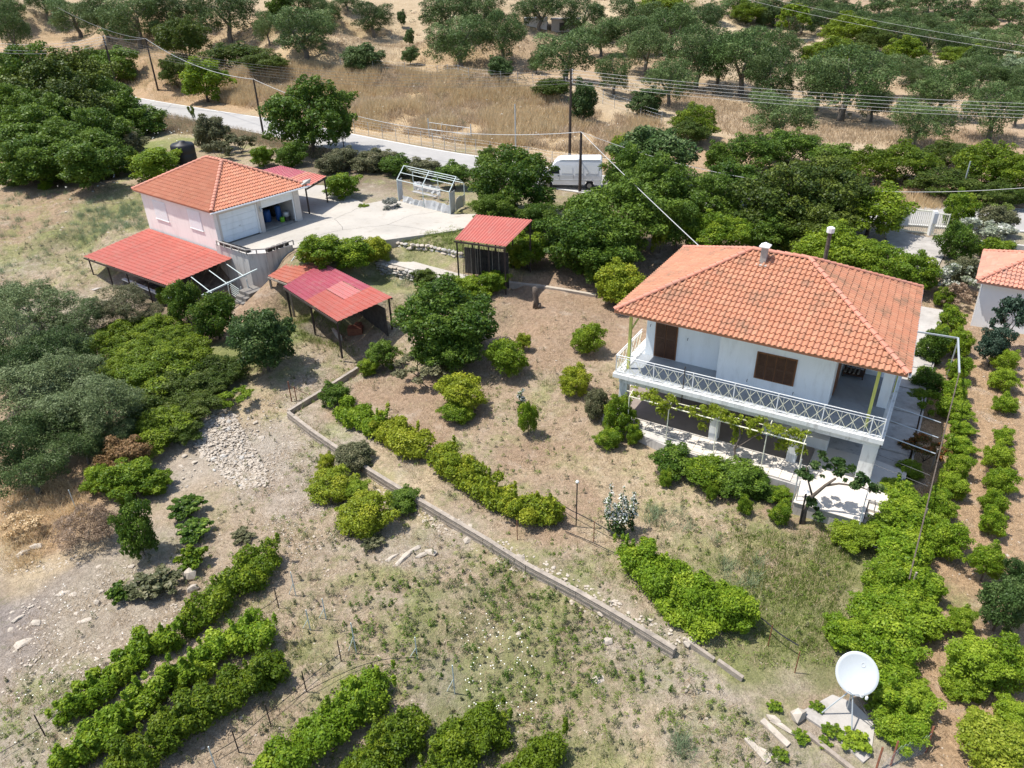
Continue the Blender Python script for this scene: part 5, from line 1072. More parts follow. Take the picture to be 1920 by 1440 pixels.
# ruined shed in the grove
rs = thing('ruined_hut', 'grey ruined block hut between the olive trees in the grove', 'hut', tuple(at(1040, 56)), -.1)
mb = MB(); mb.box(-6, -1.5, -1.5, 1.5, -.3, 2.3); mb.build('white_wall', M['greywall'], rs); mb = MB(); mb.box(-.6, 5, -1.8, 1.8, -.3, 1.9); mb.build('block_wall', M['block'], rs); mb = MB(); mb.box(-.8, 5.2, -2.0, 2.0, 1.9, 2.05); mb.build('roof', M['concrete'], rs)
mb = MB(); mb.box(1.0, 2.0, -1.86, -1.801, 0, 1.4); mb.build('doorway', M['dark'], rs)
# satellite dish
f0, f1, f2 = Vector(at(1532, 1342)), Vector(at(1597, 1386)), Vector(at(1588, 1330)); base = (f0+f1+f2)/3
ds = thing('satellite_dish', 'large white satellite dish on a steel tripod at the bottom right', 'satellite dish', tuple(base)); apex = Vector((.3, .25, 1.15))
for f in (f0, f1, f2): mb = MB(); mb.tube([f-base+Vector((0, 0, -.05)), apex], .022, 6); mb.build('leg', M['steel'], ds)
ctr = Vector(atz(1607, 1263, 1.25))-base; aim = (Vector((-.28, -.55, .62))).normalized(); RD = .6
mb = MB(); nr, na = 7, 40; e1 = aim.cross(Vector((0, 0, 1))).normalized(); e2 = e1.cross(aim); vs = [ctr-aim*.13]; fs = []
for i in range(1, nr+1):
    for k in range(na): a = 2*math.pi*k/na; rr = RD*i/nr; vs.append(ctr+(e1*math.cos(a)*.97+e2*math.sin(a)*1.04)*rr+aim*(.13*(i/nr)**2-.13))
for k in range(na): fs.append((0, 1+k, 1+(k+1) % na))
for i in range(nr-1):
    for k in range(na): fs.append((1+i*na+k, 1+(i+1)*na+k, 1+(i+1)*na+(k+1) % na, 1+i*na+(k+1) % na))
mb.add(vs, fs, .3); do = mb.build('reflector', M['dish'], ds, True); so_ = do.modifiers.new('thick', 'SOLIDIFY'); so_.thickness = .012
mb = MB(); ring = [ctr+(e1*math.cos(a)*.97+e2*math.sin(a)*1.04)*RD+aim*.0 for a in [2*math.pi*k/40 for k in range(41)]]; mb.tube(ring, .012, 5); mb.build('rim', M['dish'], do)
mb = MB(); lc = ctr+e1*-.12+e2*.3-aim*.055; ring = [lc+(e1*math.cos(a)+e2*math.sin(a))*.055 for a in [2*math.pi*k/14 for k in range(15)]]; mb.tube(ring, .005, 4, caps=False); mb.build('emblem', M['greywall'], do)
lnb = ctr+aim*.42-e2*.52-e1*.2; mb = MB(); mb.tube([ctr-e2*.6, lnb], .014); mb.tube([ctr-e2*.55+e1*.15, lnb], .01); mb.build('feed_arm', M['whiteclean'], ds)
mb = MB(); mb.lathe([(.03, -.08), (.055, -.06), (.055, .06), (.02, .1)], 10); o = mb.build('receiver', M['whiteclean'], ds); o.location = lnb; mb = MB(); mb.lathe([(.025, -.06), (.04, -.04), (.04, .04), (.02, .07)], 10); o = mb.build('receiver', M['whiteclean'], ds); o.location = lnb-e1*.13-e2*.04
mb = MB(); mb.tube([apex-Vector((0, 0, .3)), apex, ctr-aim*.16], .035, 8); mb.build('mast', M['steel'], ds)
pad = [at(*q) for q in ((1498, 1338), (1560, 1305), (1600, 1320), (1640, 1360), (1632, 1420), (1618, 1432), (1560, 1380))]
mb = MB(); mb.add([(p[0], p[1], p[2]+.07) for p in pad]+[(p[0], p[1], p[2]-.3) for p in pad], [tuple(range(6, -1, -1))]+[(i, (i+1) % 7, 7+(i+1) % 7, 7+i) for i in range(7)], .5); tag(mb.build('concrete_pad', M['concrete']), kind='structure')
wire(apex+base, tuple(at(1650, 1375)+np.array([0, 0, .05])), .1, .012, 'black cable trailing from the satellite dish over the pad', 'darkwire')
# planks, long stones and boulders
def plank(p0, p1, wd, th, m, label, name='plank', cat='plank', lift=.08):
    a, b = at(*p0), at(*p1); mb = MB(); mb.bar((a[0], a[1], a[2]+lift), (b[0], b[1], b[2]+lift), wd, th); return tag(mb.build(name, m, bevel=.01), label, cat)
plank((1512, 1378), (1600, 1448), .14, .12, M['oldwood'], 'long weathered beam lying below the dish pad', 'beam', 'beam')
def slabstone(px, py, w_, d_, h_, rz, label, pale=True, name='stone', cat='stone'):
    g = at(px, py); o = place(name, (ROCKP if pale else ROCKS)[int(px) % 6], None, (g[0], g[1], g[2]+h_*.1), (0, 0, rz), (w_/2, d_/2, h_)); return tag(o, label, cat)
for a in [(1465,1362,1.2,.2,.2,-.75,'long pale kerb stone upper left of the beam'),(1497,1345,.6,.5,.7,.2,'big rounded white boulder at the corner of the dish pad'),(1440,1415,.9,.22,.25,-.7,'narrow pale stone at the bottom edge left of the beam'),
          (1418,1408,.8,.2,.22,-.8,'long thin stone nearest the bottom left of the stone group'),(1450,1350,.5,.25,.3,-.6,'short pale stone above the long kerb stone'),
          (770,1035,1.2,.3,.25,.85,'long pale splintered stone slab in the middle of the field'),(755,1050,1.3,.28,.25,.9,'splintered pale slab lying just below another slab'),(735,1047,.8,.25,.22,.7,'pale slab left of the two long slabs'),(790,1042,.6,.25,.2,.6,'small pale slab right of the long slabs'),(808,1037,.6,.35,.3,-.3,'flat white stone right of the slab group'),
          (877,1015,.5,.35,.4,.2,'white stone below the middle of the garden wall'),(973,1050,.7,.5,.45,.3,'grey boulder leaning near the garden wall bush'),(985,1062,.6,.4,.35,-.4,'pale stone touching the grey boulder'),(1000,1070,.5,.35,.3,.8,'flat stone below the grey boulder'),(1138,1205,.45,.35,.35,.4,'white boulder in the weeds below the wall'),
          (1120,1275,.55,.4,.12,.5,'flat white stone lying in the lower field'),(973,1190,.3,.3,.2,.1,'small white stone among green weeds'),(1043,1092,.5,.3,.3,.2,'pale stone close under the garden wall'),(1128,1150,.4,.3,.25,.6,'pair of pale stones below the wall bend'),
          (358,1083,.55,.5,.8,.3,'large rounded white boulder beside the green weeds'),(362,1105,.5,.35,.5,.9,'brownish boulder below the large white boulder'),(45,1040,.7,.4,.4,.7,'grey boulder near the left edge below the grass bank'),(68,1026,.6,.4,.4,.5,'grey boulder up against the dry grass bank'),
          (68,1168,.45,.4,.25,.3,'square white stone on the burnt patch'),(120,1112,.6,.2,.12,.5,'flat white rock streak above the burnt patch'),(35,1160,.6,.2,.15,.8,'white rock outcrop left of the square stone'),(45,1205,.8,.5,.14,.6,'broad pale bedrock outcrop at the left edge'),(160,1165,.5,.3,.15,.4,'pale cracked rock right of the burnt patch'),(182,1130,.3,.3,.3,0,'small round stone above the vine rows'),
          (537,652,.6,.15,.15,.5,'white stone'),(1295,1205,.7,.4,.4,.3,'grey stones piled at the end of the garden wall'),(1290,1290,.5,.1,.15,.9,'thin white slab right of the wall end')][:]:
    if a[6] == 'white stone': continue
    slabstone(*a)
plank((1428, 1352), (1478, 1400), .2, .1, M['stonepale'], 'long pale stone step left of the dish pad', 'stone_step', 'stone step', .05)
plank((1398, 1385), (1440, 1432), .18, .1, M['stonepale'], 'lower long stone step near the bottom edge', 'stone_step', 'stone step', .05)
# stump, sheet metal lamp post, pipes
sg = at(1005, 577); sm = thing('tree_stump', 'tall grey dead tree stump standing alone in the garden', 'tree stump', tuple(sg))
mb = MB(); mb.tube([(0, 0, -.1), (.02, 0, .5), (-.05, .03, 1.0), (-.08, .02, 1.35)], [.22, .16, .17, .13], 9); mb.build('trunk', M['bark'], sm, True); mb = MB(); mb.tube([(.12, -.05, -.05), (.22, -.1, .2), (.25, -.08, .35)], [.14, .12, .06], 7); mb.build('side_stub', M['bark'], sm, True)
g, h = up_to(1080, 988, 1088, 906); lp = thing('garden_lamp', 'thin dark lamp post with a small globe in the middle of the garden', 'garden lamp', tuple(g)); mb = MB(); mb.tube([(0, 0, -.1), (0, 0, h)], .028); mb.build('post', M['pole'], lp); mb = MB(); mb.lathe([(.02, h), (.06, h+.03), (.07, h+.08), (.04, h+.13)], 10); mb.build('globe', M['white'], lp, True)
g, h = up_to(1499, 982, 1512, 923); lp = thing('garden_lamp', 'black lamp post at the corner of the patio wall', 'garden lamp', tuple(g)); mb = MB(); mb.tube([(0, 0, -.1), (0, 0, h)], .035); mb.build('post', M['black'], lp); mb = MB(); mb.lathe([(.03, h), (.13, h+.02), (.02, h+.09)], 12); mb.build('shade', M['steel'], lp)
g, h = up_to(1484, 952, 1500, 860); o = thing('pipe_post', 'thin galvanised pipe standing left of the patio tree', 'pipe', tuple(g)); mb = MB(); mb.tube([(0, 0, -.1), (0, 0, h)], .025); mb.build('pipe', M['steel'], o)
def hose(px, rad, label, m='blackpipe', up=.06, name='hose', cat='hose'):
    P = [at(*q) for q in px]; P = smooth([(p[0], p[1], p[2]+(u if isinstance(up, list) else up)) for p, u in zip(P, up if isinstance(up, list) else [up]*len(P))], 2); mb = MB(); mb.tube([tuple(q) for q in P], rad, 5); return tag(mb.build(name, M[m]), label, cat)
hose([(1040, 950), (1060, 968), (1095, 985), (1130, 1005), (1160, 1022), (1195, 1035)], .02, 'black irrigation hose hanging past the garden lamp post', up=.45)
hose([(1060, 1000), (1110, 1020), (1150, 1040), (1180, 1050)], .018, 'lower black irrigation hose under the lamp post', up=.1)
hose([(1400, 1165), (1430, 1185), (1450, 1205), (1475, 1222), (1492, 1232)], .025, 'black hose reaching from the vine hedge to a rusty stake', up=.55)
for bx, by, ty, lab in ((1490, 1262, 1228, 'short dark rusty stake holding the end of the hose'), (1440, 1212, 1190, 'thin rusty rod under the hose'), (1113, 1015, 990, 'thin grey rod by the lower hose'), (970, 1012, 975, 'thin rusty rod beside the garden wall hedge')):
    g, h = up_to(bx, by, bx, ty); o = thing('stake', lab, 'stake', tuple(g)); mb = MB(); mb.tube([(0, 0, -.1), (0, 0, h)], .018, 5); mb.build('rod', M['rust'], o)
g, h = up_to(547, 752, 540, 716); o = thing('gate_post', 'rusty red posts with a brace at the corner of the garden wall', 'post', tuple(g)); mb = MB(); mb.tube([(0, 0, -.1), (0, 0, h)], .03); mb.tube([(.25, .05, -.1), (.25, .05, h*.7)], .025); mb.build('post', M['rust'], o); mb = MB(); mb.tube([(0, 0, h*.8), (.8, .5, .05)], .015); mb.build('brace', M['rust'], o)
# vineyard stakes with irrigation lines
k = 0
for bx, by, tx, ty, lab in ((555, 1118, 545, 1072, 'green angle stake above the first vine row'), (523, 1140, 515, 1115, 'thin stake right of the first vine row'), (612, 1163, 602, 1122, 'green stake standing in the field right of the vine rows'), (582, 1182, 574, 1155, 'thin stake just left of the green field stake'), (668, 1225, 661, 1168, 'pale green angle stake in the weeds'),
                            (783, 1238, 772, 1194, 'pale green stake in the middle of the weed field'), (853, 1303, 846, 1248, 'white tipped green stake above the bottom vines'), (405, 1440, 393, 1400, 'white tipped stake beside the long front vine row'), (575, 1298, 566, 1270, 'thin stake on the first irrigation line'), (508, 1360, 500, 1325, 'thin stake on the lower irrigation line'), (448, 1410, 438, 1375, 'thin stake near the bottom left irrigation line'),
                            (85, 1380, 75, 1350, 'thin stake in the bottom left weeds'), (640, 1240, 632, 1210, 'thin stake by the second irrigation line')):
    g, h = up_to(bx, by, tx, ty); o = thing('stake', lab, 'stake', tuple(g)); mb = MB(); mb.tube([(0, 0, -.1), (0, 0, h)], .02, 5); mb.build('rod', M['paintsteel'] if 'green' in lab or 'white' in lab else M['pole'], o)
    if 'green' in lab: mb = MB(); mb.tube([(0, 0, h*.55), (-.28, .1, 0)], .014, 4); mb.build('strut', M['paintsteel'], o)
hose([(430, 1165), (470, 1162), (510, 1140), (525, 1125)], .012, 'black drip line right of the first vine row', up=.2)
hose([(0, 1425), (60, 1390), (110, 1350), (140, 1330)], .012, 'black drip line across the bottom left corner', up=.25)
hose([(400, 1425), (450, 1395), (500, 1350), (540, 1320), (600, 1265), (640, 1235)], .012, 'black drip line between the front vine row and the weeds', up=.25)
hose([(545, 1325), (600, 1290), (700, 1245), (780, 1240)], .012, 'black drip line through the weed field', up=.2)
hose([(1255, 1180), (1290, 1172), (1310, 1180)], .02, 'black hose loop at the end of the garden wall', up=.2)
# chain link piece at the lower right
cl = thing('chain_link_fence', 'short rusty chain link fence under the vines right of the dish', 'fence'); a, b = at(1640, 1452), at(1735, 1412)
for f in (0, .3, 1): p_ = a+(b-a)*f; mb = MB(); mb.tube([(p_[0], p_[1], p_[2]-.1), (p_[0]+.15, p_[1]+.25, p_[2]+.85)], .03, 6); mb.build('post', M['rust'], cl)
wm = MB(); L_ = np.linalg.norm(b-a); n = int(L_/.14)
for i in range(n):
    for sg_ in (-1, 1):
        f0_ = i/n; f1_ = min(1, max(0, (i+sg_*5)/n)); q0 = a+(b-a)*f0_; q1 = a+(b-a)*f1_; hh = .7*abs(f1_-f0_)/(5/n); wm.tube([(q0[0], q0[1], q0[2]+.02), (q1[0]+.1*hh, q1[1]+.2*hh, q1[2]+hh)], .004, 3, caps=False)
wm.build('mesh_wire', M['steel'], cl)
# fallen light rods near the left bank
g, h = up_to(143, 955, 135, 918); o = thing('stake', 'green metal stake in the dry grass left of the tan bush', 'stake', tuple(g)); mb = MB(); mb.tube([(0, 0, -.1), (0, 0, h)], .02, 5); mb.build('rod', M['paintsteel'], o)

# ================================================================== trees and shrubs: (cx, cy, w, h, crown, leaf, k, trunk, label)
OL = [ # olive trees
(18,58,66,90,'olive','olive','olive tree cut by the left edge above the dark tree mass'),(14,20,60,50,'olive','olive','olive tree in the extreme top left corner'),
(82,8,62,46,'olive','olive','small olive tree second from the left along the top edge'),(140,30,92,60,'olive','olive','olive tree with leaning trunk third from the left in the top row'),
(192,34,84,72,'olive','olivedark','dark olive tree in the gap left of the silvery top row pair'),(252,34,110,88,'olive','olive','broad silvery olive tree above the pole in the brush'),
(312,22,84,66,'olive','olivedark','dark olive tree just right of the broad silvery one'),(372,22,40,46,'olive','olive','slender olive tree beside the big dark one at the top'),
(423,22,112,86,'olive','olivedark','large dark olive tree with thick forked trunk near the top left'),(524,20,52,52,'round','orange','bright green round tree in the top row left of the big olive'),
(566,58,118,84,'olive','olive','lone spreading olive tree with crooked trunk on the golden slope'),(500,52,44,52,'olive','olive','small olive touching the left side of the spreading lone olive'),
(612,22,54,52,'olive','olive','small olive tree up right of the lone spreading olive'),(697,33,74,56,'olive','olivedark','round headed olive tree standing alone on the open dry grass'),
(560,5,70,24,'olive','olivedark','olive crown touching the top edge above the lone olive'),(650,3,40,18,'olive','olive','small olive crown at the top edge left of the round headed one'),
(842,24,104,72,'olive','olivedark','dark olive tree left of the grey ruined hut row'),(905,18,90,66,'olive','olivedark','dark olive tree second from the left in the ruined hut row'),
(862,76,112,88,'olive','olive','large olive with dark trunk behind the power pole wires, centre top'),(942,66,84,84,'olive','olive','dense olive immediately right of the large centre top olive'),
(1012,20,90,52,'olive','olivedark','olive shading the front of the grey ruined hut'),(1092,28,86,64,'olive','olivedark','olive close to the right end of the ruined hut'),
(1062,98,122,84,'olive','olive','broad olive directly below the ruined hut'),(1006,116,30,34,'olive','olive','tiny olive tucked at the left of the broad olive below the hut'),
(1128,66,72,62,'olive','olive','olive between the broad one and the dense grove to its right'),(1152,136,66,66,'olive','olivedark','small dark olive whose trunk shows by the power lines'),
(1190,30,96,66,'olive','olivedark','dark olive at the left end of the dense grove'),(1212,92,92,76,'olive','olive','round olive in the front of the dense grove'),
(1257,152,88,76,'olive','olive','olive with forked pale trunk right of the small dark one'),(1262,50,100,76,'olive','olive','tall olive rising in the middle of the dense grove'),
(1312,102,110,104,'olive','olive','big olive at the right front of the dense grove'),(1312,40,84,60,'olive','olivedark','olive at the left end of the pale mown track'),
(1396,112,130,106,'olive','olive','very large olive in the centre right of the grove'),(1452,140,96,96,'olive','olivedark','dark olive overlapping the very large one on its right'),
(1410,68,56,40,'olive','olivedark','small olive peeking above the very large olive'),(1462,86,76,56,'olive','olivedark','dark olive between the very large one and the mown track'),
(1464,212,124,70,'olive','olive','spreading low olive with curved bare limb above the hedge'),(1590,152,156,120,'olive','olive','largest olive of the right hand row under the power lines'),
(1640,190,60,60,'olive','olivedark','dark side crown beside the largest right hand olive'),(1724,228,108,80,'olive','olive','olive with leaning dark trunk just above the bright hedge'),
(1768,172,108,84,'olive','olive','olive behind the leaning trunk olive on the right'),(1868,206,110,92,'olive','olive','olive with slanting trunk near the right edge'),
(1920,180,60,90,'olive','olivedark','olive cut by the right edge beside the slanting trunk one'),(1736,150,76,54,'olive','olivedark','dark olive above the gap right of the largest one'),(1842,136,86,56,'olive','olive','olive below the small tree on the mown track at right'),
(1718,128,60,46,'olive','olivedark','small dark olive close to the bright rounded bushes'),(1905,146,70,44,'olive','olive','olive at the right edge above the slanting trunk olive')]
for (cx, cy, w_, h_, cr_, lf, lab) in OL: plant(cx, cy, w_, h_, cr_, lf, lab, 'olive_tree' if lf != 'orange' else 'round_tree', 'olive tree' if lf != 'orange' else 'tree', .62, 'olive', 'olive trees of the grove')
FO = [(1380,8,60,26),(1430,14,70,30),(1480,22,76,34),(1530,16,64,30),(1560,34,74,36),(1505,42,64,30),(1600,30,60,28),(1620,48,76,34),(1665,44,70,32),(1690,60,78,36),(1730,50,66,34),(1745,72,76,36),(1790,62,60,30),(1785,84,70,34),(1830,72,64,34),(1885,86,90,50),(1915,58,60,50),
      (1650,12,50,22),(1695,8,46,18),(1743,6,52,20),(1800,14,50,18),(1852,10,54,18),(1770,26,52,20),(1690,26,44,18),(1720,28,48,20),(1825,30,44,20),(1868,22,42,14),(1905,14,40,16),(1850,44,42,20),(1570,8,56,22),(1340,22,50,30),(1895,32,48,22),(1810,42,50,22),(1760,44,46,20)]
FROW = ['top', 'second', 'third', 'fourth']; ORD = ['first', 'second', 'third', 'fourth', 'fifth', 'sixth', 'seventh', 'eighth', 'ninth', 'tenth', 'eleventh', 'twelfth', 'thirteenth', 'fourteenth']
frow = lambda cy: 0 if cy < 18 else 1 if cy < 36 else 2 if cy < 55 else 3
def folab(i): r_ = frow(FO[i][1]); k = sorted([f[0] for f in FO if frow(f[1]) == r_]).index(FO[i][0]); return 'distant olive tree, %s from the left in the %s row of the far grove' % (ORD[k], FROW[r_])
for i, (cx, cy, w_, h_) in enumerate(FO): plant(cx, cy, w_, h_, 'farolive' if w_ < 62 else 'olive', 'olivedark' if i % 3 else 'olive', folab(i), 'olive_tree', 'olive tree', .55, 'olive', 'distant olive trees top right')
SH = [ # (cx,cy,w,h,crown,leaf,k,trunk,label,name,cat)
(345,82,92,84,'dome','masticdark','tall bright green mound between the two left poles','shrub','shrub'),(440,112,120,50,'dome','masticdark','low green thicket right of the tall mound above the road','shrub','shrub'),
(500,122,80,28,'dome','masticdark','flat trailing end of the thicket above the road','shrub','shrub'),(382,150,86,72,'round','citrus','vivid leafy tree at the roadside below the green mound','leafy_tree','tree'),(330,140,60,60,'dome','masticdark','green shrub left of the vivid roadside tree','shrub','shrub'),
(218,128,86,64,'round','walnut','round dark shrub behind the first pole','shrub','shrub'),(175,120,60,50,'dome','walnut','shrub in the shade left of the round dark one','shrub','shrub'),
(680,110,80,46,'round','olivedark','grey green bush by the wire fence on the golden slope','bush','bush'),(753,36,18,26,'round','olive','tiny young tree on the open dry grass','young_tree','tree'),(767,70,20,28,'round','olive','young tree right of the round headed olive','young_tree','tree'),(768,104,34,30,'round','olive','small bushy tree below the young one on the slope','young_tree','tree'),
(938,132,50,42,'round','olive','low olive sucker bush beside the fence top','bush','bush'),(1035,170,72,36,'dome','masticdark','flat green bush left of the tall insulator pole','bush','bush'),
(1094,196,52,78,'round','olivedark','upright feathery bush right of the tall insulator pole','bush','bush'),(1212,192,68,50,'round','olivedark','dark bush by the fence end below the forked olive','bush','bush'),
(1400,28,62,36,'dome','mastic','round bright bush beside the start of the mown track','bush','bush'),(1484,42,66,56,'loose','citrus','airy pale green tree inside the loop of the mown track','leafy_tree','tree'),(1436,30,40,40,'round','olivedark','dark bush between the round bush and the airy tree','bush','bush'),
(1592,64,100,58,'dome','mastic','smooth bright mound left of the curve of the mown track','bush','bush'),(1640,78,70,46,'dome','masticdark','darker mound attached to the smooth bright mound','bush','bush'),(1556,104,110,50,'dome','mastic','wide green thicket below the smooth mound','bush','bush'),(1694,100,76,54,'round','mastic','lumpy bright bush above the largest right olive','bush','bush'),(1610,104,70,44,'dome','masticdark','green thicket left of the lumpy bright bush','bush','bush'),
(1810,108,84,34,'dome','mastic','yellow green mound standing on the mown track at right','bush','bush'),(1806,86,66,28,'round','grassblue','pale feathery grey bush on top of the right track mound','bush','bush'),(1840,118,60,56,'round','olivedark','dark upright bush right of the track mound','bush','bush'),(1905,130,70,34,'round','grassblue','pale feathery bush at the right edge by the track','bush','bush'),
(1302,232,84,64,'dome','mastic','round green bush left of the spreading low olive','bush','bush'),(1295,255,70,46,'dome','masticdark','darker lower half beside the round green bush','bush','bush'),
(1405,292,110,76,'dome','walnut','left dark end of the long hedge thicket','hedge_shrub','shrub'),(1480,282,110,70,'dome','walnut','dark mound in the long hedge thicket below the spreading olive','hedge_shrub','shrub'),(1350,300,60,60,'round','walnut','loose shrub left of the long hedge thicket','hedge_shrub','shrub'),
(1560,302,90,52,'round','walnut','dull green low part of the hedge thicket','hedge_shrub','shrub'),(1625,315,100,66,'dome','mastic','bright green hedge mound left of the metal pole','hedge_shrub','shrub'),(1700,310,110,70,'dome','mastic','bright green hedge mound directly behind the metal pole','hedge_shrub','shrub'),
(1780,290,90,50,'dome','masticdark','shaded hedge mound just above the metal pole','hedge_shrub','shrub'),(1850,318,120,92,'dome','mastic','tallest bright dome of the hedge on the right','hedge_shrub','shrub'),(1920,340,100,80,'dome','mastic','hedge dome cut by the right edge','hedge_shrub','shrub'),(1770,352,120,54,'dome','masticdark','dark lower front of the hedge right of the metal pole','hedge_shrub','shrub'),(1880,372,90,50,'dome','masticdark','dark foot of the hedge near the right edge','hedge_shrub','shrub'),(1560,345,100,46,'round','walnut','leafy shrub in front of the dull hedge part','hedge_shrub','shrub'),
# left tree mass
(60,150,130,110,'big','walnut','large leafy tree at the left edge of the dark mass'),(140,160,140,116,'big','pine','large olive green tree filling the middle of the left mass'),(200,190,90,80,'big','walnut','leafy crown at the road end of the left mass'),(30,215,110,110,'big','walnut','dark tree at the left edge below the upper crowns'),(105,235,130,100,'big','walnut','deep green tree in the heart of the left mass'),
(180,255,110,90,'big','walnut','deep green tree right of the heart of the left mass'),(80,305,130,90,'big','walnut','lowest left tree of the dark mass above the meadow'),(160,310,110,80,'round','walnut','bushy tree at the lower right of the dark mass'),(265,228,90,58,'round','walnut','dark scrub bush just below the road, first from the left'),(225,262,80,60,'round','walnut','green bush below the first roadside scrub'),
(396,252,66,64,'round','scrub','rounded grey green bush near the water tank'),(410,285,50,40,'loose','scrub','thin scrub right behind the water tank'),(360,215,12,34,'loose','grassgreen','thin light green sapling at the road edge'),(250,300,44,38,'round','citrus','small yellowish bush left of the bright green one by the tank'),(290,312,100,66,'round','citrus','bright green leafy bush left of the garage roof'),
(166,328,46,40,'round','lemon','round yellowish bush on the meadow left of the garage'),(85,352,26,18,'round','citrus','tiny bright bush at the foot of the dark mass'),
(580,222,146,128,'big','walnut','large leafy tree standing beside the road behind the garage'),(640,240,40,60,'round','walnut','side crown right of the large roadside tree'),(492,296,52,38,'round','citrus','light green bush under the large roadside tree'),(545,290,60,50,'round','walnut','green bush in the shade behind the rear carport'),
(640,298,60,40,'round','scrub','brown grey scrub at the road edge, left one'),(690,305,64,42,'round','scrub','brown grey scrub at the road edge, middle one'),(742,312,64,40,'round','walnut','dull green scrub behind the greenhouse frame'),(795,320,64,40,'round','scrub','brown green scrub right behind the greenhouse ridge'),(850,328,70,44,'round','walnut','green scrub between greenhouse and big dark tree'),
(640,350,76,38,'round','citrus','small umbrella tree with visible trunk beside the rear carport'),(735,388,36,28,'loose','silver','silvery grey lavender bush left of the greenhouse frame'),(682,390,24,12,'round','citrus','low bright cushion plant at the yard edge'),
(600,470,90,48,'round','citrus','leafy citrus bush over the orange lean-to'),(655,478,90,52,'round','citrus','leafy citrus bush in the middle above the crimson shed'),(704,470,56,48,'round','lemon','yellowish citrus bush at the right end above the crimson shed'),
(963,346,150,124,'big','orange','very dark dense tree with yellow tips behind the wooden shed'),(925,395,80,60,'big','orange','dark lower crown left behind the wooden shed'),(1010,410,80,60,'big','orange','dark lower crown right behind the wooden shed'),(915,300,40,40,'round','orange','dark shoot at the upper left of the very dark tree'),
(1095,455,150,120,'big','walnut','leafy green tree behind the wooden shed to its right'),(1165,410,170,140,'big','walnut','huge walnut like tree left of the villa roof'),(1235,355,130,110,'big','walnut','tall green crown above the huge tree'),(1182,335,90,100,'big','walnut','green crown directly right of the white van'),(1235,285,150,90,'round','olive','silvery topped feathery tree above the green mass'),(1180,290,80,70,'round','mastic','bright feathery bush right of the white van'),
(1075,395,40,50,'round','walnut','green scrub between the dark tree and the huge tree'),(1330,380,120,100,'big','walnut','green tree behind the left end of the villa roof'),(1345,440,110,80,'big','citrus','light green leafy tree touching the villa roof'),(1270,420,80,90,'round','walnut','green tree between the yellow lemon and the villa roof'),(1240,432,46,80,'round','lemon','tall narrow yellow green lemon tree in the green mass'),
(1470,385,170,140,'big','pine','great dark olive green tree right behind the villa roof'),(1560,375,130,120,'big','pine','dark tree between the great one and the driveway'),(1635,392,130,90,'round','citrus','yellow green leafy tree beside the driveway gate'),(1440,430,110,80,'big','walnut','deep green foliage under the great dark tree'),(1570,475,140,80,'big','citrus','bright leafy tree behind the brown flue pipe'),(1650,500,120,70,'big','citrus','leafy tree behind the right part of the villa roof'),(1720,512,76,70,'round','citrus','leafy citrus tree at the end of the driveway'),
(1160,532,90,80,'round','lemon','yellow green lemon tree beside the left roof corner'),(1150,545,60,56,'round','lemon','low dense half of the lemon tree by the roof corner'),(990,470,86,66,'round','citrus','light green citrus tree right of the wooden shed'),(972,480,50,50,'round','lemon','yellowish citrus touching the wooden shed wall'),(925,530,66,44,'round','citrus','bright citrus bush at the end of the garden path'),
(835,605,178,150,'big','walnut','big dome shaped leafy tree in the garden by the wall'),(800,525,54,30,'round','pine','olive brown bush above the big dome tree'),(870,545,80,36,'round','citrus','light citrus crown behind the big dome tree'),(845,655,120,60,'big','walnut','lower skirt of the big dome tree'),
(952,672,76,72,'round','citrus','small citrus tree right of the big dome tree'),(982,642,30,32,'round','lemon','thin yellowish shoot above the small citrus tree'),(1102,634,64,60,'round','citrus','round citrus tree alone in the upper garden'),(1077,716,58,60,'round','lemon','yellow green young citrus left of the villa balcony'),(866,740,90,76,'round','lemon','yellow green citrus tree in the centre of the garden'),(858,775,66,44,'round','citrus','low shaded half of the centre garden citrus'),
(990,785,40,66,'round','citrus','thin young tree below the centre of the garden'),(785,695,92,60,'loose','scrub','sparse bare limbed tree with dark trunk in the garden'),(716,668,60,52,'round','walnut','leafy bush between crimson shed and sparse tree'),(692,690,44,36,'round','citrus','small bush against the garden wall top end'),(628,742,58,48,'round','walnut','dense green shrub inside the garden wall corner'),
(1120,762,50,60,'round','scrub','feathery fennel clump left of the villa terrace'),(1160,780,60,80,'round','citrus','vine mass at the left end of the pergola'),(1140,825,50,44,'round','citrus','leafy shrub at the left foot of the terrace'),(1190,815,34,44,'round','citrus','vine shoots at the terrace corner'),
(612,872,34,36,'round','lemon','small yellow green shrub in the field, the highest of the trio'),(620,912,86,62,'round','lemon','yellow green pomegranate shrub in the field'),(682,965,104,86,'round','lemon','largest yellow green pomegranate shrub in the field'),(664,918,60,46,'round','citrus','yellow green upper part of the largest field shrub'),(756,945,66,52,'round','walnut','dull grey green bush beside the pomegranate shrubs'),(665,860,76,48,'round','scrub','grey green weed clump leaning on the garden wall'),(700,1022,44,24,'weed','scrub','low dull weed clump under the largest field shrub'),
(492,638,120,112,'round','fig','dark fig tree left of the crimson shed'),(470,625,70,60,'loose','fig','thin side branches on the left of the dark fig tree'),(345,568,66,86,'round','orange','left of two dark orange trees before the carport'),(402,590,88,92,'round','orange','right of two dark orange trees before the carport'),(306,556,26,40,'round','orange','thin vine like shrub at the carport edge'),
(228,575,100,62,'olive','scrub','dusty olive bush in front of the carport slab'),(285,588,50,34,'olive','scrub','low dusty bush right of the dusty olive bush'),
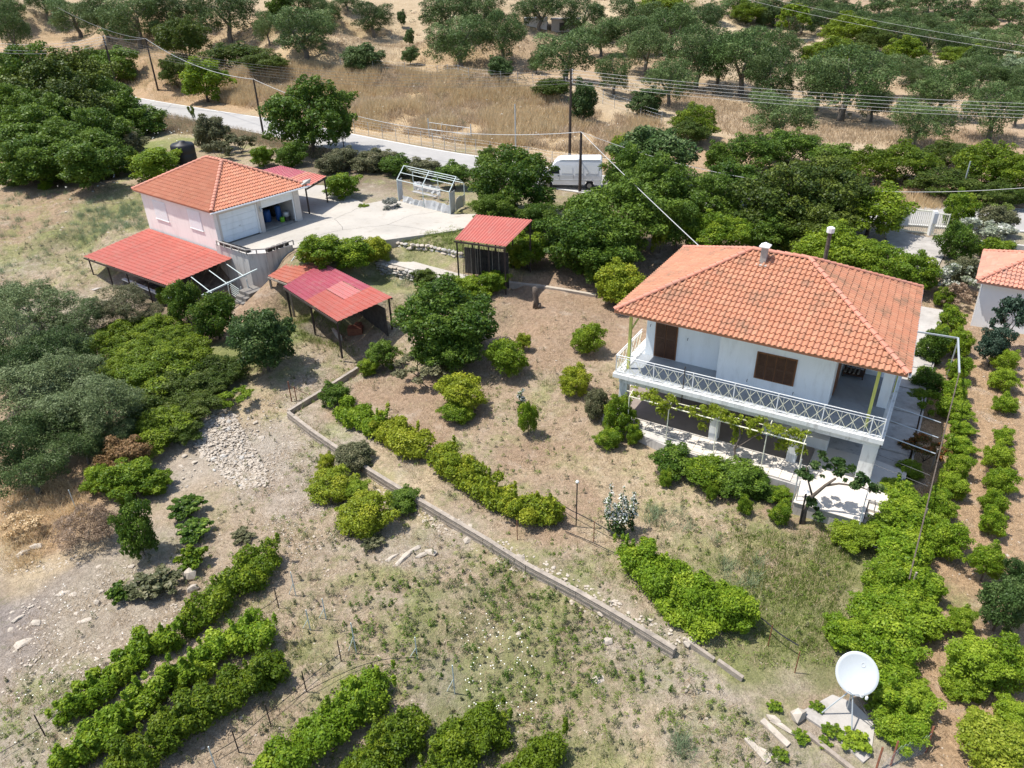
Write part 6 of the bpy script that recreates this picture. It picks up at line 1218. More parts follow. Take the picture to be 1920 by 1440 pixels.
(60,575,130,90,'olive','olivesilver','silvery olive tree at the left edge below the meadow'),(150,600,100,70,'olive','olivesilver','silvery olive crown nearest the carport'),(20,640,110,110,'olive','olivesilver','olive tree at the left edge, second from the top'),(100,660,120,90,'olive','olivedark','olive crown in the shaded middle of the left group'),(60,730,150,110,'olive','olivesilver','largest silvery olive of the lower left group'),(20,830,120,120,'olive','olivedark','dark olive at the left edge lowest in the group'),(90,810,120,90,'olive','olivedark','dark olive under the largest silvery one'),(195,765,130,110,'olive','olivesilver','grey green olive inside the bright thicket'),(215,820,80,60,'olive','olivesilver','lower crown of the grey green olive in the thicket'),
(235,625,90,50,'dome','mastic','upper left mound of the bright mastic thicket'),(300,620,90,46,'dome','mastic','top mound of the mastic thicket under the orange trees'),(190,660,90,60,'dome','mastic','left shoulder mound of the mastic thicket'),(270,670,120,70,'dome','mastic','broad middle mound of the mastic thicket'),(345,670,100,66,'dome','mastic','upper right mound of the mastic thicket'),(420,695,90,50,'dome','masticdark','brownish right tip mound of the mastic thicket'),(330,730,120,70,'dome','masticdark','dark central mound of the mastic thicket'),(250,725,100,60,'dome','mastic','bright mound left of the centre of the mastic thicket'),
(360,765,100,60,'dome','masticdark','shaded lower right mound of the mastic thicket'),(310,800,110,60,'dome','mastic','bottom mound of the mastic thicket near the red brown shrub'),(280,770,90,50,'dome','masticdark','lower dark mound between olive and thicket'),(395,725,80,50,'dome','masticdark','dark right mound of the mastic thicket'),(445,745,60,40,'loose','citrus','light leafy bush between the thicket and the stone heap'),(270,840,90,50,'dome','mastic','lowest bright mound of the thicket above the red brown shrub'),
(236,860,94,74,'round','rusty','red brown leafed shrub at the end of the thicket'),(195,900,70,60,'round','citrus','green left side of the red brown shrub'),(290,905,66,50,'round','citrus','green right side of the red brown shrub'),(240,905,110,64,'round','citrus','dark green foot of the red brown shrub'),
(155,990,110,90,'twigs','dead','leafless tan dead bush on the lower left slope'),(258,1002,76,110,'round','walnut','feathery green bush right of the dead tan bush'),(200,990,60,70,'twigs','dead','dead tan twigs leaning into the feathery bush'),(350,955,70,40,'weed','walnut','low weed clump right of the feathery bush'),(365,1000,70,40,'weed','walnut','spreading weed clump above the large white boulder'),(360,1050,60,50,'weed','citrus','green bramble beside the large white boulder'),(290,1100,90,50,'weed','scrub','grey green bramble under the feathery bush'),(225,1115,50,40,'weed','walnut','dark shaded bramble below the dead bush'),
(454,1005,44,22,'weed','scrub','small dry weed above the first vine row'),(40,990,60,50,'loose','grassdry','dry grass clump with white flowers at the left edge'),
# right side and house surroundings
(1462,930,46,34,'round','citrus','bright leafy bush at the end of the terrace wall'),(1600,1008,84,36,'round','citrus','bright bush under the patio retaining wall'),
(1262,872,84,34,'round','walnut','creeping shrub under the terrace edge, left part'),(1325,890,90,38,'round','citrus','creeping shrub under the terrace edge, bright middle part'),(1385,903,100,44,'round','walnut','creeping shrub under the terrace edge, right part'),(1432,922,56,34,'round','walnut','last dark creeping shrub before the patio bush'),
(1248,900,26,34,'round','citrus','dark grassy tuft under the left terrace shrub'),(1335,925,24,36,'round','citrus','narrow dark tuft below the middle terrace shrub'),(1396,955,30,40,'round','citrus','brown green tuft left of the patio wall'),(1462,968,40,46,'round','citrus','feathery tuft close to the patio wall corner'),
(1745,655,56,70,'round','walnut','dark flowering shrub on the path below the trellis bar'),(1740,715,56,56,'round','walnut','dark shrub beside the villa path steps'),(1718,745,40,30,'round','citrus','low bright plant at the villa path'),(1745,765,50,50,'loose','citrus','leafy plant between path and long beam'),(1735,850,70,60,'loose','redflower','orange red flowering shrub beside the path'),(1705,885,50,40,'round','citrus','green shrub below the orange red flowering one'),
(1850,440,90,66,'loose','whiteflower','white flowering oleander near the gate'),(1800,395,60,70,'round','citrus','light green shrub right of the gate'),(1800,455,70,80,'round','walnut','dark green shrub behind the white flowers'),(1795,520,70,60,'loose','whiteflower','white flowering shrub lower left of the oleander'),(1870,415,70,60,'round','scrub','spiky grey green shrub near the right edge'),
(1835,378,40,36,'loose','grassgreen','spiky yucca beside the metal pole'),(1880,400,40,36,'loose','grassgreen','spiky yucca further right'),(1800,510,60,60,'round','scrub','brown dry shrub left of the cottage roof'),(1792,552,50,50,'loose','dead','dry tan shrub at the foot of the brown one'),(1785,600,50,50,'round','citrus','green shrub beside the cottage wall'),
(1868,470,70,30,'round','citrus','citrus shrub behind the cottage roof'),(1770,560,36,40,'round','citrus','shrub against the path opposite the villa corner'),(1890,605,70,90,'loose','glaucous','bluish dark pear tree before the cottage wall'),(1865,650,60,70,'round','glaucous','lower half of the bluish dark tree'),
(1885,1130,90,110,'round','fig','fig tree with large leaves at the right edge'),(1910,1090,60,80,'round','fig','second fig crown at the right edge'),
# strip of vines right of the path
(1765,640,50,60,'round','vine','vine shrub just right of the trellis top'),(1800,645,50,54,'round','vine','vine bush beside the cottage corner'),(1800,690,52,50,'round','vine','vine bush below the cottage corner'),(1790,735,64,50,'round','vine','round vine bush by the long beam, upper'),(1790,772,70,46,'round','vine','round vine bush by the long beam, lower'),
(1805,805,54,34,'round','vine','small vine bush in the middle of the right strip'),(1800,838,66,46,'round','vine','vine bush with bright edge opposite the flowering shrub'),(1795,880,60,54,'round','vine','vine bush next below the bright edged one'),(1785,915,66,56,'round','vine','vine bush level with the patio steps'),(1760,955,76,60,'round','vine','vine bush right of the patio steps'),
(1680,925,70,50,'round','vine','vine mass covering the lower end of the path'),(1700,975,110,70,'round','vine','vine mass right below the patio steps'),(1650,1000,60,50,'round','vine','vine mass left of the strip below the steps'),(1775,1010,90,80,'round','vine','large round vine bush on the tan earth'),(1690,1040,100,80,'round','vine','dense vine mass in the middle of the strip'),(1725,1095,90,80,'round','vine','vine mass under the wooden beam end'),
(1660,1095,90,80,'round','vine','yellowish vine mass left of the wooden beam end'),(1650,1150,110,80,'round','vine','vine mass above and left of the dish'),(1720,1160,110,80,'round','vine','vine mass above and right of the dish'),(1590,1190,90,60,'round','vine','vine mass reaching left above the dish'),(1665,1205,110,70,'round','vine','vine mass directly behind the dish'),(1670,1260,90,60,'round','vine','vine mass right of the dish'),
(1700,1310,110,90,'round','vine','vine bush at lower right of the dish'),(1690,1365,100,80,'round','vine','lowest vine bush over the chain link fence'),(1800,1170,60,50,'round','vine','small vine linking the strip and the fig tree'),
(1884,680,50,46,'round','vine','vine in the right row beside the bluish tree'),(1880,715,56,46,'round','vine','bright vine in the right row near the white wall end'),(1885,762,50,40,'round','vine','low dark vine alone on tan earth'),(1882,822,46,36,'round','vine','vine at the top of the lower right row'),(1872,862,60,56,'round','vine','vine second in the lower right row'),(1875,905,64,56,'round','vine','vine third in the lower right row'),(1865,945,54,56,'round','vine','vine fourth in the lower right row'),
(1860,985,56,60,'round','vine','vine fifth in the lower right row'),(1850,1060,70,70,'round','vine','vine above the fig tree'),(1830,1240,130,100,'round','vine','large vine mass left of the fig tree foot'),(1880,1250,110,100,'round','vine','vine mass at the right edge under the fig'),(1800,1290,90,60,'round','vine','hanging vine over the straw patch'),(1860,1400,130,100,'round','vineyellow','bright yellowish vine in the bottom right corner'),(1900,1340,80,60,'round','vine','vine at the right edge above the corner vine')]
SH += [
(90,185,150,120,'big','pine','olive green tree filling the left mass just under the top crowns'),(0,265,90,100,'big','walnut','half crown cut by the left edge low in the left mass'),(140,215,140,110,'big','pine','broad crown right of centre in the left tree mass'),(55,262,140,100,'big','walnut','crown under the left edge tree in the left mass'),(215,215,90,70,'round','walnut','crown where the left mass meets the road'),
(130,285,140,90,'big','walnut','broad low crown in the middle of the left mass foot'),(40,325,90,56,'round','walnut','bush at the lower left foot of the dark mass'),(205,300,90,70,'round','walnut','bush at the right foot of the dark mass'),(235,270,70,50,'round','scrub','dusty bush between dark mass and water tank'),
(1130,480,130,80,'big','walnut','lowest crown of the big green mass above its shadow'),(1390,345,110,80,'round','walnut','crown between the hedge end and the green mass'),
(1520,435,130,80,'big','pine','low dark crown right of the great dark tree'),(1540,330,110,70,'round','pine','dark top crown above the driveway tree'),
(130,765,140,100,'olive','olivesilver','silvery crown between the largest olive and the thicket'),(35,690,120,100,'olive','olivedark','dark crown at the left edge in the middle of the left group'),(125,705,110,90,'olive','olivesilver','grey crown above the thicket left shoulder'),(155,835,80,70,'olive','olivedark','small dark crown at the thicket foot'),(55,885,120,70,'olive','olivedark','lowest dark crown over the dry bank'),(0,560,80,80,'olive','olivesilver','crown at the left edge under the meadow'),
(300,700,140,80,'dome','mastic','wide bright mound in the very middle of the thicket'),(385,700,100,60,'dome','masticdark','brownish mound near the right tip of the thicket'),(230,700,90,60,'dome','mastic','bright mound by the left olive of the thicket'),(325,645,100,50,'dome','mastic','mound just below the top mound of the thicket'),(345,815,70,50,'dome','masticdark','small dark mound facing the stone heap'),
(450,270,60,40,'loose','scrub','loose scrub right of the water tank'),(620,310,60,40,'round','scrub','brown scrub above the rear carport'),(720,300,60,34,'round','scrub','brown scrub against the road above the greenhouse'),
(1180,60,90,60,'olive','olive','olive between the ruined hut and the dense grove'),(1350,100,90,80,'olive','olivedark','dark olive filling the centre of the grove'),(1240,18,90,50,'dome','mastic','bright green thicket at the top edge above the grove'),
(1540,150,90,80,'olive','olivedark','dark olive left of the largest right hand olive'),(1640,130,90,70,'olive','olive','olive behind the largest right hand one'),]
for q in SH:
    cx, cy, w_, h_, cr_, lf, lab = q[:7]; w_ = w_*(.88 if (lf == 'vine' and cx > 1740) else 1); nm = q[7] if len(q) > 7 else None; ct = q[8] if len(q) > 8 else None
    if nm is None:
        if 'tree' in lab or 'crown' in lab: nm, ct = 'tree', 'tree'
        elif 'vine' in lab and lf.startswith('vine'): nm, ct = 'grape_vine', 'vine'
        else: nm, ct = 'shrub', 'shrub'
    if cr_ == 'olive' and ('olive' in lab or 'crown' in lab): nm, ct = 'olive_tree', 'olive tree'
    trk = 'tree' if nm in ('tree', 'leafy_tree', 'young_tree') and cr_ in ('big', 'round', 'loose') else 'stem'
    if cr_ == 'olive': trk = 'olive'; 
    k_ = {'tree': .62, 'olive': .7, 'stem': .45}[trk]
    if cr_ == 'big': k_ = .5
    if lf in ('lemon', 'citrus', 'orange') and trk == 'tree' and w_ < 110: k_ = .55
    plant(cx, cy, w_, h_, cr_, lf, lab, nm, ct, k_, trk)

# ---- vine rows: continuous hedges along a line
def vine_row(px, width, height, n, leaf, label, lf='vine', name='vine_row', seed=1, taper=True, posts=True, narrow=1.0):
    P = [at(*q, height*.5) for q in px]; P = smooth([(p[0], p[1], h1(p[0], p[1])) for p in P], 1); D = densify([tuple(p) for p in P], width*.45); r = random.Random(seed)
    o0 = D[0]; t = thing(name, label, 'vine row', tuple(o0)); lumps = []
    for i, p in enumerate(D):
        f = i/(len(D)-1); tp = 1 if not taper else min(1, .55+2.2*min(f, 1-f)*2)
        w_ = width*.5*tp*r.uniform(.8, 1.15); hh = height*.5*tp*r.uniform(.8, 1.15)
        lumps.append((p[0]-o0[0]+r.uniform(-.2, .2), p[1]-o0[1]+r.uniform(-.2, .2), p[2]-o0[2]+hh*.85, w_*.85, w_*.85, hh*.85))
        for q in range(6): a = r.uniform(0, 6.3); s = w_*r.uniform(.22, .55); lumps.append((p[0]-o0[0]+math.cos(a)*w_*.78, p[1]-o0[1]+math.sin(a)*w_*.78, p[2]-o0[2]+hh*r.uniform(.4, 1.85), s, s, s*.8))
    for p in D:
        for q in range(3):
            if r.random() < .6: lumps.append((p[0]-o0[0]+r.uniform(-.5, .5)*width, p[1]-o0[1]+r.uniform(-.5, .5)*width, p[2]-o0[2]+height*r.uniform(.7, 1.15), .07, .07, r.uniform(.12, .3)))
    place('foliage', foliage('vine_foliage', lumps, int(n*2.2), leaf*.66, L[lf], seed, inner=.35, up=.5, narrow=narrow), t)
    mb = MB()
    for i, p in enumerate(D[::2]): q = Vector(p)-Vector(o0); mb.tube([q+Vector((0, 0, -.1)), q+Vector((.05, .03, height*.5))], .03, 5)
    mb.build('stem', M['bark'], t)
    return t
vine_row([(500,1040),(470,1070),(430,1100),(385,1135),(355,1165)], 1.3, 1.0, 9000, .055, 'isolated bright row of bushy vines at the top of the front plot', 'mastic', seed=2)
vine_row([(325,1190),(280,1210),(240,1240),(195,1280),(150,1310),(125,1330)], .85, .85, 8000, .062, 'first front vine row with a thin trailing end on the left', seed=3)
vine_row([(490,1180),(440,1195),(400,1205)], 1.2, 1.0, 5000, .06, 'short vine clump between the isolated row and the second row', seed=4)
vine_row([(380,1240),(330,1270),(280,1300),(230,1345),(180,1390),(120,1440)], 0.95, .95, 13000, .06, 'second long front vine row from the left', seed=5)
vine_row([(510,1245),(470,1270),(410,1300),(350,1345),(290,1390),(220,1445)], 1.2, 1.05, 16000, .056, 'third and widest front vine row', 'mastic', seed=6)
vine_row([(710,1300),(670,1320),(620,1360),(570,1395),(500,1440)], 1.3, 1.15, 14000, .055, 'fourth front vine row running to the bottom edge', 'vine', seed=7)
vine_row([(770,1370),(730,1390),(690,1430),(670,1470)], 1.35, 1.1, 11000, .05, 'fifth front vine row, short, at the bottom edge', 'mastic', seed=8)
vine_row([(925,1345),(880,1385),(840,1425),(820,1470)], 1.4, 1.2, 13000, .05, 'sixth front vine row with a dark hollow, bottom centre', 'mastic', seed=9)
vine_row([(1030,1405),(1000,1440),(980,1470)], 1.2, 1.1, 7000, .05, 'last front vine clump at the bottom edge right of centre', 'mastic', seed=10)
vine_row([(645,765),(680,785),(715,805)], 1.3, .95, 6000, .07, 'bright bushes inside the garden wall, left part of the hedge line', 'vine', seed=11)
vine_row([(720,800),(750,815),(778,835)], 1.6, 1.15, 7500, .065, 'dense yellow green bush in the garden hedge line', 'lemon', seed=12)
vine_row([(815,855),(860,880),(900,905),(950,940),(1000,960),(1035,955)], 1.45, 1.05, 19000, .06, 'long yellow green vine row above the garden wall', 'lemon', seed=13)
vine_row([(1190,1040),(1225,1065),(1270,1090),(1320,1125),(1380,1160)], 1.55, 1.15, 20000, .055, 'vine row between the white flowers and the hose', 'vine', seed=14)
vine_row([(1240,1120),(1290,1150),(1330,1175)], 1.0, .7, 5000, .055, 'lower shaded fringe of the vine row by the hose', 'vine', seed=15)
vine_row([(1690,920),(1720,985),(1700,1050),(1690,1120),(1660,1200),(1670,1280),(1690,1360)], 1.3, 1.1, 26000, .06, 'backbone of the vine strip running from the path to the bottom right', 'vine', seed=16)
# weeds on the ground at the dish
for i, (cx, cy, w_, h_, lab) in enumerate([(1452,1330,30,24,'low weed patch above the pale kerb stones'),(1500,1392,36,24,'leafy weeds between the stones and the beam'),(1560,1375,40,40,'bright weed at the corner of the dish pad'),(1600,1400,60,30,'row of weeds along the beam below the pad'),(1462,1418,36,36,'weed patch among the thin stones'),(1530,1335,30,20,'weed tuft above the boulder'),(1640,1320,50,40,'grassy weed right of the dish legs'),(1545,1395,30,20,'small weed cushion over the beam')]):
    plant(cx, cy, w_*.95, h_*.6, 'weed', 'citrus', lab, 'weed_clump', 'weeds', .35)
# vine on the pergola
def pergola_vine():
    t = H.thing('climbing_vine', 'bright yellow green grape vine draped along the pergola before the balcony', 'vine'); r = random.Random(4); lumps = []; a = -4.6
    while a < 3.3:
        dens = 1 if (-4.6 < a < -2.4 or -1.8 < a < 3.3) else .5
        for q in range(2): s = r.uniform(.1, .22)*dens; lumps.append((a+r.uniform(-.15, .15), -5.6+r.uniform(-.35, .3), PZ+r.uniform(-.05, .28), s*1.3, s, s*.75))
        a += r.uniform(.16, .3)
    for c0 in (-3.0, -1.1, .4, 1.2, 2.4, 3.0):
        for q in range(5): s = r.uniform(.1, .2); lumps.append((c0+r.uniform(-.25, .25), -5.75+r.uniform(-.2, .2), PZ-.1-q*r.uniform(.08, .2), s*1.2, s, s*1.2))
    place('foliage', foliage('pergola_foliage', lumps, 5600, .05, L['vineyellow'], 77, inner=.6, jitter=1.3, up=.3), t)
    mb = MB(); mb.tube([(.9, -6.5, -.2), (.75, -6.2, .6), (.5, -6.0, 1.2), (.65, -5.9, 1.8), (.5, -5.8, PZ)], [.06, .05, .045, .04, .03], 6); mb.tube([(.5, -6.0, 1.2), (1.2, -5.9, 2.0), (1.6, -5.8, PZ)], [.03, .025, .02], 5); mb.build('stem', M['bark'], t)
pergola_vine()
def patio_tree():
    t = H.thing('small_tree', 'small dark leaved tree with a bent trunk leaning over the patio wall', 'tree'); r = random.Random(12); mb = MB()
    mb.tube([(4.0, -8.0, -.4), (3.95, -7.95, .6), (4.1, -7.85, 1.3), (4.45, -7.7, 1.85), (4.75, -7.6, 2.25)], [.11, .09, .075, .06, .045], 8)
    mb.tube([(4.45, -7.7, 1.85), (4.9, -7.6, 2.05), (5.5, -7.5, 2.1), (6.0, -7.4, 2.0)], [.05, .04, .03, .015], 6); mb.tube([(4.1, -7.85, 1.3), (3.8, -7.7, 1.9), (3.6, -7.5, 2.4)], [.045, .03, .015], 6); mb.build('trunk', M['bark'], t, True)
    lumps = []
    for cx, cy, cz, sp, n in ((4.2, -7.3, 2.5, .5, 12), (4.9, -7.2, 2.5, .45, 9), (5.6, -7.4, 2.25, .4, 9), (6.1, -7.4, 2.0, .25, 4), (3.8, -7.6, 2.0, .3, 5), (4.1, -7.9, 1.1, .22, 5), (4.5, -8.0, .6, .25, 5)):
        for _ in range(n): q = r.uniform(.07, .17); lumps.append((cx+r.gauss(0, sp*.6), cy+r.gauss(0, sp*.5), cz+r.gauss(0, sp*.35), q*1.3, q*1.2, q*.8))
    place('crown', foliage('patio_tree_crown', lumps, 4200, .055, L['fig'], 222, inner=.8, jitter=1.3), t)
patio_tree()
# hollyhocks with white flowers
def hollyhock(px, py, ty, label, n=260, w_=.16):
    g, h = up_to(px, py, px, ty); r = random.Random(int(px)); t = thing('white_hollyhock', label, 'flower', tuple(g))
    mb = MB(); mb.tube([(0, 0, 0), (.03, 0, h)], .012, 4); mb.build('stem', M['bark'], t)
    lumps = [(r.uniform(-w_, w_)*.6, r.uniform(-w_, w_)*.6, h*q/9, w_*(1.15-q/12), w_*(1.15-q/12), h*.1) for q in range(1, 10)]
    place('leaves', foliage('hollyhock_leaves', lumps, n, .05, L['fig'], px, inner=.6), t)
    place('flowers', foliage('hollyhock_flowers', [(x, y, z, a*1.12, b*1.12, c_) for x, y, z, a, b, c_ in lumps[3:]], int(n*.8), .035, L['flowerwhite'], px+1, inner=.2), t)['kind'] = 'stuff'
for a in ((1140,1000,918,'left most stalk of the white hollyhock clump'),(1152,1005,945,'short second stalk of the white hollyhocks'),(1162,1008,922,'tallest central stalk of the white hollyhocks'),(1170,1000,940,'fourth stalk of the white hollyhock clump'),(1184,992,930,'right most stalk of the white hollyhocks'),(978,765,735,'slim pale stalk behind the centre garden citrus')): hollyhock(*a, w_=.2)

# ================================================================== scattered ground cover
def scatter(px_poly, n, seed):
    """random ground points inside a polygon given by photograph pixels"""
    poly = np.array([at(*p)[:2] for p in px_poly]); r = np.random.default_rng(seed); lo, hi = poly.min(0), poly.max(0); out = np.zeros((0, 2))
    while len(out) < n:
        q = lo+r.random((n*2, 2))*(hi-lo); out = np.concatenate([out, q[inpoly(q[:, 0], q[:, 1], poly)]])
    return out[:n]
def grass(name, pts, h, blades, leafm, seed, spread=.12, wd=.012, lean=.35, by_green=None, hvar=.5):
    r = np.random.default_rng(seed); P = np.repeat(pts, blades, 0); n = len(P); P = P+r.normal(size=(n, 2))*spread; z = hgt(P[:, 0], P[:, 1])+.0
    hh = h*(1-hvar+2*hvar*r.random(n)); a = r.random(n)*6.283; ln = lean*hh*(r.random(n)+.3); b = r.random(n)*6.283; w_ = wd*(.6+.8*r.random(n))
    B = np.stack([P[:, 0], P[:, 1], z-.02], 1); side = np.stack([np.cos(a)*w_, np.sin(a)*w_, np.zeros(n)], 1); T = B+np.stack([np.cos(b)*ln, np.sin(b)*ln, hh], 1); Md = B+np.stack([np.cos(b)*ln*.4, np.sin(b)*ln*.4, hh*.6], 1)
    V = np.stack([B-side, B+side, Md+side*.8, T, Md-side*.8], 1).reshape(-1, 3); i = np.arange(n)*5
    F = np.stack([np.stack([i, i+1, i+2, i+4], 1), np.stack([i+4, i+2, i+3, i+3], 1)], 1).reshape(-1, 4)
    Fq = np.stack([i, i+1, i+2, i+4], 1)
    # widest quads plus pointed tips as narrow quads
    V2 = np.stack([B-side, B+side, T+side*.25, T-side*.25], 1).reshape(-1, 3); i = np.arange(n)*4; Fq = np.stack([i, i+1, i+2, i+3], 1); rr = r.random(n); cc = np.repeat(r.random(len(pts)), blades)
    o = place(name, npmesh(name, V2, Fq, leafm, rr, cc)); return tag(o, kind='stuff')
def low_leaves(name, pts, rad, nl, leafsz, leafm, seed, h=.12, z=0):
    r = np.random.default_rng(seed); k = np.repeat(np.arange(len(pts)), nl); sz = (.5+r.random(len(pts)))[k]; d = r.normal(size=(len(k), 3)); d /= np.linalg.norm(d, axis=1)[:, None]; d[:, 2] = abs(d[:, 2])
    x = pts[k, 0]+d[:, 0]*rad*sz*r.random(len(k))**.5; y = pts[k, 1]+d[:, 1]*rad*sz*r.random(len(k))**.5; zz = hgt(x, y)+d[:, 2]*h*sz+.01; p = np.stack([x, y, zz], 1)
    nrm = r.normal(size=p.shape)*.6; nrm[:, 2] += 1; nrm /= np.linalg.norm(nrm, axis=1)[:, None]; a = np.cross(nrm, r.normal(size=p.shape)); a /= np.linalg.norm(a, axis=1)[:, None]; b = np.cross(nrm, a); s = leafsz*(.5+r.random(len(p)))[:, None]
    V = np.stack([p-a*s*1.5, p-b*s*.5, p+a*s*1.5, p+b*s*.5], 1).reshape(-1, 3); F = np.arange(len(p)*4).reshape(-1, 4)
    return tag(place(name, npmesh(name, V, F, leafm, r.random(len(p)), r.random(len(pts))[k])), kind='stuff')
EXCL = [[H.w(a, b)[:2] for a, b in ((-6.4, -6.5), (3.4, -6.6), (3.4, -7.8), (7.2, -7.8), (7.4, 15), (-5.5, 5))], [G.w(a, b)[:2] for a, b in yp], [G.w(a, b)[:2] for a, b in ((-.2, -.2), (7.3, -.2), (7.3, 9.4), (-.2, 9.4))]]
def keepout(p, gmin=None, gpow=1):
    m = np.ones(len(p), bool)
    for e in EXCL: m &= ~inpoly(p[:, 0], p[:, 1], np.array([(q[0], q[1]) for q in e]))
    if gmin is not None: m &= (zone(p[:, 0], p[:, 1])[:, 3] > gmin+np.random.default_rng(3).random(len(p))*.5)
    return p[m]
FIELD = [(0,1200),(420,960),(560,760),(700,900),(960,1040),(1280,1220),(1500,1440),(1500,1500),(0,1500)]
GARD = [(560,745),(700,660),(930,540),(1140,560),(1180,700),(1220,850),(1480,940),(1600,1010),(1560,1250),(1400,1260),(1270,1190),(1000,1030),(760,895)]
MID = [(470,560),(740,560),(720,650),(640,730),(540,760),(450,930),(380,760),(450,690)]
MEAD = [(0,360),(260,350),(280,430),(160,490),(200,560),(0,560)]
def patchy(p, s, c, k): return p[(vnoise(p[:, 0], p[:, 1], s, k)+.35*vnoise(p[:, 0], p[:, 1], s*.3, k+1)) > c]
WEED = patchy(keepout(np.concatenate([scatter(FIELD, 4200, 1), scatter(GARD, 2400, 2), scatter(MID, 500, 3)]), .12), 2.2, .55, 31)
low_leaves('low_weeds', WEED, .13, 26, .022, L['grassgreen'], 5, .14)
W2_ = keepout(np.concatenate([scatter(FIELD, 1300, 11), scatter(GARD, 700, 12), scatter(MID, 300, 13), scatter(MEAD, 300, 14)]), .05)
low_leaves('tall_weeds', W2_, .09, 34, .024, L['scrub'], 6, .3)
low_leaves('green_weeds', keepout(scatter([(650,1080),(900,1020),(1250,1180),(1260,1300),(900,1320),(640,1250)], 260, 31), .1), .1, 36, .026, L['walnut'], 8, .3)
grass('green_grass', keepout(np.concatenate([patchy(scatter(FIELD, 4500, 21), 2.6, .72, 41), patchy(scatter(GARD, 4500, 22), 2.4, .75, 43), scatter([(540,580),(600,580),(700,650),(660,670),(570,640)], 1300, 23), scatter([(730,445),(860,425),(870,470),(740,470)], 500, 25), scatter([(1380,1000),(1600,1000),(1600,1200),(1430,1250)], 1100, 26)]), .2), .16, 9, L['grassgreen'], 9, .12, .009)
grass('blue_green_grass', keepout(np.concatenate([scatter([(150,395),(265,380),(275,430),(150,470),(110,450)], 110, 41), scatter(MEAD, 60, 42), scatter([(1340,1010),(1440,1060),(1400,1110),(1320,1060)], 12, 43), scatter([(840,520),(720,510),(760,570)], 22, 44), scatter([(1180,940),(1330,980),(1300,1000),(1170,970)], 12, 45), scatter([(1250,1380),(1310,1400),(1280,1440)], 8, 46)])), .3, 46, L['grassblue'], 10, .13, .009, .9)
grass('dry_grass', keepout(np.concatenate([scatter(FIELD, 5200, 51), scatter(GARD, 5200, 52), scatter(MID, 1500, 53), scatter(MEAD, 2200, 54), scatter([(1720,950),(1830,560),(1920,700),(1920,1250),(1820,1440),(1700,1440)], 1500, 55)])), .13, 7, L['grasspale'], 11, .13, .008, 1.2)
GS = [(400,190),(430,140),(640,130),(1000,175),(1240,235),(1240,290),(1120,290),(900,275),(640,235)]
gs_ = scatter(GS, 17000, 61); gm_ = vnoise(gs_[:, 0], gs_[:, 1], 4, 91)+.4*vnoise(gs_[:, 0], gs_[:, 1], 1.2, 92)
grass('golden_grass', gs_[gm_ > .62], .8, 9, L['grassdry'], 12, .3, .03, .5); grass('golden_grass', gs_[(gm_ <= .62) & (gm_ > .38)], .5, 9, L['grasspale'], 18, .35, .03, .8)
low_leaves('green_scrub', patchy(scatter(GS, 900, 93), 6, .9, 94), .5, 30, .06, L['scrub'], 95, .5)
grass('golden_grass', scatter([(180,80),(420,110),(480,180),(300,190),(230,150)], 1500, 62), .5, 8, L['grassdry'], 13, .3, .02, .4)
grass('golden_grass', scatter([(0,930),(120,900),(180,960),(60,1060),(0,1080)], 350, 63), .28, 14, L['grassdry'], 14, .15, .01, .9)
grass('dry_grass', np.concatenate([scatter([(0,70),(200,60),(700,30),(1000,90),(1000,130),(640,120),(420,100),(0,110)], 4500, 64), scatter([(1180,180),(1400,260),(1900,290),(1900,250),(1500,230),(1300,170)], 3500, 65)]), .35, 6, L['grasspale'], 15, .4, .03, .6)
grass('dry_grass', scatter([(250,240),(480,270),(620,300),(640,290),(420,240),(300,215)], 1600, 66), .45, 9, L['grasspale'], 16, .25, .014, .6)
grass('dry_grass', scatter([(1690,390),(1760,395),(1760,380),(1620,360)], 300, 67), .6, 9, L['grassdry'], 17, .3, .02, .5)
HILL = [(0,0),(1920,0),(1920,290),(1400,270),(1180,230),(1000,165),(640,125),(420,105),(0,110)]
hp = scatter(HILL, 3200, 81); hp = hp[(vnoise(hp[:, 0], hp[:, 1], 9, 21) > .45)]
low_leaves('dry_scrub', hp, .9, 26, .11, L['grasspale'], 82, .35); low_leaves('green_scrub', hp[::4]+1.3, .7, 26, .1, L['scrub'], 83, .4)
gh_ = scatter([(1180,0),(1920,0),(1920,140),(1560,150),(1400,60)], 1500, 88); low_leaves('green_scrub', patchy(gh_, 14, .72, 89), 1.3, 34, .12, L['masticdark'], 90, .7)
low_leaves('bank_scrub', scatter([(215,225),(480,275),(640,310),(880,335),(880,320),(640,290),(420,240),(215,195)], 700, 84), .45, 30, .05, L['scrub'], 85, .45)
low_leaves('grass_bank', scatter([(735,450),(860,425),(870,480),(735,462)], 260, 86), .25, 26, .03, L['grassgreen'], 87, .2)
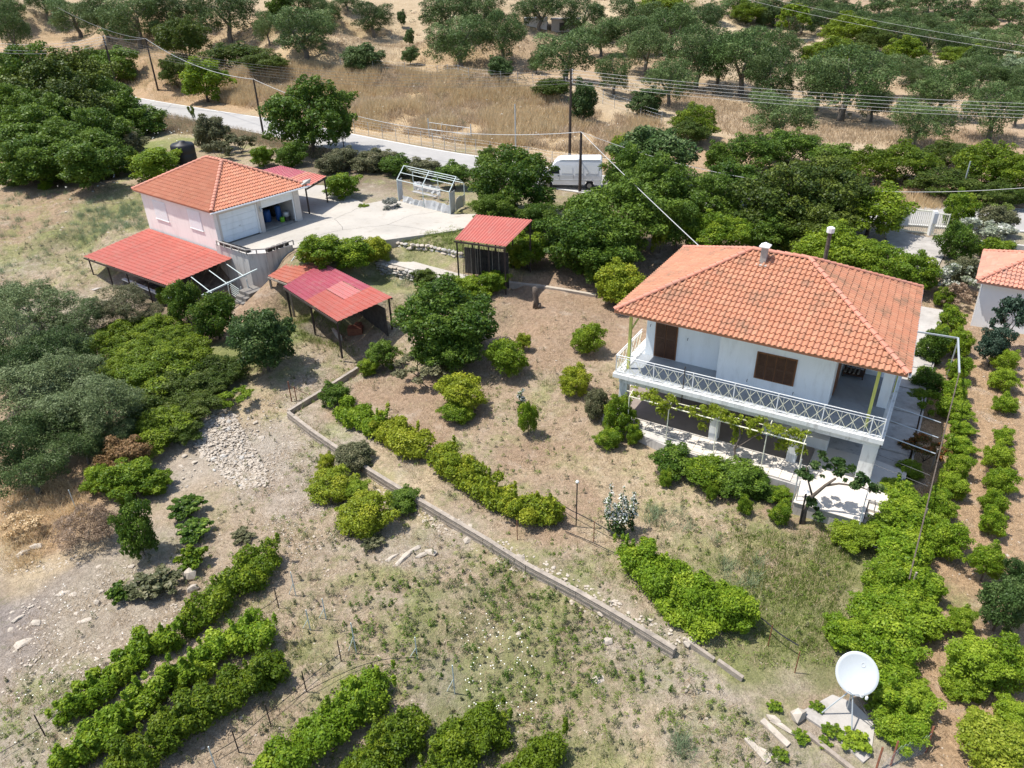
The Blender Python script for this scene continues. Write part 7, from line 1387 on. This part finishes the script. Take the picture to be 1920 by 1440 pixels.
# white umbel flowers in the dry grass
fp = np.concatenate([scatter(GS, 110, 71), scatter([(100,340),(260,330),(260,360),(120,390)], 26, 72), scatter([(10,940),(60,930),(60,980),(10,1000)], 30, 73), scatter([(210,255),(300,230),(450,290),(420,310)], 40, 74), scatter([(1380,325),(1500,330),(1680,350),(1600,360)], 40, 75), scatter([(860,1150),(1000,1160),(1010,1360),(880,1350)], 90, 76), scatter([(100,1060),(400,1300),(100,1440),(0,1400)], 80, 77)])
mbv = MB(); rr_ = random.Random(8)
for x, y in fp:
    far_ = y > 40; h = rr_.uniform(.5, 1.0) if far_ else rr_.uniform(.08, .2); s = rr_.uniform(.04, .1) if far_ else .022; z = h1(x, y)+h
    mbv.add([(x+s*math.cos(q*1.047), y+s*math.sin(q*1.047), z+s*.2*math.cos(q*2)) for q in range(6)], [tuple(range(6))]); 
tag(mbv.build('white_flowers', M['petal']), kind='stuff')
# loose stones over the soil
def pebbles(px_poly, n, seed, s0, s1, m='stonepale'):
    pts = keepout(scatter(px_poly, n, seed)); r = random.Random(seed); z = hgt(pts[:, 0], pts[:, 1]); mb = MB(); base = [rock(i, .45) for i in range(8)]
    for (x, y), zz in zip(pts, z):
        b = base[r.randrange(8)]; s = r.uniform(s0, s1)*(2 if r.random() < .06 else 1); a = r.uniform(0, 6.3); ca, sa = math.cos(a), math.sin(a)
        mb.add([(x+(v[0]*ca-v[1]*sa)*s, y+(v[0]*sa+v[1]*ca)*s, zz+v[2]*s*.8) for v in b.v], b.f)
    tag(mb.build('loose_stones', M[m]), kind='stuff')
pebbles([(470,740),(540,760),(700,1000),(640,1100),(420,960),(440,850)], 1500, 1, .015, .05)
pebbles(FIELD, 1700, 2, .012, .04); pebbles([(0,1060),(220,1030),(350,1150),(200,1260),(0,1330)], 800, 3, .02, .07); pebbles(GARD, 500, 4, .012, .035)
pebbles([(0,360),(260,350),(280,430),(160,540),(0,560)], 350, 5, .03, .08); pebbles([(700,900),(1000,1040),(1290,1200),(1250,1230),(960,1070),(700,930)], 500, 6, .03, .09)
pebbles([(1720,950),(1830,560),(1920,700),(1920,1250),(1820,1440),(1700,1440)], 400, 7, .015, .05)
print('plants', cnt[0], 'objects', len(bpy.data.objects), 'tris', sum(len(m.loop_triangles) if m.loop_triangles else 0 for m in bpy.data.meshes))
